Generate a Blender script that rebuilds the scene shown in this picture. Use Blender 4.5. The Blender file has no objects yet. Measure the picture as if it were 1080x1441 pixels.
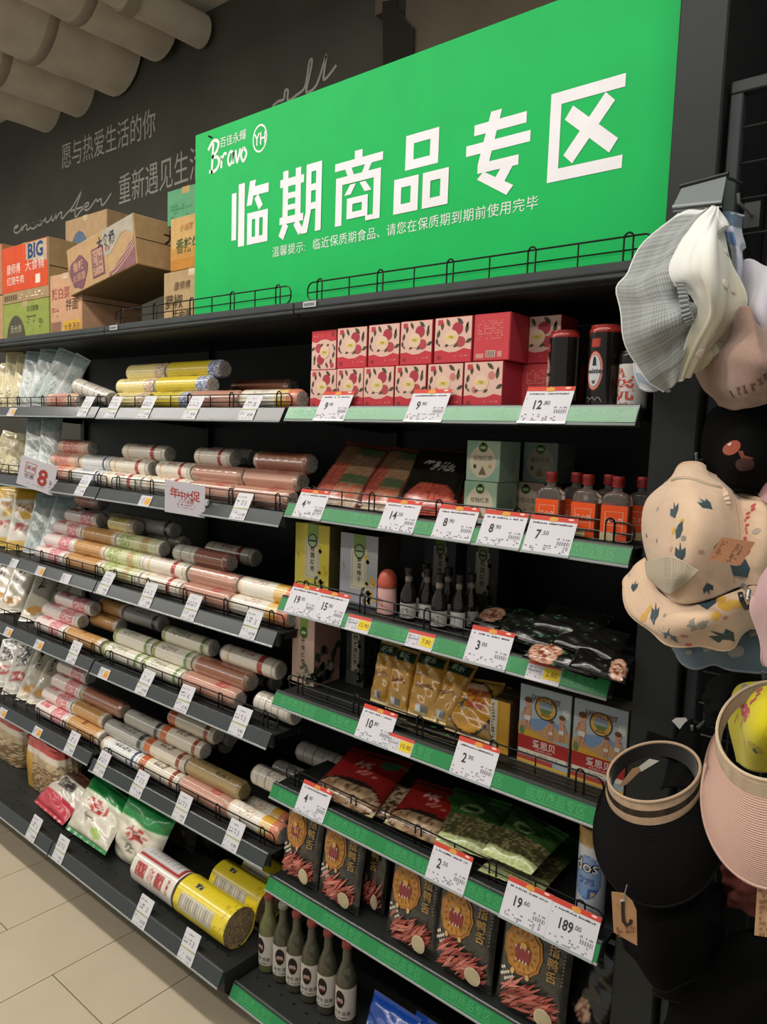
import bpy, math, random
import numpy as np
from mathutils import Vector, Matrix
from math import sin, cos, pi, radians

SC = bpy.context.scene
COL = SC.collection
# ------------------------------------------------------------------ camera
YAW, PITCH, ROLL, FPX = 0.6920649, 0.1031784, 0.03357626, 1054.498
CX, CY, CZ = 1.406658, -1.308687, 1.567988
_f = Vector((-sin(YAW)*cos(PITCH), cos(YAW)*cos(PITCH), -sin(PITCH)))
_r0 = Vector((cos(YAW), sin(YAW), 0)); _u0 = _r0.cross(_f)
CR = _r0*cos(ROLL)+_u0*sin(ROLL); CU = -_r0*sin(ROLL)+_u0*cos(ROLL); CF = _f
CP = Vector((CX, CY, CZ))
cam = bpy.data.cameras.new('camera'); camo = bpy.data.objects.new('camera', cam); COL.objects.link(camo)
cam.sensor_fit = 'VERTICAL'; cam.sensor_height = 36.0; cam.lens = FPX*36.0/1441.0
cam.clip_start = 0.02; cam.clip_end = 60
camo.matrix_world = Matrix(((CR.x, CU.x, -CF.x, CX), (CR.y, CU.y, -CF.y, CY), (CR.z, CU.z, -CF.z, CZ), (0, 0, 0, 1)))
SC.camera = camo
# ------------------------------------------------------------------ view, world, lights
SC.view_settings.view_transform = 'Standard'
SC.view_settings.look = 'None'
SC.view_settings.gamma = 1.0
SC.view_settings.use_curve_mapping = False
SC.view_settings.exposure = 0.36
wd = bpy.data.worlds.new('store_ambience'); SC.world = wd; wd.use_nodes = True
bg = wd.node_tree.nodes['Background']; bg.inputs[0].default_value = (0.96, 0.96, 0.90, 1); bg.inputs[1].default_value = 0.33
def area(name, loc, rot, sx, sy, power, col=(1, .95, .88), spread=None):
    l = bpy.data.lights.new(name, 'AREA'); l.shape = 'RECTANGLE'; l.size = sx; l.size_y = sy; l.energy = power; l.color = col
    if spread: l.spread = spread
    o = bpy.data.objects.new(name, l); COL.objects.link(o); o.location = loc; o.rotation_euler = rot
    return o
area('aisle_lamp', (-2.0, -1.07, 3.30), (0, 0, 0), 5.6, 0.16, 68)
area('aisle_lamp_second', (-0.5, -2.35, 3.30), (0, 0, 0), 5.0, 0.16, 46)
area('aisle_lamp_far', (-6.2, -3.45, 3.30), (0, 0, 0), 5.0, 0.22, 46)
area('aisle_lamp_near', (1.55, -0.95, 3.30), (0, 0, 0), 1.2, 0.15, 12)

def ray(px, py): return CF + CR*((px-540.0)/FPX) - CU*((py-720.5)/FPX)
def onY(px, py, Y):
    d = ray(px, py); return CP + d*((Y-CP.y)/d.y)
def onX(px, py, X):
    d = ray(px, py); return CP + d*((X-CP.x)/d.x)
def onZ(px, py, Z):
    d = ray(px, py); return CP + d*((Z-CP.z)/d.z)
def xat(px, Y, Z):
    """X of the point on the line (.,Y,Z) that is seen in pixel column px"""
    k = (px-540.0)/FPX; n = CR - CF*k
    return CP.x - (n.y*(Y-CP.y)+n.z*(Z-CP.z))/n.x

# ------------------------------------------------------------------ colour and materials
def C(h):
    if not isinstance(h, str): return tuple(h)
    h = h.lstrip('#'); o = []
    for i in (0, 2, 4):
        c = int(h[i:i+2], 16)/255.0
        o.append(c/12.92 if c <= .04045 else ((c+.055)/1.055)**2.4)
    return tuple(o)
def mix(a, b, t):
    t = max(0., min(1., t)); a = C(a); b = C(b)
    return tuple(a[i]*(1-t)+b[i]*t for i in range(3))
_M = {}
def finish(name):
    if name in _M: return _M[name]
    m = bpy.data.materials.new(name); m.use_nodes = True; nt = m.node_tree; N = nt.nodes; L = nt.links
    b = N['Principled BSDF']
    at = N.new('ShaderNodeAttribute'); at.attribute_name = 'Col'
    tc = N.new('ShaderNodeTexCoord')
    def noise(scale, detail=3, rough=.5):
        n = N.new('ShaderNodeTexNoise'); n.inputs['Scale'].default_value = scale; n.inputs['Detail'].default_value = detail
        n.inputs['Roughness'].default_value = rough
        L.new(tc.outputs['Object'], n.inputs['Vector']); return n
    def bump(sock, strength, dist=.001):
        bp = N.new('ShaderNodeBump'); bp.inputs['Strength'].default_value = strength; bp.inputs['Distance'].default_value = dist
        L.new(sock, bp.inputs['Height']); L.new(bp.outputs[0], b.inputs['Normal']); return bp
    def modul(sock, lo, hi):
        mr = N.new('ShaderNodeMapRange'); mr.inputs[1].default_value = .3; mr.inputs[2].default_value = .7
        mr.inputs[3].default_value = lo; mr.inputs[4].default_value = hi; L.new(sock, mr.inputs[0])
        mx = N.new('ShaderNodeVectorMath'); mx.operation = 'MULTIPLY'
        L.new(at.outputs['Color'], mx.inputs[0]); L.new(mr.outputs[0], mx.inputs[1]); L.new(mx.outputs[0], b.inputs['Base Color'])
    L.new(at.outputs['Color'], b.inputs['Base Color'])
    R = b.inputs['Roughness']; S = b.inputs['Specular IOR Level']
    if name == 'paper': R.default_value = .6; S.default_value = .3
    elif name == 'board': R.default_value = .55; S.default_value = .2; modul(noise(9).outputs[0], .95, 1.04)
    elif name == 'carton':
        R.default_value = .8; S.default_value = .2; n = noise(30, 5); modul(n.outputs[0], .9, 1.08); bump(n.outputs[0], .15)
    elif name == 'film':
        R.default_value = .24; S.default_value = .6; n = noise(42, 3, .6); bump(n.outputs[0], .45, .003)
        b.inputs['Coat Weight'].default_value = .35; b.inputs['Coat Roughness'].default_value = .12
    elif name == 'rollfilm':
        R.default_value = .30; S.default_value = .5; n = noise(60, 2, .5); bump(n.outputs[0], .3, .002)
        b.inputs['Coat Weight'].default_value = .7; b.inputs['Coat Roughness'].default_value = .09
    elif name == 'gloss': R.default_value = .12; S.default_value = .5
    elif name == 'plastic': R.default_value = .38; S.default_value = .45
    elif name == 'channel':
        R.default_value = .34; S.default_value = .45; b.inputs['Coat Weight'].default_value = .22; b.inputs['Coat Roughness'].default_value = .16
        n = noise(18, 3); bump(n.outputs[0], .30, .003)
    elif name == 'metal':
        R.default_value = .5; S.default_value = .3; n = noise(14, 5); modul(n.outputs[0], .85, 1.12)
        n2 = noise(300, 2); bump(n2.outputs[0], .08, .0006)
    elif name == 'wire': R.default_value = .33; b.inputs['Metallic'].default_value = .35
    elif name == 'cloth':
        R.default_value = .92; S.default_value = .15; n = noise(420, 2); bump(n.outputs[0], .35, .0008)
        b.inputs['Sheen Weight'].default_value = .25
    elif name == 'blackcloth':
        R.default_value = .95; S.default_value = .08; n = noise(300, 2); bump(n.outputs[0], .3, .0008)
    elif name == 'straw':
        R.default_value = .85; S.default_value = .12
        n = noise(230, 2); bump(n.outputs[0], .5, .0015)
    elif name == 'tile':
        R.default_value = .36; S.default_value = .4; n = noise(5, 6, .6); modul(n.outputs[0], .95, 1.04)
    elif name == 'wall':
        R.default_value = .85; S.default_value = .2; n = noise(3, 5); modul(n.outputs[0], .88, 1.1)
    elif name == 'duct':
        R.default_value = .7; n = noise(5, 5); modul(n.outputs[0], .82, 1.1); bump(n.outputs[0], .4, .02)
    elif name == 'clear':
        R.default_value = .06; b.inputs['Transmission Weight'].default_value = .9; b.inputs['IOR'].default_value = 1.35
    elif name == 'darkglass':
        R.default_value = .08; S.default_value = .6
    _M[name] = m
    return m

# ------------------------------------------------------------------ mesh builder
class MB:
    def __init__(s): s.v = []; s.c = []; s.f = []; s.m = []; s.mats = []
    def mi(s, mat):
        if mat not in s.mats: s.mats.append(mat)
        return s.mats.index(mat)
    def add(s, vs, fs, col, mat):
        o = len(s.v); k = s.mi(mat); s.v += [tuple(p) for p in vs]
        if isinstance(col, list): s.c += [C(c) for c in col]
        else: s.c += [C(col)]*len(vs)
        for f in fs: s.f.append(tuple(i+o for i in f)); s.m.append(k)
    def poly(s, pts, col, mat='paper'): s.add(pts, [tuple(range(len(pts)))], col, mat)
    def box(s, x0, x1, y0, y1, z0, z1, col, mat='board', M=None, bev=0.0):
        if bev <= 0:
            vs = [Vector((x, y, z)) for x in (x0, x1) for y in (y0, y1) for z in (z0, z1)]
            fs = [(0, 1, 3, 2), (4, 6, 7, 5), (0, 4, 5, 1), (2, 3, 7, 6), (0, 2, 6, 4), (1, 5, 7, 3)]
        else:
            vs = []; ix = {}
            c = ((x0, x1), (y0, y1), (z0, z1))
            for i in (0, 1):
                for j in (0, 1):
                    for k in (0, 1):
                        for ax in range(3):
                            p = [c[0][i], c[1][j], c[2][k]]; sg = (i, j, k)
                            for a in range(3):
                                if a != ax: p[a] += bev*(1-2*sg[a])
                            ix[(i, j, k, ax)] = len(vs); vs.append(Vector(p))
            fs = []
            for ax in range(3):
                a, b = [q for q in range(3) if q != ax]
                for sd in (0, 1):
                    q = []
                    for (u, w) in ((0, 0), (1, 0), (1, 1), (0, 1)):
                        k = [0, 0, 0]; k[ax] = sd; k[a] = u; k[b] = w; q.append(ix[(k[0], k[1], k[2], ax)])
                    flip = (sd == 1) == (ax == 1)
                    fs.append(tuple(reversed(q)) if flip else tuple(q))
                for u in (0, 1):
                    for w in (0, 1):
                        k0 = [0, 0, 0]; k0[a] = u; k0[b] = w; k1 = list(k0); k1[ax] = 1
                        fs.append((ix[(*k0, a)], ix[(*k0, b)], ix[(*k1, b)], ix[(*k1, a)]))
            for i in (0, 1):
                for j in (0, 1):
                    for k in (0, 1): fs.append((ix[(i, j, k, 0)], ix[(i, j, k, 1)], ix[(i, j, k, 2)]))
        if M is not None: vs = [M @ p for p in vs]
        s.add(vs, fs, col, mat)
    def grid(s, nu, nv, fp, fc, mat, cu=False, cv=False, flip=False):
        vs = []; cs = []
        for j in range(nv+(0 if cv else 1)):
            for i in range(nu+(0 if cu else 1)):
                u, v = i/nu, j/nv
                vs.append(fp(u, v)); cs.append(fc(u, v) if callable(fc) else fc)
        W = nu if cu else nu+1; H = nv if cv else nv+1; fs = []
        for j in range(nv):
            for i in range(nu):
                a = j*W+i; b = j*W+(i+1) % W; c2 = ((j+1) % H)*W+(i+1) % W; d = ((j+1) % H)*W+i
                fs.append((d, c2, b, a) if flip else (a, b, c2, d))
        s.add(vs, fs, cs, mat)
    def lathe(s, prof, n, col, mat, M=None, caps=True, cols=None):
        """prof [(r,z)] about Z; cols one colour per ring (optional)"""
        vs = []; cs = []
        for k, (r, z) in enumerate(prof):
            for i in range(n):
                a = 2*pi*i/n; p = Vector((r*cos(a), r*sin(a), z)); vs.append(M @ p if M is not None else p)
                cs.append(cols[k] if cols else col)
        fs = []
        for k in range(len(prof)-1):
            for i in range(n): fs.append((k*n+i, k*n+(i+1) % n, (k+1)*n+(i+1) % n, (k+1)*n+i))
        if caps:
            fs.append(tuple(reversed(range(n)))); fs.append(tuple((len(prof)-1)*n+i for i in range(n)))
        s.add(vs, fs, cs, mat)
    def tube(s, path, r, col, mat='wire', n=6, closed=False):
        P = [Vector(p) for p in path]; m = len(P); vs = []; prev = None
        for i in range(m):
            if closed: t = P[(i+1) % m]-P[i-1]
            else: t = P[min(i+1, m-1)]-P[max(i-1, 0)]
            t.normalize()
            if prev is None:
                a = Vector((0, 0, 1)) if abs(t.z) < .9 else Vector((0, 1, 0)); x = t.cross(a).normalized()
            else: x = (prev - t*prev.dot(t)).normalized()
            prev = x; y = t.cross(x)
            for k in range(n):
                an = 2*pi*k/n; vs.append(P[i]+(x*cos(an)+y*sin(an))*r)
        fs = []
        for i in range(m if closed else m-1):
            for k in range(n):
                j = (i+1) % m; fs.append((i*n+k, i*n+(k+1) % n, j*n+(k+1) % n, j*n+k))
        if not closed: fs.append(tuple(reversed(range(n)))); fs.append(tuple((m-1)*n+k for k in range(n)))
        s.add(vs, fs, col, mat)
    def text(s, t, size, fr, col, mat='paper', align='c', bold=0, sx=1.0, res=2, shear=0):
        vs, fs, w = glyphs(t, bold, res); k = size
        ox = {'c': -w/2, 'l': 0, 'r': -w}[align]
        s.add([fr((x+ox+shear*y)*k*sx, y*k) for x, y in vs], fs, col, mat)
        return w*k*sx
    def shape(s, pts, fr, col, mat='paper'): s.add([fr(x, y) for x, y in pts], [tuple(range(len(pts)))], col, mat)
    def disc(s, cx, cy, rx, ry, fr, col, mat='paper', n=20, hole=0):
        o = [(cx+rx*cos(2*pi*i/n), cy+ry*sin(2*pi*i/n)) for i in range(n)]
        if not hole: s.shape(o, fr, col, mat); return
        q = [(cx+hole*rx*cos(2*pi*i/n), cy+hole*ry*sin(2*pi*i/n)) for i in range(n)]
        s.add([fr(x, y) for x, y in o+q], [(i, (i+1) % n, n+(i+1) % n, n+i) for i in range(n)], col, mat)
    def rect(s, x0, y0, x1, y1, fr, col, mat='paper'): s.shape([(x0, y0), (x1, y0), (x1, y1), (x0, y1)], fr, col, mat)
    def stroke(s, pts, w, fr, col, mat='paper'):
        """flat ribbon along 2-D points"""
        P = [Vector((a, b)) for a, b in pts]; m = len(P); vs = []
        for i in range(m):
            t = P[min(i+1, m-1)]-P[max(i-1, 0)]
            t = t.normalized() if t.length > 1e-9 else Vector((1, 0)); q = Vector((-t.y, t.x))*w/2
            vs += [fr(*(P[i]+q)), fr(*(P[i]-q))]
        s.add(vs, [(2*i, 2*i+1, 2*i+3, 2*i+2) for i in range(m-1)], col, mat)
    def mesh(s, name, smooth=True, org=None):
        me = bpy.data.meshes.new(name)
        V = np.array(s.v, dtype=np.float32).reshape(-1, 3)
        if org is not None: V = V-np.array(org, dtype=np.float32)
        me.from_pydata(V.tolist(), [], s.f)
        for k in s.mats: me.materials.append(finish(k))
        me.polygons.foreach_set('material_index', s.m)
        me.polygons.foreach_set('use_smooth', [bool(smooth)]*len(s.f))
        at = me.color_attributes.new('Col', 'FLOAT_COLOR', 'POINT')
        A = np.ones((len(s.v), 4), dtype=np.float32); A[:, :3] = np.array(s.c, dtype=np.float32).reshape(-1, 3)
        at.data.foreach_set('color', A.ravel())
        if smooth and smooth != 'all':
            try: me.set_sharp_from_angle(angle=radians(38))
            except Exception: pass
        return me

_G = {}
def glyphs(t, bold=0, res=2):
    k = (t, bold, res)
    if k in _G: return _G[k]
    cu = bpy.data.curves.new('txt', 'FONT'); cu.body = t; cu.size = 1.0; cu.resolution_u = res; cu.offset = bold; cu.fill_mode = 'FRONT'
    o = bpy.data.objects.new('txt', cu); me = bpy.data.meshes.new_from_object(o)
    vs = [(v.co.x, v.co.y) for v in me.vertices]; fs = [tuple(p.vertices) for p in me.polygons]
    w = max([x for x, y in vs], default=0)
    bpy.data.objects.remove(o); bpy.data.curves.remove(cu); bpy.data.meshes.remove(me)
    _G[k] = (vs, fs, w); return _G[k]

def FR(o, R, U, off=0.0004):
    """flat frame: (x,y) -> world, lifted off the surface a little"""
    R = Vector(R).normalized(); U = Vector(U).normalized(); n = R.cross(U); o = Vector(o)+n*off
    return lambda x, y: o+R*x+U*y

# ------------------------------------------------------------------ objects
def tag(o, label=None, cat=None, group=None, kind=None):
    if label: o['label'] = label
    if cat: o['category'] = cat
    if group: o['group'] = group
    if kind: o['kind'] = kind
    return o
def thing(name, label, cat, loc=(0, 0, 0), rot=None, group=None):
    o = bpy.data.objects.new(name, None); COL.objects.link(o); o.location = loc; o.empty_display_size = .03
    if rot is not None:
        if isinstance(rot, Matrix): o.rotation_euler = rot.to_euler()
        else: o.rotation_euler = rot
    return tag(o, label, cat, group)
def part(name, mb, parent=None, smooth=True, world=False, label=None, solid=0, kind=None):
    """mb: MB or mesh. world=True: geometry given in world coordinates, parent unrotated"""
    if isinstance(mb, MB):
        org = None
        if world and parent is not None:
            p = parent; org = Vector((0, 0, 0))
            while p is not None: org = org+p.location; p = p.parent
        me = mb.mesh(name, smooth, org)
    else: me = mb
    o = bpy.data.objects.new(name, me); COL.objects.link(o)
    if parent is not None: o.parent = parent
    if label: o['label'] = label
    if kind: o['kind'] = kind
    if solid:
        md = o.modifiers.new('thickness', 'SOLIDIFY'); md.thickness = solid; md.offset = 0
    return o
def copy_tree(o, parent=None):
    c = o.copy(); COL.objects.link(c); c.parent = parent
    for ch in list(o.children): copy_tree(ch, c)
    return c
ORD = ['first', 'second', 'third', 'fourth', 'fifth', 'sixth', 'seventh', 'eighth', 'ninth', 'tenth', 'eleventh', 'twelfth']
rnd = random.Random(7)
def hsh(*a):
    x = sin(sum(v*k for v, k in zip(a, (12.9898, 78.233, 37.719, 4.581))))*43758.5453
    return x-math.floor(x)
# ------------------------------------------------------------------ the room
WY = 1.0      # black wall behind the shelving
CEIL = 3.52
def struct(name, mb, **k):
    o = part(name, mb, smooth=False); o['kind'] = 'structure'; o['label'] = k.get('label', name.replace('_', ' ')); return o
m = MB(); m.box(-7, 3.2, -4.5, WY+.1, -.06, -.004, '#3b352c', 'wall')
floor = struct('floor', m, label='beige ceramic tile floor with thin dark joints')
TX, TY = .2875, .575
tl = MB(); tl.box(-TX/2+.0013, TX/2-.0013, -TY/2+.0013, TY/2-.0013, -.004, 0, '#c3b59c', 'tile', bev=.0008); tlm = tl.mesh('tile', False)
for i in range(-9, 7):
    xc = -.56-TX/2+TX*i
    for j in range(-3, 2):
        yc = (-.35 if i % 2 else -.35-TY/2)-TY/2+TY*j
        if yc > .9: continue
        t = part('tile', tlm, floor); t.location = (xc, yc, 0)
m = MB(); m.box(-7, 3.2, WY, WY+.1, 0, CEIL+.3, '#55544c', 'wall')
wb = struct('wall_back', m, label='black painted wall with white lettering')
m = MB(); m.box(-7, 3.2, -4.5, WY+.1, CEIL, CEIL+.08, '#d8d0c0', 'wall'); struct('ceiling', m, label='pale grey ceiling')
# lettering painted on the wall
fw = FR((0, WY, 0), (1, 0, 0), (0, 0, 1), .002)
m = MB()
def wline(txt, a, b, h, bold=0, sq=1.0):
    A = onY(a[0], a[1], WY); B = onY(b[0], b[1], WY); L = (B-A).length
    vs, fs, w = glyphs(txt, bold); d = (B-A).normalized()
    fr = FR(A+Vector((0, -.002, 0)), d, Vector((0, 0, 1)), 0)
    m.text(txt, h, fr, '#b9b6ae', 'wall', 'l', bold, sx=L/(w*h))
wline('愿与热爱生活的你', (87, 236), (219, 188), .155)
wline('重新遇见生活', (167, 286), (288, 244), .17)
part('painted_slogan', m, wb, smooth=False, label='two lines of white characters painted on black wall')
m = MB()
def wstroke(pts, w=.012):
    q = []
    P = [onY(x, y, WY) for x, y in pts]
    for i in range(len(P)-1):
        p0, p1, p2, p3 = P[max(i-1, 0)], P[i], P[i+1], P[min(i+2, len(P)-1)]
        for k in range(5):
            t = k/5; q.append(.5*((2*p1)+(p2-p0)*t+(2*p0-5*p1+4*p2-p3)*t*t+(3*p1-p0-3*p2+p3)*t**3))
    q.append(P[-1]); m.stroke([(p.x, p.z) for p in q], w, fw, '#b9b6ae', 'wall')
Z_ = lambda L: [(x/3.857, 270+y/3.857) for x, y in L]
wstroke(Z_([(80, 200), (95, 192), (100, 184), (88, 186), (78, 200), (80, 218), (92, 224), (108, 214), (118, 198), (122, 186), (122, 210), (130, 190), (142, 178), (148, 184), (146, 204), (156, 204), (168, 190), (182, 172), (190, 172), (180, 176), (170, 190), (174, 200), (190, 196), (206, 178), (214, 162), (226, 158), (230, 166), (222, 180), (210, 180), (214, 164), (236, 160), (250, 142), (250, 162), (262, 164), (276, 146), (284, 132), (282, 152), (290, 156), (300, 138), (306, 122), (306, 146), (318, 126), (330, 112), (338, 116), (334, 140), (344, 142), (362, 120), (390, 90), (420, 40), (440, 4), (446, -6), (430, 40), (412, 90), (410, 130), (416, 136), (440, 104), (456, 90), (478, 76), (484, 62), (470, 62), (458, 84), (464, 98), (484, 94), (510, 60), (524, 40), (530, 52), (550, 38), (552, 60), (556, 74), (576, 56), (596, 24), (606, 8)]), .011)
wstroke(Z_([(384, 106), (420, 92), (452, 82)]), .011)
wstroke([(384, 150), (392, 143), (400, 140), (402, 128), (406, 128), (406, 142), (418, 134), (430, 122), (436, 88), (440, 86), (436, 108), (432, 130), (446, 120), (458, 84), (460, 80), (456, 110), (462, 108), (474, 92)], .012)
wstroke([(548, 60), (541, 52), (545, 76), (548, 92)], .01)
part('painted_script', m, wb, smooth=False, label='white handwritten script painted on black wall')
# beige wall panel beyond the sign
m = MB()
p0 = onY(583, 92, WY); p1 = onY(770, 30, WY)
m.box(p0.x+.0, 1.6, WY-.06, WY-.001, 2.6, CEIL, '#6f6556', 'wall')
q0 = onY(545, 40, WY)
m.box(q0.x-.02, p0.x-.09, WY-.05, WY-.001, onY(540, 30, WY).z, CEIL, '#6f6556', 'wall')
b = part('trim_1', m, smooth=False); b['kind'] = 'structure'; b['label'] = 'beige wall panels above the green sign'
m = MB()
pts = [onY(x, y, WY-.07) for x, y in ((539, 2), (556, 1), (562, 18), (583, 40), (581, 95), (540, 110))]
m.poly([tuple(p) for p in reversed(pts)], '#26251f', 'cloth')
t = tag(part('hanging_cloth', m, smooth=False, solid=.004), 'dark pointed cloth hanging on beige wall above the green sign', 'cloth')
# round ducts under the ceiling
for k, (X, r, z, yend) in enumerate(((-3.24, .18, CEIL-.02, WY-.001), (-2.86, .17, CEIL-.03, WY-.001), (-2.42, .22, CEIL+.02, WY-.02), (-2.00, .16, CEIL+.01, WY-.05), (-1.69, .075, CEIL-.10, WY-.03))):
    m = MB(); Ld = 4.5
    M = Matrix.Translation((X, yend-Ld, z)) @ Matrix.Rotation(-pi/2, 4, 'X')
    pr = []
    n = 30
    for i in range(n+1):
        pr.append((r*(1+.02*sin(i*2.1)), Ld*i/n))
    m.lathe(pr, 24, '#e2d9c6', 'duct', M)
    t = thing('round_duct', ['dusty beige round duct nearest the far left corner of the ceiling', 'dusty beige round duct, second from the far left', 'widest dusty beige round duct, in the middle of the row', 'dusty beige round duct beside the thin end pipe', 'thin beige pipe at the sign end of the duct row'][k], 'duct' if k < 4 else 'pipe', (X, yend-Ld/2, z), group='ducts under the ceiling')
    part('duct_shell', m, t, world=True)
    m = MB()
    if k < 4:
        for yy in (WY-.5, WY-1.4, WY-2.3):
            m = MB(); m.lathe([(r*1.02, 0), (r*1.05, .01), (r*1.05, .04), (r*1.02, .05)], 24, '#ada392', 'duct', Matrix.Translation((X, yy, z)) @ Matrix.Rotation(-pi/2, 4, 'X')); part('joint_band', m, t, world=True)
    else:
        m.lathe([(r*1.0, 0), (r*1.18, .0), (r*1.18, .06), (r*1.0, .06)], 20, '#ada392', 'duct', Matrix.Translation((X, WY-.45, z)) @ Matrix.Rotation(-pi/2, 4, 'X')); part('joint_band', m, t, world=True)

# ------------------------------------------------------------------ gondola shelving
# row: strip top z at X=0, strip y, tilt over a bay
RZ = {2: (1.627, 0.0, .005), 3: (1.386, .007, -.006), 4: (1.146, -.014, -.009), 5: (.900, -.028, -.001), 6: (.648, -.024, -.010), 7: (.398, -.036, -.005), 8: (.160, -.150, 0)}
LZ = {2: (1.624, -.002, .003), 3: (1.358, -.002, .001), 4: (1.046, -.014, .0), 5: (.776, -.029, .003), 6: (.450, -.036, .015), 8: (.192, -.178, 0)}
RX = {2: (.001, .901), 3: (0, .903), 4: (.004, .888), 5: (.005, .891), 6: (-.003, .907), 7: (.001, .900), 8: (0, .9)}
RX = {k: (a+.004, b) for k, (a, b) in RX.items()}
DZ, DY = .0335, .0175
BACK = .42
TOPZ = 1.882
def zs(side, row, x):
    z, y, t = (RZ if side == 'R' else LZ)[row]
    if side == 'R': return z-.003+t*x/.9
    return z-.003+t*(x if x > -.9 else x+.9)/.9
def ys(side, row): return (RZ if side == 'R' else LZ)[row][1]
BLK = '#1d1f1f'
rowname = {'R': {2: 'top green strip shelf', 3: 'second green strip shelf', 4: 'third green strip shelf', 5: 'fourth green strip shelf', 6: 'fifth green strip shelf', 7: 'sixth green strip shelf', 8: 'bottom green strip deck'}}
def guard(side, row, x0, x1, y, zf, h=.043, first=.035):
    """welded wire guard"""
    m = MB(); r = .0019; c = '#17140f'
    def P(x, h_): return (x, y, zf(x)+h_)
    R = h*.38; loop = []
    for (cx_, a0) in ((x1-R, 0),):
        pass
    n = 5
    for i in range(n+1):
        a = -pi/2+pi/2*i/n; loop.append(P(x1-R+R*cos(a), .006+R+R*sin(a)))
    for i in range(n+1):
        a = pi/2*i/n; loop.append(P(x1-R+R*cos(a), h-R+R*sin(a)))
    for i in range(n+1):
        a = pi/2+pi/2*i/n; loop.append(P(x0+R+R*cos(a), h-R+R*sin(a)))
    for i in range(n+1):
        a = pi+pi/2*i/n; loop.append(P(x0+R+R*cos(a), .006+R+R*sin(a)))
    m.tube(loop, r, c, 'wire', 6, True)
    m.tube([P(x0, h*.52), P(x1, h*.52)], r*.85, c, 'wire', 5)
    x = x0+first; k = 0; step = (x1-x0-2*first-.02)/8
    while x < x1-.02 and k < 9:
        if k % 2 == 0:
            w = .017; pts = [P(x, .0)]
            for i in range(7):
                a = pi-pi*i/6; pts.append(P(x+w/2+w/2*cos(a), h-.003+.009*sin(a)))
            pts.append(P(x+w, .0)); m.tube([(p[0], p[1]-.002, p[2]) for p in pts], r, c, 'wire', 5)
        else: m.tube([P(x+.008, 0.004), P(x+.008, h)], r*.9, c, 'wire', 5)
        x += step; k += 1
    return m
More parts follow.
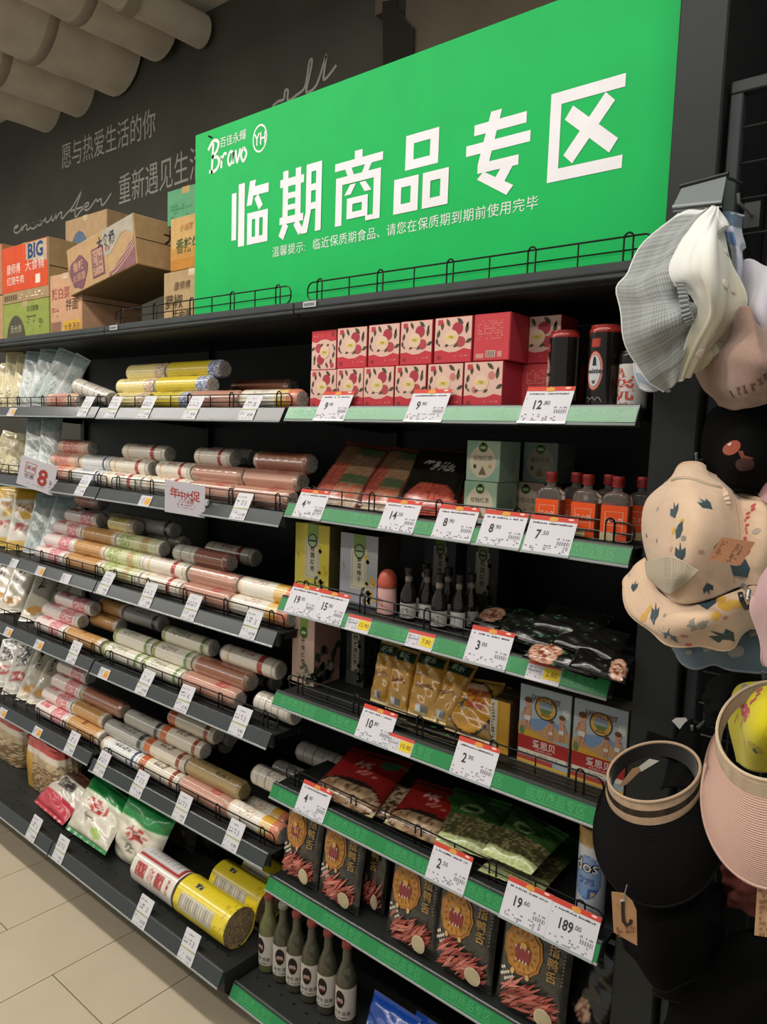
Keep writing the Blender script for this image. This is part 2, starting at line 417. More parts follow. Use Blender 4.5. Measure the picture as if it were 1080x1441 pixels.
def shelf(side, row, x0, x1, label, guard_on=True):
    z0, y0, _ = (RZ if side == 'R' else LZ)[row]
    zf = lambda x: zs(side, row, min(max(x, x0), x1) if side == 'R' else (min(x, -.0001) if x0 > -.95 else min(x, -.9001)))
    t = thing('shelf_board', label, 'shelf', ((x0+x1)/2, BACK, zf((x0+x1)/2)))
    m = MB(); th = .03
    def bar(y1, y2, za, zb, col, mat, a=x0, b=x1):
        vs = [Vector((x, y, zf(x)+z)) for x in (a, b) for y in (y1, y2) for z in (za, zb)]
        m.add(vs, [(0, 1, 3, 2), (4, 6, 7, 5), (0, 4, 5, 1), (2, 3, 7, 6), (0, 2, 6, 4), (1, 5, 7, 3)], col, mat)
    if row == 8:
        bar(y0+.004, BACK-.001, -.055, 0, '#252725', 'metal')
    else:
        bar(y0+.004, BACK-.001, -.003, 0, '#232524', 'metal')
        bar(y0+.004, y0+.012, -.034, -.003, BLK, 'metal')
        for yy in (.1, .22, .34): bar(y0+yy, y0+yy+.02, -.022, -.003, BLK, 'metal')
        bar(BACK-.012, BACK-.001, -.034, -.003, BLK, 'metal')
    part('deck', m, t, smooth=False, world=True)
    if row in (8,):
        # perforated deck: rows of round holes
        m = MB(); fr = None
        for i in range(int((x1-x0)/.045)):
            for j in range(9):
                x = x0+.03+i*.045; y = y0+.05+j*.05
                m.add([(x+.004*cos(a*pi/4), y+.004*sin(a*pi/4), zf(x)+.0004) for a in range(8)], [tuple(range(8))], '#050505', 'metal')
        part('perforation', m, t, smooth=False, world=True, kind='stuff')
    # side brackets
    if row != 8:
        for xs in (x0+.006, x1-.009):
            m = MB(); y1 = y0+.03
            for q in range(2):
                pass
            pts = [(y1, -.004), (BACK-.002, -.004), (BACK-.002, -.05), (BACK-.03, -.05), (y1, -.02)]
            vs = [(xs+dx, y, zf(xs)+z) for dx in (0, .003) for y, z in pts]; n = len(pts)
            fs = [tuple(range(n)), tuple(reversed(range(n, 2*n)))]+[(i, i+n, (i+1) % n+n, (i+1) % n) for i in range(n)]
            m.add(vs, fs, BLK, 'metal'); part('bracket', m, t, smooth=False, world=True)
    # price channel
    m = MB(); col = '#33383a' if side == 'L' else '#29302c'
    pr = [(0, .001), (-DY, -DZ), (-DY-.0035, -DZ-.0008), (-DY-.0035, -DZ+.002), (-DY-.0015, -DZ+.004), (-.0022, .0025), (.0, .004), (.004, .004), (.004, -.03), (-.008, -.0335+.006)]
    vs = [(x, y0+y, zf(x)+z+.003) for x in (x0, x1) for y, z in pr]; n = len(pr)
    for i in range(n):
        j = (i+1) % n; m.add([vs[i], vs[j], vs[j+n], vs[i+n]], [(0, 1, 2, 3)], '#8d9392' if i in (2, 3) else col, 'channel')  # pale lower lip: plastic edge with its highlight put into the colour
    m.add(vs[:n], [tuple(reversed(range(n)))], col, 'channel'); m.add(vs[n:], [tuple(range(n))], col, 'channel')
    pc = part('price_channel', m, t, smooth=False, world=True)
    if side == 'R':
        m = MB()
        U = Vector((0, DY, DZ)).normalized(); R = Vector((x1-x0, 0, zf(x1)-zf(x0))).normalized()
        o = Vector((x0, y0-DY-.0012, zf(x0)+.003-DZ+.0045)); Lx = x1-x0
        fr = FR(o, R, U, .0012); H = .031
        m.rect(.001, 0, Lx-.001, H, fr, '#1d7d42', 'channel')
        fr2 = FR(o, R, U, .0016); n = 5
        for k in range(n):
            xc = Lx*(k+.5)/n
            m.text('临期商品专区', .021, lambda a, b: fr2(xc+a, .0098+b), '#3f9a5d', 'channel', 'c', .004, sx=1.0, res=1)
            m.rect(xc-.062, .0035, xc+.062, .0062, fr2, '#379157', 'channel')
        part('promo_strip', m, pc, smooth=False, world=True, label='green insert with pale characters repeated along it')
    if guard_on:
        a = x0+.012; b = x1-(.012 if side == 'R' else .01)
        part('wire_guard', guard(side, row, a, b, y0+.030, zf), t, world=True)
    return t
for row in range(2, 9):
    shelf('R', row, *RX[row], label={2: 'black shelf with green strip carrying the pink tea boxes', 3: 'black shelf with green strip under the orange-labelled bottles', 4: 'black shelf with green strip under the small dark glass bottles',
          5: 'black shelf with green strip under the yellow soup pouches', 6: 'black shelf with green strip under the red and green flat pouches', 7: 'black shelf with green strip under the lion-face duck tongue bags',
          8: 'lowest black deck with green strip under the white-labelled bottles'}[row], guard_on=row in (3, 4, 5, 6))
lab = {2: 'just above the eight card', 3: 'behind the two hanging promo cards', 4: 'with yellow and white packs', 5: 'with black-lettered white packs', 6: 'second from the floor', 8: 'lowest, with red and green bags'}
for row in (2, 3, 4, 5, 6, 8):
    gx = {2: -.009, 3: -.006, 4: -.008, 5: -.008, 6: -.005, 8: -.008}[row]
    shelf('L', row, -.893, gx, 'grey-edged black noodle shelf beside green strips, '+{2: 'highest under the cartons', 3: 'holding salmon pink rolls', 4: 'fourth from the floor', 5: 'third from the floor', 6: 'second from the floor', 8: 'lowest deck with thick yellow roll'}[row], row != 8)
    shelf('L', row, -1.797, -.900, 'grey-edged black shelf at the far left, '+lab[row], row != 8)
# top boards
def topboard(x0, x1, label, guards):
    t = thing('top_board', label, 'shelf', ((x0+x1)/2, BACK, TOPZ))
    m = MB(); m.box(x0, x1, .02, BACK+.03, TOPZ-.03, TOPZ, '#2a2d2d', 'metal'); part('deck', m, t, smooth=False, world=True)
    m = MB(); m.box(x0, x1, .0, .022, TOPZ-.024, TOPZ+.004, '#3a3f40', 'metal', bev=.002)
    m.box(x0, x1, -.002, .001, TOPZ-.014, TOPZ-.011, '#191b1b', 'metal'); part('front_rail', m, t, smooth=False, world=True)
    for a, b in guards: part('wire_guard', guard('T', 1, a, b, .028, lambda x: TOPZ+.003, .05), t, world=True)
topboard(.012, .915, 'black top board under the green sign, right-hand bay', [(.03, .895)])
topboard(-.873, .008, 'black top board between the cartons and the green sign', [(-.885+.03, -.03)])
topboard(-1.797, -.877, 'black top board at the far left under the stacked cartons', [])
for i, (px, py) in enumerate(((152, 463), (428, 428))):
    p = onY(px+8, py, -.003); m = MB(); m.box(p.x-.022, p.x+.022, -.004, -.0022, TOPZ-.013, TOPZ+.001, '#b9babb', 'paper')
    for k in range(9): m.box(p.x-.018+k*.004, p.x-.016+k*.004, -.0046, -.004, TOPZ-.01, TOPZ-.003, '#55585a', 'paper')
    tag(part('shelf_sticker', m, smooth=False), ['small white sticker on top board edge below the tilted carton', 'small white sticker on top board edge below the green sign'][i], 'sticker', 'stickers on the top board edge')
# frame: back panels and uprights
t = thing('shelving_frame', 'tall black metal frame and back panels carrying all the shelves', 'shelving', (0, BACK, 0))
for a, b in ((-1.8, -.9), (-.9, 0), (0, .92)):
    m = MB(); m.box(a+.002, b-.002, BACK+.019, BACK+.035, .08, 1.85, '#1b1c1b', 'metal')
    for k in range(6): m.box(a+.03, b-.03, BACK+.017, BACK+.0195, .35+k*.26, .354+k*.26, '#101110', 'metal')
    part('back_panel', m, t, smooth=False, world=True)
for a in (-1.8, -.9, 0, .9):
    m = MB(); m.box(a-.016, a+.014, BACK+.0015, BACK+.017, 0, 1.85, '#1a1b1b', 'metal')
    for k in range(60): m.box(a-.005, a-.001, BACK+.0008, BACK+.0016, .1+k*.029, .118+k*.029, '#050505', 'metal')
    part('upright', m, t, smooth=False, world=True)
for a, b, y in ((-1.8, -.9, .0), (-.9, 0, .0), (.0, .92, .03)):
    m = MB(); m.box(a+.002, b-.002, y, y+.01, 0.001, .096 if y > .02 else .128, '#2b2c2a', 'metal'); part('kick_plate', m, t, smooth=False, world=True)
# end post
m = MB(); m.box(.921, 1.0, 0.0, .44, .0, 3.0, '#202423', 'metal', bev=.003)
t = thing('end_post', 'wide dark grey metal post at the right end of the shelves', 'post', (.96, .2, 0)); part('column', m, t, smooth=False, world=True)
for k in range(3):
    m = MB(); m.box(.9995, 1.0008, .01, .03, .3+k*.8, .5+k*.8, '#0d0e0e', 'metal'); part('seam_plate', m, t, smooth=False, world=True)
# grid panel with the hats
t = thing('grid_panel', 'black wire grid panel right of the end post, hats hanging on it', 'grid panel', (1.2, .03, 0))
c = '#2c302f'
ztop = onY(1030, 137, .03).z
for (a, b) in ((1.006, 1.026), (1.62, 1.64)):
    m = MB(); m.box(a, b, .02, .04, .05, ztop, '#33393a', 'metal', bev=.002); part('frame_post', m, t, smooth=False, world=True)
m = MB(); m.box(1.006, 1.64, .0195, .0405, ztop, ztop+.02, '#33393a', 'metal', bev=.002); part('frame_rail', m, t, smooth=False, world=True)
k = 0; z = ztop-.052
while z > .1:
    m = MB(); m.tube([(1.026, .03, z), (1.62, .03, z)], .0018, c, 'wire', 6); part('wire', m, t, world=True); z -= .0565; k += 1
for i in range(10):
    x = 1.026+.0565*(i+1)-.004
    m = MB(); m.tube([(x, .0335, .06), (x, .0335, ztop)], .0018, c, 'wire', 6); part('wire', m, t, world=True)
# dark board behind the grid panel
m = MB(); m.box(1.003, 1.66, .30, .33, 0, 2.9, '#191a19', 'wall'); tag(part('rear_board', m, smooth=False), 'plain black board standing behind the wire grid panel', 'board')

# ------------------------------------------------------------------ the green sign
SY = .062
t = thing('green_sign', 'large green sign with white characters standing on the top board', 'sign', (.21, SY, TOPZ))
sx0, sx1, sz0, sz1 = -.481, .902, TOPZ+.001, 2.407
m = MB(); m.box(sx0, sx1, SY, SY+.006, sz0, sz1, '#08b257', 'board', bev=.001)
pn = part('panel', m, t, smooth=False, world=True)
fs_ = FR((0, SY, 0), (1, 0, 0), (0, 0, 1), .0008)
m = MB()
def bx(a, b, c, d): return [(a, b), (c, b), (c, d), (a, d)]
def sl(x0, y0, x1, y1, w):
    dx, dy = x1-x0, y1-y0; L = math.hypot(dx, dy); px, py = -dy/L*w/2, dx/L*w/2
    return [(x0+px, y0+py), (x0-px, y0-py), (x1-px, y1-py), (x1+px, y1+py)]
def hol(a, b, c, d, w, h=None):
    h = h or w
    return [bx(a, b, a+w, d), bx(c-w, b, c, d), bx(a+w, b, c-w, b+h), bx(a+w, d-h, c-w, d)]
SIGN = [
 [bx(0, .12, .13, .88), bx(.19, 0, .36, 1), [(.5, 1), (.66, 1), (.56, .62), (.42, .62)], bx(.58, .76, 1, .9), sl(.68, .74, .80, .55, .12)]+hol(.44, 0, .99, .50, .13, .11)+[bx(.66, .11, .77, .39)],
 [bx(0, .76, .58, .88), bx(.07, .2, .2, 1), bx(.38, .2, .51, 1), bx(.2, .57, .38, .66), bx(.2, .40, .38, .48), bx(0, .2, .58, .31), sl(.16, .2, .04, .0, .14), sl(.40, .2, .53, .03, .13),
  bx(.64, .3, .76, 1), [(.64, .3), (.76, .3), (.68, 0), (.52, 0)], bx(.87, 0, 1, 1), bx(.76, .88, .87, 1), bx(.76, .6, .87, .7), bx(.76, .33, .87, .43)],
 [bx(.42, .88, .58, 1), bx(0, .78, 1, .89), [(.22, .78), (.36, .78), (.42, .66), (.29, .66)], [(.64, .78), (.78, .78), (.70, .66), (.57, .66)]]+[bx(.03, 0, .17, .68), bx(.83, 0, .97, .68), bx(.17, .57, .83, .68), [(.34, .55), (.46, .55), (.36, .41), (.22, .41)], [(.54, .55), (.66, .55), (.79, .41), (.65, .41)]]+hol(.28, .07, .72, .36, .12, .09)+[bx(.68, 0, .83, .07)],
 hol(.2, .55, .8, 1, .15, .12)+hol(0, 0, .46, .46, .14, .12)+hol(.54, 0, 1, .46, .14, .12),
 [bx(.12, .76, .93, .89), bx(0, .53, 1, .66), [(.38, 1), (.55, 1), (.38, .40), (.2, .40)], bx(.2, .29, .84, .41), [(.66, .41), (.84, .41), (.62, .1), (.48, .18)], [(.2, .22), (.3, .3), (.78, .06), (.68, -.04)]],
 [bx(0, 0, .15, 1), bx(.15, .86, .98, 1), bx(.15, 0, 1, .14), sl(.26, .74, .88, .26, .17), sl(.80, .80, .28, .22, .17)],
]
for k, xc in enumerate((-.2355, -.0385, .158, .3465, .5415, .7355)):
    for iq, q in enumerate(SIGN[k]):
        fs_k = FR((0, SY, 0), (1, 0, 0), (0, 0, 1), .0008+.00006*iq)
        m.shape([(xc+(x-.5)*.152, 2.152+(y-.5)*.166) for x, y in q], fs_k, '#ece9ee', 'board')
part('main_lettering', m, pn, smooth=False, world=True, label='six large white characters')
m = MB()
txt = '温馨提示:临近保质期食品、请您在保质期到期前使用完毕'; n = len(txt)
for k, ch in enumerate(txt):
    x = -.142+(.645+.142-.03)*k/(n-1)
    m.text(ch, .029, lambda a, b: fs_(x+a, 2.026+b), '#d9e6dc', 'board', 'l', 0, res=1)
part('small_lettering', m, pn, smooth=False, world=True, label='one line of small white characters')
m = MB()
m.text('百佳永輝', .030, lambda a, b: fs_(-.368+a, 2.350+b), '#dfe8e0', 'board', 'l', 0, sx=.95)
def lst(pts, w=.0075):
    P = [Vector((a, b)) for a, b in pts]; q = []
    for i in range(len(P)-1):
        p0, p1, p2, p3 = P[max(i-1, 0)], P[i], P[i+1], P[min(i+2, len(P)-1)]
        for k in range(5):
            tt = k/5; q.append(.5*((2*p1)+(p2-p0)*tt+(2*p0-5*p1+4*p2-p3)*tt*tt+(3*p1-p0-3*p2+p3)*tt**3))
    q.append(P[-1]); m.stroke([(-.42+p.x*.165, 2.293+p.y*.06) for p in q], w, fs_, '#e6ece6', 'board')
lst([(.10, -.1), (.12, .5), (.14, 1.25)], .009); lst([(.0, 1.0), (.14, 1.35), (.28, 1.2), (.24, .85), (.12, .62), (.26, .55), (.30, .25), (.2, -.02), (.03, .0)], .009)
lst([(.36, .55), (.37, .3), (.36, 0.0)]); lst([(.37, .35), (.44, .6), (.5, .55)])
lst([(.68, .5), (.6, .6), (.54, .3), (.58, .02), (.66, .2), (.68, .55), (.68, .02)])
lst([(.74, .6), (.78, .03), (.86, .6)]); lst([(.94, .6), (.88, .3), (.94, .0), (1.02, .3), (.94, .6)])
m.disc(-.198, 2.338, .029, .036, fs_, '#e6ece6', 'board', 28, .86)
m.text('YH', .044, lambda a, b: fs_(-.198+a, 2.322+b), '#e6ece6', 'board', 'c', .015, sx=.8)
part('logo', m, pn, smooth=False, world=True, label='white script logo with circled letters')
m = MB(); p = (-.405, 2.385)
m.lathe([(.0025, 0), (.0025, .012)], 8, '#1a1a16', 'metal', Matrix.Translation((p[0], SY-.001, p[1])) @ Matrix.Rotation(pi/2, 4, 'X')); part('fixing_pin', m, t, world=True)
# ------------------------------------------------------------------ price tickets
US = Vector((0, DY, DZ)).normalized()
def bars(m, fr, x, y, w, h, n, col, mat='paper'):
    for k in range(n):
        if k % 3 != 2: m.rect(x+w*k/n, y, x+w*(k+.62)/n, y+h, fr, col, mat)
def specks(m, fr, x, y, w, h, nx, ny, col, mat='paper', d=.6, seed=1):
    for i in range(nx):
        for j in range(ny):
            if hsh(i, j, seed) < d:
                a = x+w*i/nx; b = y+h*j/ny; m.rect(a, b+h/ny*.15, a+w/nx*(.5+.4*hsh(i, j, seed+3)), b+h/ny*(.55+.3*hsh(j, i, seed)), fr, col, mat)
def ticket_small(kind, seed):
    """local frame: X right, Y up along the strip, Z out"""
    m = MB(); fr = FR((0, 0, 0), (1, 0, 0), (0, 1, 0), .0004)
    m.box(-.031, .031, 0, .034, -.0006, 0, '#c9c8cc', 'paper')
    m.rect(-.031, .0305, .031, .0338, fr, '#a5ad78')
    specks(m, fr, -.027, .017, .022, .010, 6, 2, '#77777c', seed=seed)
    m.text('%d.90' % (8+seed % 6), .012, lambda a, b: fr(.013+a, .012+b), '#43434a', 'paper')
    specks(m, fr, -.027, .003, .05, .006, 12, 1, '#8a8a90', seed=seed+1)
    u = MB(); u.box(-.031, .031, .0345, .078, -.0008, -.0002, '#cdccd0', 'paper', bev=0)
    f2 = FR((0, 0, -.0002), (1, 0, 0), (0, 1, 0), .0004)
    specks(u, f2, -.026, .064, .034, .006, 9, 1, '#8e8e95', seed=seed+2)
    u.text('%d' % (2+seed % 7), .02, lambda a, b: f2(.012+a, .042+b), '#6e6e76', 'paper', bold=0)
    specks(u, f2, -.026, .043, .03, .016, 7, 2, '#77777d', seed=seed+5)
    return m, u
def ticket_flat(kind, seed):
    m = MB(); fr = FR((0, 0, 0), (1, 0, 0), (0, 1, 0), .0004)
    m.box(-.03, .03, -.002, .033, -.0006, 0, '#c4c4c9', 'paper')
    if kind == 'o': m.rect(.0, .004, .026, .027, fr, '#d9a24a'); m.text('%d.9' % (seed % 8+2), .014, lambda a, b: fr(.013+a, .008+b), '#7a5a2a')
    specks(m, fr, -.026, .004, .024, .024, 5, 4, '#85858b', seed=seed)
    return m
TCACHE = {}
def place_ticket(side, row, px, kind, label, group=None, price=None):
    z0, y0, _ = (RZ if side == 'R' else LZ)[row]
    Y = y0-DY*.5-.004; X = xat(px, Y, z0-DZ*.5)
    zt = zs(side, row, X)+.006-DZ
    o = Vector((X, y0-DY-.0042, zt)); n = Vector((1, 0, 0)).cross(US)
    M = Matrix(((1, US.x, n.x), (0, US.y, n.y), (0, US.z, n.z)))
    t = thing('price_ticket', label, 'price tag', o, M, group)
    if kind == 's':
        seed = int(px) % 9; k = ('s', seed)
        if k not in TCACHE: a, b = ticket_small('s', seed); TCACHE[k] = (a.mesh('card', False), b.mesh('upper_card', False))
        part('lower_card', TCACHE[k][0], t); u = part('upper_card', TCACHE[k][1], t)
        u.rotation_euler = (radians(rnd.uniform(-2, 3)), 0, radians(rnd.uniform(-1.5, 1.5)))
    elif kind in ('o', 'w'):
        part('card', ticket_flat(kind, int(px) % 9), t, smooth=False)
    elif kind == 'y':
        m = MB(); fr = FR((0, 0, 0), (1, 0, 0), (0, 1, 0), .0004)
        m.box(-.036, .036, -.002, .036, -.0006, 0, '#c9c6cc', 'paper'); m.rect(-.036, .029, .036, .036, fr, '#c6473c')
        m.rect(.0, .006, .034, .028, fr, '#d9bf2f'); m.text(price or '2.00', .014, lambda a, b: fr(.017+a, .012+b), '#7d3b2a', 'paper', bold=.01)
        specks(m, fr, -.033, .004, .03, .022, 7, 4, '#85858b'); part('card', m, t, smooth=False)
    else:
        W = .05; m = MB(); fr = FR((0, 0, 0), (1, 0, 0), (0, 1, 0), .0005)
        m.box(-W, W, .0, .078, -.0008, 0, '#cfcdd3', 'paper'); m.rect(-W, .0685, W, .078, fr, '#c4402f')
        m.disc(0, .072, .010, .0052, FR((0, 0, 0), (1, 0, 0), (0, 1, 0), .0008), '#cf9440', n=14)
        m.disc(.036, .0745, .006, .002, FR((0, 0, 0), (1, 0, 0), (0, 1, 0), .0008), '#e8c7c0', n=10)
        specks(m, fr, -.042, .060, .084, .005, 22, 1, '#3c3c40', d=.85, seed=px)
        if price:
            w_, f_ = price.split('.')
            wd_ = m.text(w_, .027, lambda a, b: fr(-.030+a, .029+b), '#333338', 'paper', 'l', .022, sx=.80)
            m.text('.'+f_, .0125, lambda a, b: fr(-.030+wd_+.001+a, .038+b), '#4c4c52', 'paper', 'l', .005)
        specks(m, fr, -.046, .003, .092, .016, 16, 4, '#77777d', d=.3, seed=px+1)
        bars(m, fr, .020, .020, .026, .008, 16, '#7c7c84'); specks(m, fr, .018, .030, .028, .006, 9, 1, '#7c7c84', d=.8)
        specks(m, fr, -.046, .050, .012, .004, 3, 1, '#9a9aa0')
        part('card', m, t, smooth=False)
        m = MB(); m.box(-W-.001, W+.001, -.003, .002, -.0002, .0018, '#9fa5a4', 'gloss'); part('clip_edge', m, t, smooth=False)
    return t
for px, lb in ((466, 'left'), (598, 'middle'), (765, 'right')):
    place_ticket('R', 2, px, 'b', 'red-topped price ticket on top green strip, '+{'left': 'below the left tea boxes', 'middle': 'below the middle tea boxes', 'right': 'below the tall black can'}[lb], price={466: '9.90', 598: '9.90', 765: '12.80'}[px])
TL = {(3, 434): 'price ticket reading 4.90 at the left end of the second green strip', (3, 559): 'price ticket reading 14.50 in front of the black meat pouch', (3, 637): 'price ticket reading 8.90 directly right of the 14.50 ticket',
      (3, 703): 'price ticket reading 8.90 below the pale green tea cartons', (3, 770): 'price ticket reading 7.50 below the orange-labelled bottles', (4, 422): 'price ticket reading 19.90 below the yellow tea carton', (4, 461): 'price ticket reading 15.90 below the grey tea carton',
      (4, 684): 'price ticket reading 3.00 in front of the black flat pouches', (5, 525): 'price ticket reading 10.80 below the yellow soup pouches', (5, 664): 'price ticket reading 2.90 left of the baby cereal boxes', (6, 437): 'price ticket reading 4.90 below the left red mushroom pouch',
      (6, 628): 'price ticket reading 2.50 below the green seed pouches', (6, 737): 'price ticket reading 19.60 left of the 189.00 ticket', (6, 802): 'price ticket reading 189.00 below the blue and white snack tube'}
for row, px, pr in ((3, 434, '4.90'), (3, 559, '14.50'), (3, 637, '8.90'), (3, 703, '8.90'), (3, 770, '7.50'), (4, 422, '19.90'), (4, 461, '15.90'), (4, 684, '3.00'), (5, 525, '10.80'), (5, 664, '2.90'), (6, 437, '4.90'), (6, 628, '2.50'), (6, 737, '19.60'), (6, 802, '189.00')):
    place_ticket('R', row, px, 'b', TL[(row, px)], price=pr)
for row, px, pr, lb in ((4, 505, '15.90', 'first yellow'), (4, 592, '7.80', 'middle yellow'), (4, 766, '2.80', 'right yellow'), (5, 563, '10.80', '')):
    place_ticket('R', row, px, 'y', {505: 'small yellow and white ticket right of the 15.90 ticket', 592: 'small yellow and white ticket above the soup pouches', 766: 'small yellow price ticket above the baby food boxes', 563: 'small yellow ticket touching the 10.80 ticket'}[px], price=pr)
LT = {2: [(17, 'o'), (117, 's'), (156, 's'), (203, 's'), (268, 's'), (348, 's')], 3: [(113, 's'), (205, 'o'), (336, 's')],
      4: [(20, 'w'), (57, 'o'), (93, 'w'), (145, 's'), (205, 's'), (266, 's'), (350, 's')],
      5: [(12, 'o'), (55, 'o'), (101, 's'), (147, 'o'), (200, 's'), (256, 's'), (334, 's')],
      6: [(4, 'o'), (53, 'o'), (98, 's'), (140, 's'), (192, 's'), (253, 's'), (325, 's')], 8: [(44, 's'), (82, 's'), (197, 's'), (262, 's')]}
LN = {2: 'highest', 3: 'second', 4: 'third', 5: 'fourth', 6: 'fifth', 8: 'lowest'}
for row, L_ in LT.items():
    n = len(L_)
    for i, (px, k) in enumerate(L_):
        k_ = n-1-i; pos = 'nearest the green strips' if k_ == 0 else '%s from the green strips' % ORD[k_]
        place_ticket('L', row, px, k, {'s': 'tall white two-part price ticket', 'o': 'small orange-marked price ticket', 'w': 'small plain white price ticket'}[k]+' on %s grey shelf edge, %s' % (LN[row], pos), 'tickets on the grey shelf edges')

# hanging promo cards
def promo(px, py, Y, W, H, tilt, yaw, label, fn):
    c = onY(px, py, Y); t = thing('promo_card', label, 'card', c, (radians(8), radians(tilt), radians(yaw)))
    m = MB(); m.box(-W/2, W/2, 0, .0012, -H/2, H/2, '#cfcbd4', 'gloss'); fr = FR((0, -.0001, 0), (1, 0, 0), (0, 0, 1), .0006)
    fn(m, fr, W, H); part('card', m, t, smooth=False)
    m = MB(); m.box(W*.40, W*.40+.02, .001, .014, -.012, .006, '#cfd4d6', 'gloss', bev=.002); part('clip', m, t, smooth=False)
def c1(m, fr, W, H):
    m.text('8', .082, lambda a, b: fr(.022+a, -.030+b), '#a8453c', 'paper', bold=.03, sx=.9)
    m.stroke([(-.046, .0), (-.046, .036), (-.008, .036), (-.008, .0), (-.046, .0)], .0025, fr, '#b0564c')
    m.text('满减', .018, lambda a, b: fr(-.027+a, .012+b), '#a8453c'); m.text('优惠', .019, lambda a, b: fr(-.028+a, -.020+b), '#5f4f45')
    specks(m, fr, .05, -.03, .01, .03, 2, 5, '#7a5a52'); specks(m, fr, -.03, -.040, .07, .006, 12, 1, '#9a9098')
def c2(m, fr, W, H):
    for k, (ch, x, y, s_) in enumerate((('年', -.033, .002, .032), ('中', -.010, .0, .026), ('大', .010, .0, .026), ('促', .033, .0, .032))):
        m.text(ch, s_, lambda a, b: fr(x+a, y+b), '#b6413a', 'paper', bold=.01)
    m.text('八八加倍', .012, lambda a, b: fr(.005+a, -.012+b), '#a8453c'); specks(m, fr, -.025, -.02, .06, .005, 14, 1, '#b05a50', d=.9); specks(m, fr, -.022, -.027, .05, .003, 16, 1, '#a8555a', d=.8)
    specks(m, fr, -.055, .030, .018, .003, 5, 1, '#8a6a80')
promo(52, 669, -.05, .137, .108, 17, 36, 'white card with large red 8 hanging on the grey shelf edge', c1)
promo(260, 702, -.045, .128, .094, 5, 24, 'white card with red mid-year sale characters hanging on the shelf edge', c2)

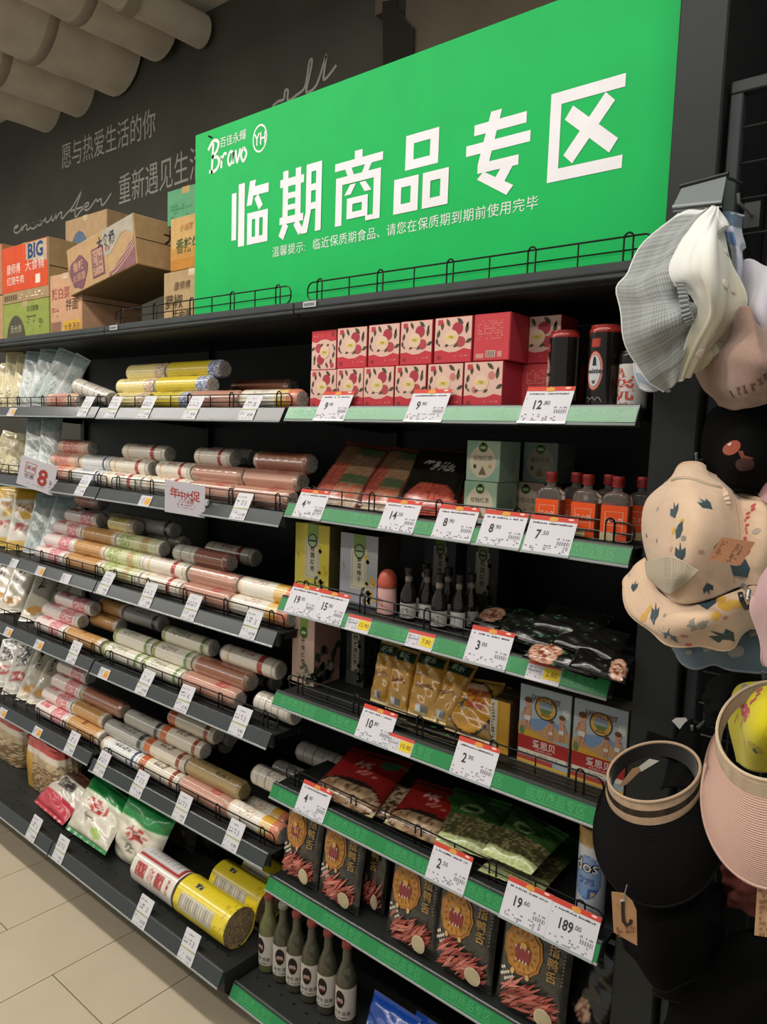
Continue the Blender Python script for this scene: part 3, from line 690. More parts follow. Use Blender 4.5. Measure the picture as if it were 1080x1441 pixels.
# ------------------------------------------------------------------ noodle rolls
def streak(a, base, amt, seed=0):
    n = hsh(math.floor(a*60), seed)*.6+hsh(math.floor(a*23), seed+4)*.4
    return mix(base, '#f6e2d2' if n > .5 else '#3d221a', abs(n-.5)*amt)
def rolltype(k):
    def f(t, a):
        # t along the axis (0 left), a angle 0..1, .25 = straight up/front
        q = hsh(int(t*62), int(a*44), len(k)+3)
        if .035 < t < .05 or .95 < t < .965: return C('#9c8f80')
        w = '#e6ddd0'
        inwin = .10 < a < .42
        if k == 'pr':
            if t < .06 or t > .94: return C('#eadfd8')
            if .13 < t < .40 and .16 < a < .36: return C('#cc5560') if q > .3 else C('#e9c9c6')
            if .55 < t < .90: return C('#d9737a') if q > .28 else C('#edd3ce')
            return C('#ead9d3')
        if k == 'or':
            if t < .09 or t > .93: return C('#e3cfb4')
            if .42 < t < .52 and .2 < a < .3: return C('#8a5a34')
            return mix('#c9985c', '#b07c46', q*.5)
        if k == 'gn':
            if t < .07 or t > .93: return C('#e4dfcc')
            if .12 < t < .42: return C('#a3ad5e') if q > .25 else C('#dfe0bc')
            if .62 < t < .78: return C('#c98d6a') if q > .5 else C('#b9bd82')
            return mix('#c4c88e', '#e6e2c4', q*.7)
        if k == 'gs':
            if .86 < t < .93: return C('#6e8a4e')
            if .05 < t < .12: return C('#8fa04f')
            if .2 < t < .6 and inwin: return C('#8b8873') if q > .55 else C('#d8d3bf')
            return C('#dcd6c3')
        if k == 'wr':
            if .70 < t < .79: return C('#b04039')
            if .16 < t < .2: return C('#d8b98a')
            if .33 < t < .60 and .15 < a < .33: return C('#b86a5c') if q > .62 else C('#e4d9c8')
            return C('#e5dccb')
        if k == 'pk':
            if t < .05: return C('#e9c9b2')
            if .62 < t < .80 and .14 < a < .3: return C('#a84f48') if q > .35 else C('#cf8774')
            return streak(a, '#bd8973', .5)
        if k == 'br':
            if t < .1: return C('#b9a08a')
            if .3 < t < .8 and .14 < a < .3 and q > .6: return C('#7d4634')
            return streak(a, '#9c6249', .4, 2)
        if k == 'gb':
            if t < .44: return C('#8c8a80') if (int(t*40) % 7 == 0) else C('#bdb7ab')
            return streak(a, '#8a5240', .35, 5)
        if k == 'gd':
            if .12 < t < .5 and .22 < a < .4 and q > .55: return C('#2f2a1c')
            if .55 < t < .8 and .12 < a < .2 and q > .5: return C('#4c4026')
            return mix('#9c8453', '#b59c6c', q*.4)
        if k == 'wo':
            if t > .86: return C('#d97f5c')
            if .66 < t < .86: return mix('#e0a93f', '#e3c48a', 0 if a > .18 else 1)
            if t < .1: return C('#e6cdb4')
            if .2 < t < .55 and inwin and q > .7: return C('#b98f78')
            return C('#e8e0d0')
        if k == 'ye':
            if t > .82: return C('#60709a') if q > .35 else C('#cfd3dc')
            if t < .05: return C('#e6e0d0')
            if .3 < t < .74 and .2 < a < .32 and q > .4: return C('#2c2a26')
            return mix('#d8c12e', '#c0a722', q*.35)
        if k == 'yl':
            if t > .8: return C('#b08d74') if q > .5 else C('#e2cfae')
            if .2 < t < .7 and inwin and q > .65: return C('#a08a4a')
            return mix('#e3cf7e', '#efe4b8', q*.5)
        if k == 'wb':
            if .82 < t < .88: return C('#33466c')
            if .07 < t < .1: return C('#d9a441')
            if .30 < t < .74 and .14 < a < .24: return C('#4a4a50') if q > .5 else C('#e0dfdc')
            return C('#dedddb')
        if k == 'gw':
            if .84 < t < .93: return C('#3c3f3c')
            if .3 < t < .7 and .14 < a < .3 and q > .55: return C('#6e6c66')
            return C('#aeaaa2')
        if k == 'wc':
            if .05 < t < .20: return mix('#cf7a3e', '#b5502f', q)
            if .82 < t < .92: return C('#8c4430')
            if .36 < t < .66 and .14 < a < .3: return C('#54463c') if q > .5 else C('#ddd3c0')
            return C('#dacfbb')
        if k == 'gr':
            if int(t*46) % 8 == 0: return C('#8d877d')
            if .25 < t < .8 and .12 < a < .3 and q > .7: return C('#8f7f72')
            return C('#cdc5b8')
        if k == 'po':
            if .2 < t < .7 and q > .35: return C('#cf6f60')
            return C('#e3b9a0')
        return C('#cfc8ba')
    return f
RC = {}
def roll_meshes(k, r, L):
    key = (k, round(r, 4), round(L, 3))
    if key in RC: return RC[key]
    f = rolltype(k); m = MB(); nt, na = 66, 44
    def prof(t):
        e = .045
        if t < e: return r*(.80+.20*sin(t/e*pi/2))
        if t > 1-e: return r*(.80+.20*sin((1-t)/e*pi/2))
        return r*(1+.006*sin(t*43))
    hexy = .03 if k in ('pk', 'br', 'gd') else .0
    def fp(u, v):
        # flat-sided a little where noodles show through the film
        an = 2*pi*u; rr = prof(v)*(1+hexy*cos(6*an))
        return Vector((v*L, -rr*cos(an), rr*sin(an)))
    m.grid(na, nt, fp, lambda u, v: f(v, (u if u <= 1 else u-1)), 'rollfilm', cu=True)
    w = m.mesh('wrapper')
    es = []
    for sd in (0, 1):
        m = MB(); n = 20
        endc = '#a99f92' if k in ('pk', 'br', 'gb') else ('#8f7c52' if k == 'gd' else '#b9b2a8')
        pr = [(0.0001, .002), (r*.14, .0005), (r*.5, .0022), (r*.80, .001), (r*.84, -.003)]
        vs = []; cs = []
        for j, (rr, dx) in enumerate(pr):
            for i in range(n):
                a = 2*pi*i/n; wv = .0012*sin(i*2.5+j) if 0 < j < 4 else 0
                vs.append(Vector(((L+dx+wv-.0005) if sd else (-dx-wv+.0005), -rr*cos(a), rr*sin(a)))); cs.append(mix(endc, '#5c544a', .35*hsh(i, j, sd)+(.5 if j == 1 and i in (3, 4, 13, 14) else 0)))
        fs = []
        for j in range(len(pr)-1):
            for i in range(n):
                q = (j*n+i, j*n+(i+1) % n, (j+1)*n+(i+1) % n, (j+1)*n+i); fs.append(q)
        m.add(vs, fs, cs, 'paper'); es.append(m.mesh('end_paper'))
    RC[key] = (w, es[0], es[1]); return RC[key]
RNAME = {'pr': 'pink and white noodle roll', 'or': 'orange noodle roll', 'gn': 'green and yellow noodle roll', 'gs': 'white roll with green bands', 'wr': 'white roll with red band', 'pk': 'salmon pink noodle roll', 'br': 'brown noodle roll',
         'gb': 'half grey half brown noodle roll', 'gd': 'gold paper noodle roll', 'wo': 'white roll with orange end', 'ye': 'yellow roll with blue end', 'yl': 'pale yellow roll', 'wb': 'white roll with navy band', 'gw': 'grey roll with dark band',
         'wc': 'cream roll with rust bands', 'gr': 'pale grey ribbed roll', 'po': 'coral noodle roll'}
RR = .0285
placed = []
def roll(k, x0, x1, Y, Z, label, r=RR, group='noodle rolls on the left shelves', yaw=0, pitch=0):
    L = max(.12, min(.27, x1-x0)); L = round(L/.005)*.005
    w, e0, e1 = roll_meshes(k, r, L)
    t = thing('noodle_roll', label, 'noodle roll', (x0, Y, Z), (0, pitch, yaw), group)
    # a little spin round its own axis shows a different side of the print
    sp = rnd.uniform(-.25, .25)
    for nm, me in (('wrapper', w), ('end_paper', e0), ('end_paper', e1)):
        o = part(nm, me, t); o.rotation_euler = (sp, 0, 0)
    return t
# (row, layer, back steps, [(kind, px left, px right)])  layer 0 lies on the shelf
ROLLS = [
 (2, 0, 0, [('po', 73, 116), ('yl', 168, 213), ('ye', 215, 274), ('pk', 275, 343), ('wo', 345, 428)]),
 (2, 1, 0, [('yl', 172, 224), ('ye', 226, 301)]), (2, 1, 3, [('br', 332, 422)]),
 (2, 2, 0, [('yl', 186, 240), ('ye', 242, 318)]),
 (3, 0, 0, [('po', 80, 106), ('wb', 108, 150), ('wr', 151, 206), ('wr', 208, 272), ('pk', 275, 334), ('pk', 336, 414)]),
 (3, 1, 0, [('po', 79, 118), ('wb', 120, 162), ('wr', 163, 217), ('wr', 228, 276), ('pk', 278, 349), ('pk', 351, 427)]),
 (3, 2, 0, [('po', 90, 132), ('wr', 180, 240), ('wr', 282, 333), ('br', 365, 440)]), (3, 2, 2, [('gr', 300, 358)]),
 (4, 0, 0, [('pr', 57, 97), ('or', 98, 148), ('gn', 149, 204), ('wr', 205, 262), ('pk', 263, 330), ('wo', 331, 414)]),
 (4, 1, 0, [('pr', 70, 112), ('or', 111, 155), ('gn', 155, 211), ('wr', 209, 271), ('pk', 273, 341), ('wo', 343, 425)]),
 (4, 2, 0, [('pr', 83, 122), ('or', 123, 170), ('gn', 171, 233), ('gb', 251, 368)]),
 (4, 3, 0, [('pr', 99, 144), ('yl', 160, 196)]), (4, 3, 1, [('gr', 150, 174), ('gr', 176, 200), ('gw', 200, 248)]), (4, 2, 2, [('gr', 206, 262), ('wr', 296, 362)]), (4, 4, 1, [('po', 112, 146)]), (4, 0, 3, [('br', 330, 408)]),
 (5, 0, 0, [('pr', 57, 97), ('or', 98, 148), ('gs', 152, 207), ('gs', 208, 262), ('pk', 263, 340)]),
 (5, 1, 0, [('pr', 67, 118), ('gs', 168, 222), ('gs', 223, 278), ('br', 279, 357)]), (5, 1, 1, [('or', 135, 172)]),
 (5, 2, 0, [('pr', 85, 135), ('gs', 236, 302), ('wr', 318, 397)]), (5, 2, 1, [('or', 146, 180), ('gw', 182, 232)]), (5, 1, 2, [('br', 310, 385)]), (5, 3, 1, [('gw', 196, 252)]), (5, 0, 3, [('gw', 330, 392)]),
 (6, 0, 0, [('pr', 58, 100), ('or', 101, 147), ('wb', 150, 204), ('wc', 203, 259), ('pk', 260, 327), ('wo', 327, 400)]),
 (6, 1, 0, [('pr', 67, 108), ('or', 109, 152), ('gw', 155, 212), ('wc', 210, 268), ('gd', 270, 346)]),
 (6, 2, 0, [('pr', 80, 120), ('br', 121, 180), ('gw', 183, 236), ('wc', 233, 290)]), (6, 3, 0, [('pr', 88, 128), ('wc', 244, 309)]),
 (6, 2, 2, [('gw', 262, 327)]), (6, 3, 2, [('gw', 282, 343)]), (6, 2, 3, [('gw', 276, 338)]), (6, 3, 3, [('gw', 302, 358)]), (6, 1, 3, [('gw', 262, 322)]), (6, 4, 1, [('gw', 225, 272)]), (6, 2, 4, [('gw', 300, 368)]),
]
RN = {2: 'highest', 3: 'second', 4: 'third', 5: 'fourth', 6: 'fifth'}
for row, lay, back, items in ROLLS:
    z0, y0, _ = LZ[row]
    Y = y0+.030+.006+RR+lay*RR*1.0+back*RR*2.05; 
    for i, (k, a, b) in enumerate(items):
        zz = z0-.003+RR+lay*RR*1.70
        xa = xat(a, Y, zz); xb = xat(b, Y, zz)
        zz = zs('L', row, (xa+xb)/2)+RR+.0008+lay*RR*1.70
        n = len(items)-1-i
        place = 'nearest green strips' if n == 0 else '%s from green strips' % ORD[n]
        layer = ['bottom layer', 'second layer', 'third layer', 'fourth layer', 'top layer'][lay]+(['', ' behind front', ' far back', ' farthest back', ' against panel'][back])
        roll(k, xa, xb-.003, Y, zz, '%s, %s shelf, %s, %s' % (RNAME[k], RN[row], layer, place))
# rolls that reach into the green-strip bay
for row, Y, zl, k, a, b, lb in ((6, .035, 0, 'gr', 352, 430, 'pale roll with orange end beneath the fifth green strip'), (6, .06, 1, 'gr', 360, 440, 'pale grey roll sticking out left of the 4.90 ticket'), (6, .10, 1.6, 'gr', 388, 452, 'silver roll behind the wire guard above the 4.90 ticket'), (6, .18, 2.1, 'gr', 421, 520, 'grey roll leaning far back behind the red pouches'), (5, .04, 0, 'gr', 365, 420, 'pale roll end peeping out left of the fourth green strip')):
    z0 = (LZ if row == 6 and Y < .05 else RZ)[row][0]
    if row == 6 and Y < .07: z0 = LZ[6][0]+.02; Y -= .0
    pass
def groll(k, pxa, pya, pxb, Y, label, r=.03):
    p = onY(pxa, pya, Y); xb = xat(pxb, Y, p.z); roll(k, p.x, xb, Y, p.z, label, r, group='loose rolls beside the green strips')
groll('gr', 366, 986, 418, .05, 'pale roll end peeping out left of the fourth green strip')
groll('gr', 362, 1088, 425, .06, 'pale grey roll sticking out left of the 4.90 ticket')
groll('wo', 350, 1132, 408, .10, 'pale roll with orange end beneath the fifth green strip')
groll('gw', 390, 1080, 455, .13, 'silver roll behind the wire guard above the 4.90 ticket', .026)
groll('gr', 424, 1055, 500, .20, 'grey roll lying far back behind the red pouches')
# leaning roll on the top grey shelf
p = onY(110, 543, .07); q = onY(172, 562, .05)
roll('gr', p.x, p.x+.25, .07, p.z, 'plain white roll tilted down to the right on the highest grey shelf', yaw=-.05, pitch=.20)
# big grain rolls on the lowest deck
def bigroll(k, pa, pb, Y, r, label, row=8):
    z0 = LZ[row][0]-.003+r; xa = xat(pa, Y, z0); xb = xat(pb, Y, z0); L = xb-xa
    t = thing('large_noodle_roll', label, 'noodle roll', (xa, Y, z0), None, 'thick rolls on the lowest deck')
    def col(u, v):
        q = hsh(int(v*60), int(u*50))
        if k == 'red':
            if .02 < v < .98:
                if .175 < u < .215 or ((v > .90) and .175 < u < .42) or .40 < u < .43: return C('#a83a36')
                if .215 <= u <= .40: return C('#9a9896') if (.12 < v < .82 and int(v*34) % 2 and .24 < u < .36) else C('#cfccca')
                if .015 < u < .135:
                    if .10 < v < .34 or .58 < v < .76: return C('#a4383a') if q > .10 else C('#d9a9a2')
                    if .40 < v < .52 and q > .55: return C('#b55a52')
                    if .84 < v < .90 and q > .4: return C('#a4383a')
            return C('#d9d2c8')
        if (u < .115 or u > .97) and .10 < v < .76: return C('#8f8a80') if (int(v*44) % 2 and (.01 < u < .10)) else C('#cfc9b4')
        if .19 < u < .235 and .22 < v < .40: return C('#2f3c58') if q > .4 else C('#e0cb35')
        if v > .80 and q > .9: return C('#a8932a')
        return mix('#dcc41f', '#e6d34a', q*.5)
    m = MB(); m.grid(64, 60, lambda u, v: Vector((v*L, -r*cos(2*pi*u)*(1+.012*sin(9*u*2*pi)), r*sin(2*pi*u)*(1+.012*cos(7*u*2*pi)))), col, 'rollfilm', cu=True)
    part('wrapper', m, t)
    for sd in (0, 1):
        m = MB(); nr, na = 14, 48
        def fp(u, v):
            rr = r*(.02+.965*v); n = .0022*(hsh(int(u*48), int(v*14), 3)-.5)
            return Vector(((L-.002+n) if sd else (.002-n), -rr*cos(2*pi*u), rr*sin(2*pi*u)))
        ec = ('#a18b66', '#665840') if k != 'red' else ('#b5ab9b', '#857c6e')
        m.grid(na, nr, fp, lambda u, v: mix(ec[0], ec[1], hsh(int(u*48), int(v*14), 9)), 'paper', cu=True, flip=not sd)
        part('noodle_end', m, t, smooth=False, label='cut noodle ends')
bigroll('red', 205, 262, -.085, .052, 'thick white roll with red panels, lying on the lowest deck')
bigroll('yel', 266, 337, -.085, .054, 'thick yellow roll with white panel, front of the lowest deck')
bigroll('yel2', 313, 380, .035, .050, 'thick yellow roll lying behind the front yellow roll')
bigroll('yel2', 356, 398, .13, .050, 'thick yellow roll furthest back, half hidden behind green bottle necks')
# ------------------------------------------------------------------ pouches, cartons, bottles
def bil(Q, u, v): return (Q[0]*(1-u)+Q[1]*u)*(1-v)+(Q[3]*(1-u)+Q[2]*u)*v
def qpouch(name, label, cat, Q, T, art, nu=28, nv=34, seal=.05, seed=1, mat='film', wr=.25, group=None, back='#6a6258', power=4, deco=None, sealcol=None):
    """pillow pouch between world corners Q = BL, BR, TR, TL; art(u,v) is its print"""
    Q = [Vector(q) for q in Q]; R = (Q[1]-Q[0]+Q[2]-Q[3]).normalized(); U = (Q[3]-Q[0]+Q[2]-Q[1]); U = (U-R*U.dot(R)).normalized(); N = R.cross(U)
    def th(u, v):
        if v < seal or v > 1-seal: return .0007
        w = (v-seal)/(1-2*seal)
        e = max(0., 1-abs(2*u-1)**power)**.5; g = max(0., 1-abs(2*w-1)**3.2)**.5
        k = 1+wr*(.5*sin(7*u+5*v+seed)+.5*sin(13*v-9*u+seed*2.1))*.5+wr*.35*sin(31*v+11*u+seed*3)*.4
        return .0007+T*.5*e*g*k
    def front(u, v):
        pin = .018*sin(pi*v)
        p = bil(Q, pin+(1-2*pin)*u, v); return p+N*(th(u, v)+T*.25*0)
    def backf(u, v):
        pin = .018*sin(pi*v); p = bil(Q, pin+(1-2*pin)*u, v); return p-N*th(u, v)*.8
    t = thing(name, label, cat, (Q[0]+Q[1])/2, None, group)
    v0, v1 = seal, 1-seal
    m = MB(); m.grid(nu, nv, lambda u, v: front(u, v0+(v1-v0)*v), lambda u, v: C(art(u, v0+(v1-v0)*v)), mat)
    m.grid(max(6, nu//3), max(6, nv//3), lambda u, v: backf(u, v0+(v1-v0)*v), back, mat, flip=True)
    k = 0
    if deco: deco(m, lambda u, v: front(min(.985, max(.015, u)), v)+N*.0007)
    part('body', m, t, world=True)
    for nm, a, b in (('bottom_seal', 0, seal), ('top_seal', 1-seal, 1)):
        m = MB(); m.grid(nu, 3, lambda u, v: front(u, a+(b-a)*v)+N*(.0006*sin(u*40)), lambda u, v: C(sealcol or art(u, a+(b-a)*v)), mat)
        m.grid(nu, 1, lambda u, v: backf(u, a+(b-a)*v), back, mat, flip=True); part(nm, m, t, world=True)
    return t
def quadY(pts, Yb, Yt): return [onY(*pts[0], Yb), onY(*pts[1], Yb), onY(*pts[2], Yt), onY(*pts[3], Yt)]
def standing(side, row, pxl, pxr, Y, H, lean=0.0, tiltx=0.0, W=None):
    z = (RZ if side == 'R' else LZ)[row][0]; xl = xat(pxl, Y, z); xr = xat(pxr, Y, z)
    zb = zs(side, row, (xl+xr)/2)+.001
    return [Vector((xl, Y, zb)), Vector((xr, Y, zb)), Vector((xr+tiltx, Y+lean, zb+H)), Vector((xl+tiltx, Y+lean, zb+H))]
def lay(bl, br, tr, tl, zb, zt, row=None):
    Q = [onZ(*bl, zb), onZ(*br, zb), onZ(*tr, zt), onZ(*tl, zt)]
    if row:
        d = max(0, max(zs('R', row, p.x)+.013-p.z for p in Q)); Q = [p+Vector((0, 0, d)) for p in Q]
    return Q
def ell(u, v, cx, cy, rx, ry): return ((u-cx)/rx)**2+((v-cy)/ry)**2 < 1

# --- long noodle packs at the far left
def packart(kind, seed=0):
    def f(u, v):
        q = hsh(int(u*16), int(v*40), seed)
        if kind == 'cream':
            if v < .3 and .2 < u < .8 and q > .6: return '#8b8674'
            if v > .93: return '#e3d9ae'
            return '#cbbd92' if int(u*12) % 3 else '#d9cda6'
        if kind == 'blue':
            if v > .72: return mix('#93a9ae', '#b9c6c6', q)
            if .1 < v < .6 and .3 < u < .7 and q > .72: return '#8fa2a3'
            return mix('#b9c3c0', '#d3d7d3', hsh(int(u*9), seed))
        if kind == 'yellow':
            if v > .80 or (.48 < v < .62 and .3 < u < .8): return mix('#d2ab3a', '#c59a2a', q)
            if .62 < v < .75 and .2 < u < .8: return '#b98a5a' if q > .5 else '#d9c9ad'
            if .30 < v < .42 and .25 < u < .75 and q > .3: return '#b5524a'
            if v < .15: return '#d8b45a'
            return '#dcd6c9'
        if kind == 'ink':
            if .62 < v < .95 and .35 < u < .6 and q > .45: return '#2d2a26'
            if .12 < v < .30 and ell(u, v, .5, .2, .3, .08): return '#dca458'
            return mix('#d6cebb', '#c4baa5', hsh(int(u*9), seed))
        if kind == 'inkred':
            if .5 < v < .95 and .2 < u < .75 and q > .35: return '#2a2c31'
            if .22 < v < .42 and .15 < u < .85 and q > .3: return '#b43c34'
            return mix('#d6d0c6', '#bfb8aa', hsh(int(u*9), seed))
    return f
PACKS = [  # row, kind, bottom px, top px, width m, thickness, Yb, Yt, words
 (2, 'cream', (6, 571), (14, 512), 0.077, .022, .05, .10), (2, 'cream', (15, 571), (21, 497), 0.070, .02, .06, .11), (2, 'cream', (27, 570), (38, 500), 0.077, .022, .05, .12),
 (2, 'blue', (39, 571), (53, 496), 0.091, .024, .05, .11), (2, 'blue', (51, 570), (74, 494), 0.091, .024, .055, .12), (2, 'blue', (64, 570), (97, 498), 0.084, .022, .06, .13), (2, 'blue', (83, 566), (118, 506), 0.063, .02, .09, .15),
 (3, 'cream', (-3, 660), (20, 612), 0.098, .022, .05, .12), (3, 'cream', (16, 664), (36, 612), 0.084, .022, .06, .14), (3, 'blue', (48, 672), (56, 590), 0.098, .03, .04, .10), (3, 'blue', (66, 676), (74, 588), 0.084, .03, .05, .11),
 (4, 'yellow', (6, 768), (18, 686), 0.112, .03, .03, .10), (4, 'yellow', (27, 774), (42, 688), 0.119, .03, .03, .11), (4, 'blue', (48, 784), (68, 696), 0.098, .028, .04, .13), (4, 'blue', (68, 790), (96, 700), 0.098, .028, .04, .15),
 (5, 'ink', (-4, 868), (10, 790), 0.112, .026, .02, .14), (5, 'ink', (14, 876), (40, 792), 0.112, .026, .02, .17), (5, 'ink', (44, 886), (70, 806), 0.105, .026, .02, .16), (5, 'ink', (60, 892), (92, 812), 0.098, .024, .05, .20),
 (6, 'inkred', (0, 982), (20, 900), 0.098, .026, .01, .13), (6, 'inkred', (18, 990), (42, 906), 0.098, .026, .01, .14), (6, 'ink', (36, 996), (66, 914), 0.091, .024, .015, .16), (6, 'ink', (50, 1003), (86, 922), 0.084, .024, .02, .19), (6, 'ink', (70, 1008), (106, 932), 0.084, .022, .03, .21)]
cnt = {}
for (row, kind, b, tpx, W, T, Yb, Yt) in PACKS:
    if row > 3: Yb += .035; Yt += .035
    T *= .7
    B = onY(*b, Yb); zb = zs('L', row, B.x)+.002
    B = Vector((xat(b[0], Yb, zb), Yb, zb)); Tp = onY(*tpx, Yt); U = (Tp-B); X = Vector((.80, .60, 0)); X = (X-U*X.dot(U)/U.length_squared).normalized()*W/2
    up = Vector((0, 0, max(0, zb+.004-min((B-X).z, (B+X).z)))); B = B+up; Tp = Tp+up*.6
    k = cnt.get(row, 0); cnt[row] = k+1
    nm = {'cream': 'cream', 'blue': 'blue-white', 'yellow': 'yellow-topped white', 'ink': 'white black-lettered', 'inkred': 'black and red lettered'}[kind]
    qpouch('noodle_pack', '%s long noodle pack, %s from far left on %s shelf' % (nm, ORD[k], RN[row]), 'noodle pack', [B-X, B+X, Tp+X, Tp-X], T, packart(kind, k), 14, 30, .03, k+row, wr=.5, group='long noodle packs at the far left')

# --- bags on the lowest grey deck
def cubebag(label, pl, pr, Y, D, H, seed):
    Q = standing('L', 8, pl, pr, Y, H); x0, x1, zb = Q[0].x, Q[1].x, Q[0].z; W = x1-x0
    t = thing('food_bag', label, 'bag', ((x0+x1)/2, Y, zb), None, 'red-topped bags')
    m = MB()
    def fp(u, v):
        a = 2*pi*u; ca, sa = cos(a), sin(a); k = 5.0
        rr = (abs(ca)**k+abs(sa)**k)**(-1/k); sh = 1-.10*(v**3)-.06*(1-v)**6
        bl = 1+.02*sin(9*v+5*a+seed)+.015*sin(17*a+seed)
        return Vector((x0+W/2+W/2*rr*ca*sh*bl, Y+D/2+D/2*rr*sa*sh*bl, zb+.002+H*v*(1+.02*sin(3*a))))
    def fc(u, v):
        q = hsh(int(u*60), int(v*34), seed); uu = (u-.5)*4  # front face at u .625-.875
        if v > .80: return mix('#b02e33', '#c4454a', q*.5)
        if v > .70 and .5 < u < 1: return '#dccfc0'
        if .62 < u < .70 and v < .7: return '#c79a3e'
        if u > .85 and .3 < v < .75 and q > .8: return '#3a322c'
        if v < .55: return mix('#a88a5c', '#6f5338', q) if q > .3 else '#c9b18c'
        return mix('#cbb796', '#b49a72', q)
    m.grid(60, 34, fp, fc, 'film', cu=True)
    part('body', m, t, world=True)
    m = MB(); zt = zb+H
    m.grid(12, 8, lambda u, v: Vector((x0+W*(.06+.88*u), Y+D*(.05+.9*v), zt-.012+.035*(1-abs(2*v-1)))), lambda u, v: mix('#b02e33', '#8f2228', hsh(int(u*12), int(v*8))), 'film')
    part('folded_top', m, t, world=True)
    m = MB(); fr = FR((x1-W*.06, Y+D*.25, zb+H*.35), (0, 1, 0), (0, 0, 1), .004)
    m.text('G', .035, lambda a, b: fr(.02+a, .05+b), '#2c2622', bold=.03); specks(m, fr, .005, -.03, .05, .07, 6, 6, '#5c5046', d=.5)
    part('side_print', m, t, smooth=False, world=True)
cubebag('red-topped brown food bag standing at the far left of the lowest deck', -30, 27, -.02, .13, .19, 1)
cubebag('red-topped brown food bag beside the small red flour pack', 32, 80, -.05, .12, .20, 2)
def flour(label, Q, T, kind, seed, cat='bag'):
    def f(u, v):
        q = hsh(int(u*22), int(v*28), seed)
        if kind == 'red':
            if v < .36: return mix('#b02a38', '#c84552', q*.6)
            if v > .78: return mix('#4c3028', '#6a4538', q)
            if .5 < v < .74 and .3 < u < .75: return '#2c2826' if q > .35 else '#8a857c'
            return mix('#cfc8bc', '#b8b0a4', q)
        if kind == 'green':
            if v > .70 or v < .07: return mix('#1f7a3b', '#2f9450', q*.4)
            if v > .66: return '#d4dcc0'
            if ell(u, v, .55, .55, .25, .13): return '#b0423a' if q > .42 else '#e0cfc6'
            if ell(u, v, .72, .18, .12, .08): return '#9cb562'
            if .25 < v < .36 and .35 < u < .6 and q > .5: return '#6c6558'
            return mix('#d6d0c0', '#c6bfae', q)
    return qpouch('flour_bag', label, cat, Q, T, f, 26, 32, .05, seed, wr=.45, group='flour bags on the lowest deck')
z8 = LZ[8][0]
flour('small red and white pack lying askew on the lowest deck', [Vector(p) for p in (onZ(48, 1128, z8+.02), onZ(88, 1162, z8+.02), onZ(140, 1108, z8+.10), onZ(98, 1075, z8+.10))], .05, 'red', 3)
flour('green-ended white flour bag lying behind the second ticket', [onZ(92, 1166, z8+.03), onZ(148, 1204, z8+.03), onZ(190, 1130, z8+.13), onZ(135, 1088, z8+.13)], .06, 'green', 4)
flour('green-topped white flour bag standing upright beside the red panel roll', [onY(161, 1206, -.07), onY(212, 1240, -.06), onY(250, 1152, .0), onY(184, 1112, -.0)], .07, 'green', 5)
def dark(u, v): return mix('#46413a', '#5a554b', hsh(int(u*9), int(v*9), 4))
for i, (a, b) in enumerate(((238, 272), (262, 300), (292, 326))):
    qpouch('flour_bag', ['clear grey bag standing behind the upright green flour bag', 'clear grey bag, middle of three at the deck rear', 'clear grey bag nearest the thick yellow rolls'][i], 'bag', standing('L', 8, a, b, .10+.05*i, .19-.02*i, .05, .02), .07, dark, 14, 18, .05, 6+i, wr=.5)

# --- cartons on the top board
def carton(label, X0, X1, Y, D, Z0, H, col, prt, rot=0, name='carton', side=None, group='cartons on the top board', top=None):
    W = X1-X0; t = thing(name, label, 'carton', (X0, Y, Z0), (0, rot, 0), group)
    m = MB(); m.box(0, W, 0, D, 0, H, col, 'carton', bev=.002)
    if isinstance(top, str): m.box(.001, W-.001, .001, D-.001, H-.001, H+.0006, top, 'carton')
    bd = part('body', m, t, smooth=False)
    m = MB(); m.box(W/2-.02, W/2+.02, -.0004, D+.0004, H-.02, H+.0008, '#b39a6b', 'gloss'); part('tape', m, bd, smooth=False)
    m = MB(); m.box(W-.0002, W+.0008, .004, D-.004, H*.52, H*.535, '#4a3c2c', 'carton'); m.box(.003, W-.003, .003, D-.003, -.0006, .0006, '#8a7450', 'carton'); part('flap_edge', m, bd, smooth=False)
    m = MB(); fr = FR((0, 0, 0), (1, 0, 0), (0, 0, 1), .0008); prt(m, fr, W, H)
    fs2 = FR((W, 0, 0), (0, 1, 0), (0, 0, 1), .0014)
    if side: side(m, fs2, D, H)
    part('printed_panel', m, bd, smooth=False)
    return t
TB = TOPZ+.002
def pBIG(m, fr, W, H):
    m.rect(0.002, H*.20, W-.002, H-.002, fr, '#cf4f2c', 'carton'); f2 = FR(fr(0, 0), fr(1, 0)-fr(0, 0), fr(0, 1)-fr(0, 0), .0004)
    m.shape([(W*.54, H*.70), (W*.98, H*.62), (W*.98, H*.98), (W*.54, H*.98)], f2, '#b3a58e', 'carton')
    f3 = FR(fr(0, 0), fr(1, 0)-fr(0, 0), fr(0, 1)-fr(0, 0), .0008)
    m.text('BIG', H*.34, lambda a, b: f3(W*.74+a, H*.72+b), '#28406e', 'carton', bold=.03, sx=1.1)
    m.text('大食桶', H*.20, lambda a, b: f3(W*.72+a, H*.52+b), '#e2c9bd', 'carton', bold=0, sx=1.2)
    m.text('康师傅', H*.20, lambda a, b: f3(W*.26+a, H*.52+b), '#f0dccd', 'carton', sx=.9); m.text('红烧牛肉', H*.17, lambda a, b: f3(W*.30+a, H*.33+b), '#f0dccd', 'carton')
    m.rect(W*.74, H*.27, W*.84, H*.42, f3, '#e8d6c6', 'carton'); bars(m, f3, W*.04, H*.05, W*.3, H*.1, 18, '#5f5646', 'carton'); specks(m, f3, W*.4, H*.05, W*.5, H*.1, 14, 2, '#e8dcc0', 'carton')
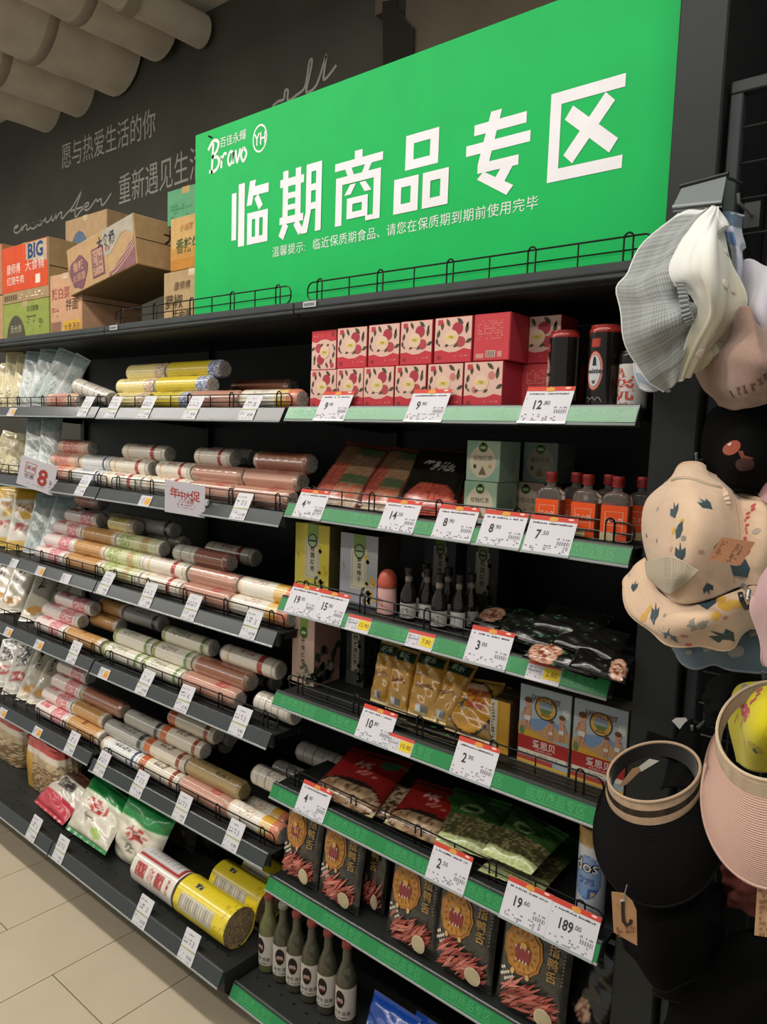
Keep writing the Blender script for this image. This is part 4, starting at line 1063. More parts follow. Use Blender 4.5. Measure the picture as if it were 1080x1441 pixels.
def pGRN(m, fr, W, H):
    m.shape([(W*.08+W*.42*(.5-.5*cos(pi*i/12)), (H*.68*sin(pi*i/12))) for i in range(13)], fr, '#524d42', 'carton')
    f3 = FR(fr(0, 0), fr(1, 0)-fr(0, 0), fr(0, 1)-fr(0, 0), .0004)
    m.text('汤大师', H*.22, lambda a, b: f3(W*.29+a, H*.24+b), '#b9b38f', 'carton'); m.text('日式豚骨', H*.16, lambda a, b: f3(W*.66+a, H*.74+b), '#4f5a2c', 'carton'); specks(m, f3, W*.54, H*.44, W*.2, H*.2, 6, 3, '#5c6836', 'carton'); specks(m, f3, W*.8, H*.3, W*.1, H*.22, 3, 4, '#5c6836', 'carton')
def pPCH(m, fr, W, H):
    f3 = FR(fr(0, 0), fr(1, 0)-fr(0, 0), fr(0, 1)-fr(0, 0), .0004)
    m.rect(W*.42, H*.04, W*.97, H*.24, fr, '#cfa33f', 'carton'); bars(m, f3, W*.04, H*.04, W*.32, H*.20, 22, '#7a5a48', 'carton')
    m.text('辣白菜', H*.2, lambda a, b: f3(W*.35+a, H*.62+b), '#b5655c', 'carton', bold=.01); m.text('拌面', H*.2, lambda a, b: f3(W*.7+a, H*.42+b), '#5d4638', 'carton')
    m.text('大骨汤浓', H*.13, lambda a, b: f3(W*.7+a, H*.09+b), '#7a4a3a', 'carton'); specks(m, f3, W*.06, H*.32, W*.24, H*.16, 6, 4, '#b5655c', 'carton')
def pTLT(m, fr, W, H):
    f3 = FR(fr(0, 0), fr(1, 0)-fr(0, 0), fr(0, 1)-fr(0, 0), .0004); f4 = FR(fr(0, 0), fr(1, 0)-fr(0, 0), fr(0, 1)-fr(0, 0), .0008)
    m.shape([(W*.55, H*.99), (W*.99, H*.99), (W*.99, H*.60)]+[(W*(.99-.44*i/8), H*(.60+.16*sin(i*.7))) for i in range(1, 9)], fr, '#aaa192', 'carton')
    m.text('大食桶', H*.28, lambda a, b: f3(W*.60+a, H*.66+b), '#3c4150', 'carton', bold=.02, sx=.85); m.text('香辣', H*.1, lambda a, b: f3(W*.62+a, H*.55+b), '#a85f58', 'carton')
    pts = [(W*(.17+.14*cos(a)*(1+.12*sin(3*a))), H*(.40+.34*sin(a)*(1+.1*cos(5*a)))) for a in [2*pi*i/30 for i in range(30)]]
    m.shape(pts, f3, '#79525a', 'carton'); m.text('香辣', H*.22, lambda a, b: f4(W*.17+a, H*.46+b), '#c9a181', 'carton', bold=.01); m.text('火锅面', H*.18, lambda a, b: f4(W*.17+a, H*.24+b), '#c9a181', 'carton')
    m.rect(W*.38, H*.12, W*.56, H*.72, f3, '#79525a', 'carton'); m.rect(W*.395, H*.16, W*.545, H*.68, f4, '#b08a78', 'carton')
    f5 = FR(fr(0, 0), fr(1, 0)-fr(0, 0), fr(0, 1)-fr(0, 0), .0012); specks(m, f5, W*.40, H*.2, W*.14, H*.44, 6, 8, '#79525a', 'carton')
    m.shape([(W*.62, .003)]+[(W*(.62+.37*i/12), H*(.08+.50*(i/12)**1.3)) for i in range(13)]+[(W*.99, .003)], fr, '#8a5f66', 'carton')
    for k in range(5): m.stroke([(W*(.66+.33*i/10), H*(.02+.09*k+.36*(i/10)**1.4*(1-.1*k))) for i in range(11) if .02+.09*k+.36*(i/10)**1.4*(1-.1*k) < .10+.50*((.04+.33*i/10)/.37)**1.3], .003, f3, '#c7a48c', 'carton')
def pXL(m, fr, W, H):
    m.rect(.002, .002, W-.002, H*.42, fr, '#bd7f35', 'carton'); m.rect(.002, H*.2, W-.002, H*.42, FR(fr(0, 0), fr(1, 0)-fr(0, 0), fr(0, 1)-fr(0, 0), .0003), '#c08c48', 'carton'); f3 = FR(fr(0, 0), fr(1, 0)-fr(0, 0), fr(0, 1)-fr(0, 0), .0008)
    m.text('香辣牛肉面', H*.30, lambda a, b: f3(W*.10+a, H*.34+b), '#55663a', 'carton', 'l', .012, sx=.85); m.text('小当家', H*.14, lambda a, b: f3(W*.16+a, H*.74+b), '#b9774e', 'carton', 'l', shear=.2)
def pTJ(m, fr, W, H):
    f3 = FR(fr(0, 0), fr(1, 0)-fr(0, 0), fr(0, 1)-fr(0, 0), .0004)
    m.text('康师傅', H*.17, lambda a, b: f3(W*.18+a, H*.66+b), '#6c5840', 'carton', 'l', shear=.2); m.text('藤椒', H*.28, lambda a, b: f3(W*.03+a, H*.34+b), '#5c4a34', 'carton', 'l', .012); m.text('牛肉面', H*.2, lambda a, b: f3(W*.16+a, H*.1+b), '#5c4a34', 'carton', 'l', .012)
def sKANJI(m, fr, W, H):
    m.text('大食', H*.34, lambda a, b: fr(W*.62+a, H*.55+b), '#2f2a24', 'carton', bold=.01); specks(m, fr, W*.5, H*.1, W*.4, H*.2, 8, 3, '#5d5140', 'carton')
Yc = .07
def cx(px, py=400): return onY(px, py, Yc)
xa, xb = cx(4, 400).x, cx(68, 380).x
def frameA(m, fr, W, H): specks(m, fr, W*.3, H*.3, W*.5, H*.4, 8, 5, '#a86a54', 'carton')
zmid = cx(34, 424).z
carton('olive green carton with dark arch, under the orange carton', xa, xb, Yc, .28, TB, zmid-TB-.001, '#8e9a4c', pGRN, side=sKANJI)
carton('orange and brown carton reading BIG, on the olive green carton', xa, xb, Yc, .28, zmid, cx(34, 342).z-zmid, '#a58b66', pBIG, side=sKANJI)
carton('brown carton cut by the left frame edge, lower one', xa-.42, xa-.004, Yc, .28, TB, .19, '#b3906a', frameA)
carton('brown carton with reddish side at the left frame edge, upper one', xa-.43, xa-.006, Yc, .28, TB+.193, .20, '#b37a5c', frameA)
xc_, xd_ = xb+.012, cx(115, 430).x
z3 = cx(92, 372).z
carton('peach carton with barcode and yellow panel, beneath the tilted carton', xc_, xd_, Yc, .24, TB, z3-TB-.03, '#c59a78', pPCH)
bl = onY(99, 417, Yc-.02); br = onY(193, 371, Yc-.02); tr = onY(193, 296, Yc-.02)
ang = math.atan2(br.z-bl.z, br.x-bl.x); Wt = math.hypot(br.x-bl.x, br.z-bl.z); Ht = (tr.z-br.z)*cos(ang)
carton('large brown carton tilted up to the right across the peach carton', bl.x, bl.x+Wt, Yc-.02, .26, bl.z, Ht, '#b6946c', pTLT, rot=-ang, side=sKANJI, top='#b9a689')
def pBL(m, fr, W, H):
    m.shape([(W*(.02+.66*(.5-.5*cos(pi*i/10))), H*(.45+.45*sin(pi*i/10))) for i in range(11)]+[(.01, .01)], fr, '#5d6f85', 'carton'); m.text('火锅', H*.3, lambda a, b: fr(W*.3+a, H*.5+b), '#a86a54', 'carton', shear=.2)
p = onY(97, 345, .36); q = onY(155, 320, .36)
carton('brown carton with blue patch standing behind the tilted carton', p.x, q.x, .345, .10, TB, onY(125, 304, .36).z-TB, '#b49672', pBL)
xe = cx(219, 400).x
z4 = cx(240, 378).z
carton('brown carton with green characters, lower left of the green sign', xe, xe+.30, Yc+.03, .25, TB, z4-TB-.001, '#b39871', pTJ)
carton('tan and orange carton on top, partly behind the green sign', xe+.035, xe+.34, Yc+.03, .25, z4, onY(240, 309, Yc+.03).z-z4, '#c6a168', pXL)
p = onY(254, 300, .20)
def pNone(m, fr, W, H): specks(m, fr, W*.1, H*.2, W*.6, H*.4, 6, 4, '#4f8f6a', 'carton')
carton('pale green carton peeking above, just behind the left sign edge', p.x, p.x+.2, .15, .15, onY(240, 309, Yc+.03).z+.001, .11, '#5d9a72', pNone)

# --- pink tea boxes on the top green shelf
def leaf(m, fr, x, y, L, a, col, w=.3, mat='board'):
    c_, s_ = cos(a), sin(a); pts = []
    for i in range(9):
        t = i/8; pts.append((L*t, L*w*.5*sin(pi*t)))
    for i in range(1, 8):
        t = 1-i/8; pts.append((L*t, -L*w*.5*sin(pi*t)))
    m.shape([(x+px*c_-py*s_, y+px*s_+py*c_) for px, py in pts], fr, col, mat)
def teaface(m, fr, W, H, up=True, var=0):
    def F(k): return (lambda a, b: FR(fr(0, 0), fr(1, 0)-fr(0, 0), fr(0, 1)-fr(0, 0), .00025*k)(a if up else W-a, b if up else H-b))
    f0, f1, f2, f3, f4 = F(0), F(1), F(2), F(3), F(4)
    m.rect(0.001, .001, W-.001, H-.001, f0, '#dab4a5', 'board')
    m.shape([(0.001, 0.001), (W-.001, .001), (W-.001, H*.27), (W*.80, H*.31), (W*.6, H*.24), (W*.4, H*.23), (W*.2, H*.29), (.001, H*.27)], f1, '#bf3c45', 'board')
    dk = '#4b4a3a'
    if var == 0:
        m.disc(W*.62, H*.74, W*.15, H*.14, f1, '#a63c48', 'board', 14); m.disc(W*.70, H*.45, W*.14, H*.12, f1, '#b04a50', 'board', 14)
    else:
        m.disc(W*.3, H*.40, W*.09, H*.08, f1, '#c07a72', 'board', 12); m.disc(W*.72, H*.7, W*.09, H*.09, f1, '#c07a72', 'board', 12)
    for (x, y, L, a) in ((.08, .55, .2, 1.3), (.2, .72, .2, 1.5), (.32, .97, .2, -1.1), (.60, .97, .22, -.7), (.85, .62, .22, 1.4), (.08, .40, .16, 1.7), (.84, .42, .2, .5), (.28, .36, .14, .4), (.52, .34, .14, .5), (.9, .88, .14, -1.9), (.16, .36, .1, 2.2)):
        leaf(m, f2, x*W, y*H, L*W, a, dk, .42)
    m.disc(W*.46, H*.55, W*.19, H*.17, f3, '#dcc0a6', 'board', 18); m.rect(W*.33, H*.52, W*.59, H*.60, f4, '#d6c46a', 'board'); m.text('TEA', H*.07, lambda a, b: F(5)(W*.46+a, H*.535+b), '#7c4a34', 'board')
    m.rect(W*.09, H*.84, W*.22, H*.95, f3, '#b8434c', 'board'); specks(m, F(3), W*.55, H*.12, W*.35, H*.06, 8, 1, '#d9837c', 'board')
    m.disc(W*.14, H*.12, W*.06, H*.05, f3, '#8a3a38', 'board', 10)
def teabox(label, pl, pr, Y, lvl, D=.075, up=True, var=0, red=False, H=.0955):
    z0 = zs('R', 2, .4)+.001; zc = z0+(lvl+.5)*H; x0 = xat(pl, Y, zc); x1 = xat(pr, Y, zc)-.0012
    zb = zs('R', 2, (x0+x1)/2)+.001+lvl*(H+.001)
    t = thing('tea_box', label, 'tea box', (x0, Y, zb), (0, 0, 0), 'pink tea boxes'); W = x1-x0
    m = MB(); m.box(0, W, 0, D, 0, H, '#b0343f', 'board', bev=.0012); cb = part('carton_body', m, t, smooth=False)
    m = MB(); fr = FR((0, 0, 0), (1, 0, 0), (0, 0, 1), .0004)
    if red:
        m.rect(.002, .002, W-.002, H-.002, fr, '#c4444a', 'board'); f2 = FR((0, 0, 0), (1, 0, 0), (0, 0, 1), .0008)
        specks(m, f2, W*.12, H*.45, W*.7, H*.42, 12, 8, '#cf7a74', 'board', d=.5); m.rect(W*.36, H*.08, W*.62, H*.22, f2, '#d9b9b0', 'board'); bars(m, FR((0, 0, 0), (1, 0, 0), (0, 0, 1), .0011), W*.38, H*.09, W*.22, H*.12, 14, '#4a2a2a', 'board')
        m.rect(W*.08, H*.06, W*.3, H*.16, f2, '#c98d86', 'board'); m.rect(W*.68, H*.08, W*.8, H*.2, f2, '#c98d86', 'board')
    else: teaface(m, fr, W, H, up, var)
    part('front_panel', m, t, smooth=False)
    m = MB(); m.box(.001, W-.001, D*.48, D*.5, H-.0002, H+.0005, '#7a222c', 'board'); part('lid_seam', m, cb, smooth=False)
nb = [(437, 474, 0, .03), (474, 512, 0, .022), (512, 555, 0, .02), (556, 600, 0, .02), (602, 652, 1, .022), (653, 708, 1, .02)]
for i, (a, b, vr, y) in enumerate(nb):
    teabox('pink peach-print tea box, bottom row, %s from left' % ORD[i], a, b, y, 0, var=vr, D=.08)
nt = [(439, 474, False, .035), (475, 517, True, .03), (519, 563, True, .028), (564, 609, True, .024), (612, 665, True, .022)]
for i, (a, b, up, y) in enumerate(nt):
    teabox('pink peach-print tea box, top row, '+('upside down at left end' if not up else '%s from left' % ORD[i]), a, b, y, 1, up=up)
teabox('red back side of a tea box in the top row', 667, 719, .022, 1, red=True, D=.08)
teabox('pink tea box, top row right end beside the black can', 729, 790, .10, 1)
teabox('pink tea box turned red side out, behind the left black can', 733, 800, .10, 0, red=True)

# --- cans
def cyl_art(m, r, zfun, n, nz, H, art, mat, a0=0):
    """full wrap printed cylinder; u=0.5 faces -Y"""
    m.grid(n, nz, lambda u, v: Vector((-r*zfun(v)*sin(2*pi*u), r*zfun(v)*cos(2*pi*u), H*v)), lambda u, v: C(art(u if u < 1 else 0, v)), mat, cu=True)
def wrapf(r, H, uc, off=.0006):
    """(x,z) decal coordinates round a cylinder centred on u=uc"""
    return lambda x, y: Vector((-(r+off)*sin(2*pi*uc+x/r), (r+off)*cos(2*pi*uc+x/r), y))
def can(label, px, py, Y, r, H, art, uc, deco, lidcol, name='drink_can', cat='can'):
    z = RZ[2][0]; X = xat(px, Y, z); zb = zs('R', 2, X)+.001
    t = thing(name, label, cat, (X, Y, zb))
    m = MB(); cyl_art(m, r, lambda v: 1-.12*max(0, (v-.94)/.06)**2-.08*max(0, (.03-v)/.03), 44, 50, H, art, 'gloss'); deco(m, r, H)
    part('body', m, t)
    m = MB(); m.lathe([(.001, H-.003), (r*.8, H-.003), (r*.84, H+.002), (r*.90, H+.003), (r*.91, H-.001), (r*.88, H-.002)], 32, lidcol, 'gloss', caps=False)
    part('lid', m, t)
    m = MB(); m.lathe([(r*.80, .0), (r*.86, -.0005), (r*.93, .003)], 32, '#8a8a88', 'gloss'); part('base_rim', m, t)
    return t
def bcan(uc, oval):
    def art(u, v):
        d = ((u-uc+.5) % 1)-.5
        if v > .93: return '#8e2a24'
        if v < .02: return '#8a8680'
        e = (d/oval)**2+((v-.46)/.24)**2
        if abs(d) < .05 and .74 < v < .86: return '#a8382c'
        if abs(d) > .22 and abs((d*40) % 1-.5) < .06 and v > .1: return '#5c5a56'
        return '#171411'
    return art
def bdeco(uc):
    def f(m, r, H):
        w = wrapf(r, H, uc); w2 = wrapf(r, H, uc, .0016)
        for k, (rx, ry, col) in enumerate(((.0165, .036, '#b8503a'), (.0148, .033, '#c9c0b4'), (.0138, .0315, '#b8503a'), (.0122, .029, '#bcc1c3'))):
            f_ = wrapf(r, H, uc, .0004+.0002*k); m.add([f_(0, H*.46)]+[f_(rx*cos(2*pi*i/30), H*.46+ry*sin(2*pi*i/30)) for i in range(30)], [(0, 1+i, 1+(i+1) % 30) for i in range(30)], col, 'gloss')
        m.shape([(-.004, H*.52), (.004, H*.52), (.003, H*.61), (0, H*.64), (-.003, H*.61)], wrapf(r, H, uc, .0013), '#2a2a2d', 'gloss'); m.shape([(-.002, H*.30), (.002, H*.30), (.004, H*.34), (-.004, H*.34)], wrapf(r, H, uc, .0013), '#5a4a3c', 'gloss')
        m.text('meister', .0125, lambda a, b: w2(a, H*.43+b), '#1d1d20', 'gloss', bold=.02)
        m.stroke([(-.016+.004*i, H*.12+.004*sin(i*2.2)) for i in range(9)], .0008, w, '#c9c4bb', 'gloss'); m.stroke([(-.017, H*.08), (.017, H*.08)], .0009, w, '#c9c4bb', 'gloss')
    return f
can('tall black can with oval turned left, behind the 12.80 ticket', 790, 0, .065, .0305, .148, bcan(.34, .085), .34, bdeco(.34), '#7e2a24')
can('tall black can with red-rimmed oval label facing front', 847, 0, .05, .0305, .150, bcan(.47, .085), .47, bdeco(.47), '#8e2c25')
def wcan(u, v):
    q = hsh(int(u*40), int(v*30), 2)
    if v > .78: return '#1b1a19'
    if v > .75: return '#c9c4c0'
    return '#c3bfbd'
def wdeco(m, r, H):
    w = wrapf(r, H, .42, .0008); m.text('TA', .014, lambda a, b: w(-.004+a, H*.62+b), '#b5452f', 'gloss', bold=.02); m.text('烧', .052, lambda a, b: w(a, H*.18+b), '#b5452f', 'gloss', bold=.01); specks(m, w, -.015, H*.06, .03, .006, 8, 1, '#b5452f', 'gloss')
can('short white can with red lettering and black top', 889, 0, .045, .0265, .100, wcan, .45, wdeco, '#24211f')

# --- second green shelf: sausage pouches, tea cartons, orange-labelled bottles
def meatart(u, v):
    q = hsh(int(u*30), int(v*30), 1)
    if v < .40 and ell(u, v, .55, .18, .42, .26): return mix('#8f2f28', '#c4604c', q)
    if .62 < v < .74 and .25 < u < .85 and q > .6: return '#c9c4bd'
    if v > .9: return '#3a2420'
    return mix('#15130f', '#221d18', q)
def sausart(u, v):
    q = hsh(int(u*26), int(v*34), 6)
    if u < .08 or u > .92 or v > .93: return mix('#5d2a22', '#6f352b', q)
    if v < .1: return mix('#c9a98a', '#e6d9c6', q)
    if .10 < u < .40: return mix('#8c3b32', '#a85a48', q) if v < .62 else '#7a5c44'
    if .42 < u < .9 and ((v > .78) or (.34 < v < .46)): return mix('#56623f', '#46523a', q)
    if .42 < u < .9 and v < .3 and q > .5: return '#b0543e'
    return mix('#9a7a5c', '#7f6048', q)
qpouch('sausage_pouch', 'red and green printed pouch leaning back beside the pink rolls', 'pouch', quadY([(430, 708), (505, 716), (556, 632), (490, 621)], .04, .20), .022, sausart, seed=1, group='leaning pouches on the second green shelf')
qpouch('sausage_pouch', 'red and green printed pouch leaning beside the black meat pouch', 'pouch', quadY([(492, 716), (556, 722), (604, 636), (553, 628)], .045, .20), .022, sausart, seed=2, group='leaning pouches on the second green shelf')
qpouch('meat_pouch', 'black pouch with red meat picture behind the 14.50 ticket', 'pouch', quadY([(553, 722), (640, 728), (664, 636), (592, 628)], .05, .19), .024, meatart, seed=3, group='leaning pouches on the second green shelf')
qpouch('meat_pouch', 'black pouch with meat picture half hidden by the tea cartons', 'pouch', quadY([(612, 726), (672, 730), (710, 640), (640, 632)], .11, .24), .022, meatart, seed=4, group='leaning pouches on the second green shelf')
def kcarton(label, pl, pr, Y, D, zb, H, base, pale, txt, row=3, word='citrus'):
    x0 = xat(pl, Y, zb+H/2); x1 = xat(pr, Y, zb+H/2); W = x1-x0
    t = thing('tea_carton', label, 'tea carton', (x0, Y, zb), None, 'pale tea cartons')
    m = MB(); m.box(0, W, 0, D, 0, H, base, 'board', bev=.001); cb = part('carton_body', m, t, smooth=False)
    m = MB(); fr = lambda k: FR((0, 0, 0), (1, 0, 0), (0, 0, 1), .0004+.0003*k)
    m.rect(.001, .001, W-.001, H-.001, fr(0), base, 'board')
    m.shape([(.001, H*.99), (W*.4, H*.99), (.001, H*.55)], fr(1), mix(base, '#6fa088', .5), 'board'); m.shape([(W*.99, .001), (W*.45, .001), (W*.99, H*.42)], fr(1), mix(base, '#6fa088', .5), 'board')
    m.disc(W*.5, H*.48, W*.40, H*.40, fr(2), pale, 'board', 24)
    m.disc(W*.5, H*.83, W*.13, H*.115, fr(3), '#3f5a30', 'board', 14); m.rect(W*.42, H*.80, W*.58, H*.86, fr(4), '#a9b98a', 'board'); m.shape([(W*.42, H*.97), (W*.58, H*.97), (W*.54, H*.90), (W*.46, H*.90)], fr(3), '#7f9a4a', 'board')
    m.text(txt, W*.15, lambda a, b: fr(3)(W*.5+a, H*.52+b), '#54473a', 'board', sx=.95)
    m.shape([(W*.38, H*.16), (W*.62, H*.16), (W*.5, H*.38)], fr(3), '#77654c', 'board'); m.disc(W*.27, H*.36, W*.05, H*.06, fr(3), '#4a4a3c', 'board', 8); m.disc(W*.72, H*.38, W*.05, H*.05, fr(3), '#b09a5a', 'board', 8)
    part('front_panel', m, t, smooth=False)
    m = MB(); fs3 = FR((W, 0, 0), (0, 1, 0), (0, 0, 1), .0005); specks(m, fs3, D*.15, H*.25, D*.6, H*.4, 8, 6, '#8c958c', 'board', d=.4); part('side_print', m, t, smooth=False)
z3_ = zs('R', 3, .5)
kcarton('pale green tea carton, lower of the front pair', 653, 699, .075, .085, z3_+.001, .092, '#9fb59a', '#cfc2ab', '桔柚红茶')
kcarton('pale green tea carton, upper of the front pair', 657, 704, .080, .085, z3_+.094, .088, '#a3b8a2', '#cfc2ab', '桔柚红茶')
kcarton('pinkish tea carton behind the first orange-labelled bottle', 715, 765, .175, .085, z3_+.001, .092, '#b59a8c', '#c9b7a0', '蜜桃乌龙')
kcarton('grey tea carton stacked at the back above the pinkish one', 737, 785, .18, .085, z3_+.094, .088, '#6f756e', '#8f8877', '蜜桃乌龙')
def flatbottle(label, px, Y, var=0):
    z = RZ[3][0]+.05; X = xat(px, Y, z); zb = zs('R', 3, X)+.001; W, D, H = .052, .030, .098
    t = thing('liquor_bottle', label, 'bottle', (X, Y, zb), (0, 0, radians(rnd.uniform(-6, 10))), 'orange-labelled bottles')
    def prof(v):
        if v < .80: return (1, 1)
        k = (v-.80)/.20; s_ = math.sqrt(max(0, 1-k*k)); return (.28+.72*s_, .45+.55*s_)
    m = MB()
    def fp(u, v):
        a = 2*pi*u; ca, sa = cos(a), sin(a); k = 6; rr = (abs(ca)**k+abs(sa)**k)**(-1/k); sx_, sy_ = prof(v)
        return Vector((W/2*rr*ca*sx_, D/2*rr*sa*sy_, H*v))
    m.grid(40, 26, fp, '#d8c9bf', 'clear', cu=True)
    m.lathe([(.0105, H-.002), (.0085, H+.004), (.0085, H+.014)], 18, '#d8c9bf', 'clear', Matrix.Translation((0, 0, 0)), caps=False)
    part('glass', m, t)
    m = MB(); m.grid(36, 3, lambda u, v: Vector((fp(u, 0).x*.9, fp(u, 0).y*.9, .004+v*.074)), '#b9a79a', 'clear', cu=True); 
    m = MB()
    for i in range(1): m.lathe([(.0105, H+.008), (.0112, H+.009), (.0112, H+.026), (.0105, H+.028), (.0005, H+.028)], 24, '#a32e28', 'plastic')
    for i in range(24):
        a = 2*pi*i/24; m.box(-.0004, .0004, -.0006, .0006, H+.011, H+.023, '#701a18', 'plastic', Matrix.Translation((.0114*cos(a), .0114*sin(a), 0)) @ Matrix.Rotation(a, 4, 'Z'))
    part('cap', m, t)
    m = MB()
    def lf(u, v):
        a = -pi+.10*pi+u*.8*pi if False else 0
        x = -W/2+.0012+(W-.0024)*u; return Vector((x, -D/2-.0006, .006+.066*v))
    def lc(u, v):
        q = hsh(int(u*20), int(v*24), 8)
        if v < .22: return mix('#a8a07a', '#c9b58a', q) if u < .65 else '#c7481f'
        return '#df5018'
    m.grid(20, 24, lf, lc, 'paper'); m.grid(6, 6, lambda u, v: Vector((W/2+.0006, -D/2+.004+(D-.008)*u, .006+.066*v)), '#a63f1c', 'paper')
    fr = FR((0, -D/2-.0006, .039), (1, 0, 0), (0, 0, 1), .0005); a_ = .0165; b_ = .021
    m.stroke([(-a_, -b_), (a_, -b_), (a_, b_), (-a_, b_), (-a_, -b_)], .0009, fr, '#e3c9b2', 'paper')
    m.text('江小白', .011, lambda a, b: fr(a, .001+b), '#e9d3c0', 'paper'); m.stroke([(-a_, -.004), (a_, -.004)], .0007, fr, '#e3c9b2', 'paper')
    part('label', m, t, smooth=False)
for i, (px, Y) in enumerate(((775, .055), (826, .055), (868, .052), (810, .105), (856, .108), (903, .10))):
    flatbottle(['orange-labelled glass bottle, front row beside the tea cartons', 'orange-labelled glass bottle, middle of the front row', 'orange-labelled glass bottle, front row right end', 'orange-labelled bottle, back row left', 'orange-labelled bottle, back row middle', 'orange-labelled bottle, back row right, beside end post'][i], px, Y)

# --- third green shelf
def tallbox(label, pl, pr, Y, D, row, H, front, sidec, deco, sdeco=None, name='drink_carton', cat='box'):
    z = RZ[row][0]+.04; x0 = xat(pl, Y, z); x1 = xat(pr, Y, z); W = x1-x0; zb = zs('R', row, x0)+.001
    t = thing(name, label, cat, (x0, Y, zb)); m = MB(); m.box(0, W, 0, D, 0, H, sidec, 'board', bev=.001); cb = part('carton_body', m, t, smooth=False)
    m = MB(); deco(m, lambda k: FR((0, 0, 0), (1, 0, 0), (0, 0, 1), .0004+.0003*k), W, H); part('front_panel', m, t, smooth=False)
    if sdeco: m = MB(); sdeco(m, lambda k: FR((W, 0, 0), (0, 1, 0), (0, 0, 1), .0004+.0003*k), D, H); part('side_panel', m, t, smooth=False)
    m = MB(); m.box(.001, W-.001, D*.5-.0005, D*.5+.0005, H-.0002, H+.0006, '#5a5448', 'board'); part('lid_seam', m, cb, smooth=False)
def vbox(base, word, accent):
    def f(m, fr, W, H):
        m.rect(.001, .001, W-.001, H-.001, fr(0), base, 'board'); m.rect(W*.36, H*.80, W*.68, H-.001, fr(1), '#7a9150', 'board')
        m.rect(W*.30, H*.22, W*.72, H*.80, fr(1), '#bdb7a0', 'board'); m.stroke([(W*.34, H*.25), (W*.34, H*.74), (W*.68, H*.74), (W*.68, H*.25), (W*.34, H*.25)], .0008, fr(2), '#5d6048', 'board')
        m.disc(W*.52, H*.76, W*.14, W*.15, fr(3), '#33452b', 'board', 18); m.disc(W*.52, H*.76, W*.11, W*.12, fr(4), '#8fa07a', 'board', 16); m.rect(W*.42, H*.75, W*.62, H*.775, fr(5), '#33452b', 'board')
        for k, ch in enumerate(word): m.text(ch, H*.082, lambda a, b: fr(3)(W*.52+a, H*(.62-.095*k)+b), '#35352b', 'board', bold=.01)
        for k in range(14): leaf(m, fr(2), W*(.62+.3*hsh(k, 1)), H*(.02+.26*hsh(k, 2)), .018, hsh(k, 3)*6, accent if k % 2 else '#4d5340', .5)
        for k in range(8): m.disc(W*(.7+.22*hsh(k, 5)), H*(.3+.4*hsh(k, 6)), .006, .006, fr(2), accent, 'board', 8)
        specks(m, fr(3), W*.08, H*.45, W*.06, H*.15, 2, 6, '#a08a3c', 'board')
    return f
tallbox('yellow tea carton with green band and vertical characters', 415, 463, .07, .07, 4, .185, '#c9bb4e', '#6a5f3a', vbox('#c2b64c', '桂圆红枣', '#c9a92c'))
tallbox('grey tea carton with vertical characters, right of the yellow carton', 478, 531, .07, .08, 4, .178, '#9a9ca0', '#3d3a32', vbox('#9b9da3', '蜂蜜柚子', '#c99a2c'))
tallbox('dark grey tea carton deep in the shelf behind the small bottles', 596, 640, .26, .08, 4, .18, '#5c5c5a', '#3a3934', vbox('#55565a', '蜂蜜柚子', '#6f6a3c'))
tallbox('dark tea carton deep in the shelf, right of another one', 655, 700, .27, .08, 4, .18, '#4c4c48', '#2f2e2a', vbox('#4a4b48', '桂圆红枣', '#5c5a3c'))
z = RZ[4][0]+.03; X = xat(545, .06, z); zb = zs('R', 4, X)+.001
t = thing('baby_bottle', 'pale pink bottle with coral domed cap on the third green shelf', 'bottle', (X, .06, zb))
m = MB(); m.lathe([(.021, 0), (.0235, .003), (.0235, .058), (.0215, .064), (.0215, .068)], 32, '#c79a92', 'plastic'); fr = wrapf(.0235, .07, .47, .0005); specks(m, fr, -.01, .02, .02, .022, 5, 4, '#a0524c', 'plastic', d=.7)
part('body', m, t)
m = MB(); m.lathe([(.0225, .066), (.0235, .069), (.0235, .080), (.0205, .092), (.0155, .101), (.008, .1065), (.0005, .108)], 32, '#b5523f', 'plastic'); part('cap', m, t)
m = MB(); m.lathe([(.0228, .0655), (.0238, .066), (.0238, .068), (.0228, .0685)], 32, '#8f4034', 'plastic'); part('neck_ring', m, t)
def sbottle(label, px, Y):
    z = RZ[4][0]+.03; X = xat(px, Y, z); zb = zs('R', 4, X)+.001
    t = thing('small_bottle', label, 'bottle', (X, Y, zb), (0, 0, rnd.uniform(-.4, .4)), 'small dark bottles')
    m = MB(); m.lathe([(.0175, 0), (.019, .003), (.019, .060), (.016, .072), (.0095, .086), (.0085, .108), (.0095, .109), (.0095, .113)], 26, '#17120f', 'darkglass'); part('glass', m, t)
    m = MB(); m.lathe([(.0100, .108), (.0104, .109), (.0104, .124), (.0005, .125)], 20, '#1a1716', 'plastic'); part('cap', m, t)
    m = MB(); m.grid(20, 2, lambda u, v: Vector((-.0194*sin(pi+(u-.5)*3.6), .0194*cos(pi+(u-.5)*3.6), .008+.034*v)), '#aaa7a2', 'paper'); fr = wrapf(.0194, .1, .5, .0005); specks(m, fr, -.012, .012, .024, .024, 7, 6, '#5f5c58', d=.4); part('label', m, t)
    m = MB(); m.grid(12, 1, lambda u, v: Vector((-.0092*sin(pi+(u-.5)*3), .0092*cos(pi+(u-.5)*3), .090+.014*v)), '#6d655a', 'paper'); part('neck_label', m, t)
for i, (px, Y) in enumerate(((575, .05), (601, .075), (618, .045), (646, .07), (662, .10), (598, .12), (630, .12))):
    sbottle(['small dark glass bottle beside the coral-capped bottle', 'small dark bottle, second in front row', 'small dark bottle, third in front row, closest to guard', 'small dark bottle, fourth in front row', 'small dark bottle at the right end of the group', 'small dark bottle in back row, left', 'small dark bottle in back row, right'][i], px, Y)
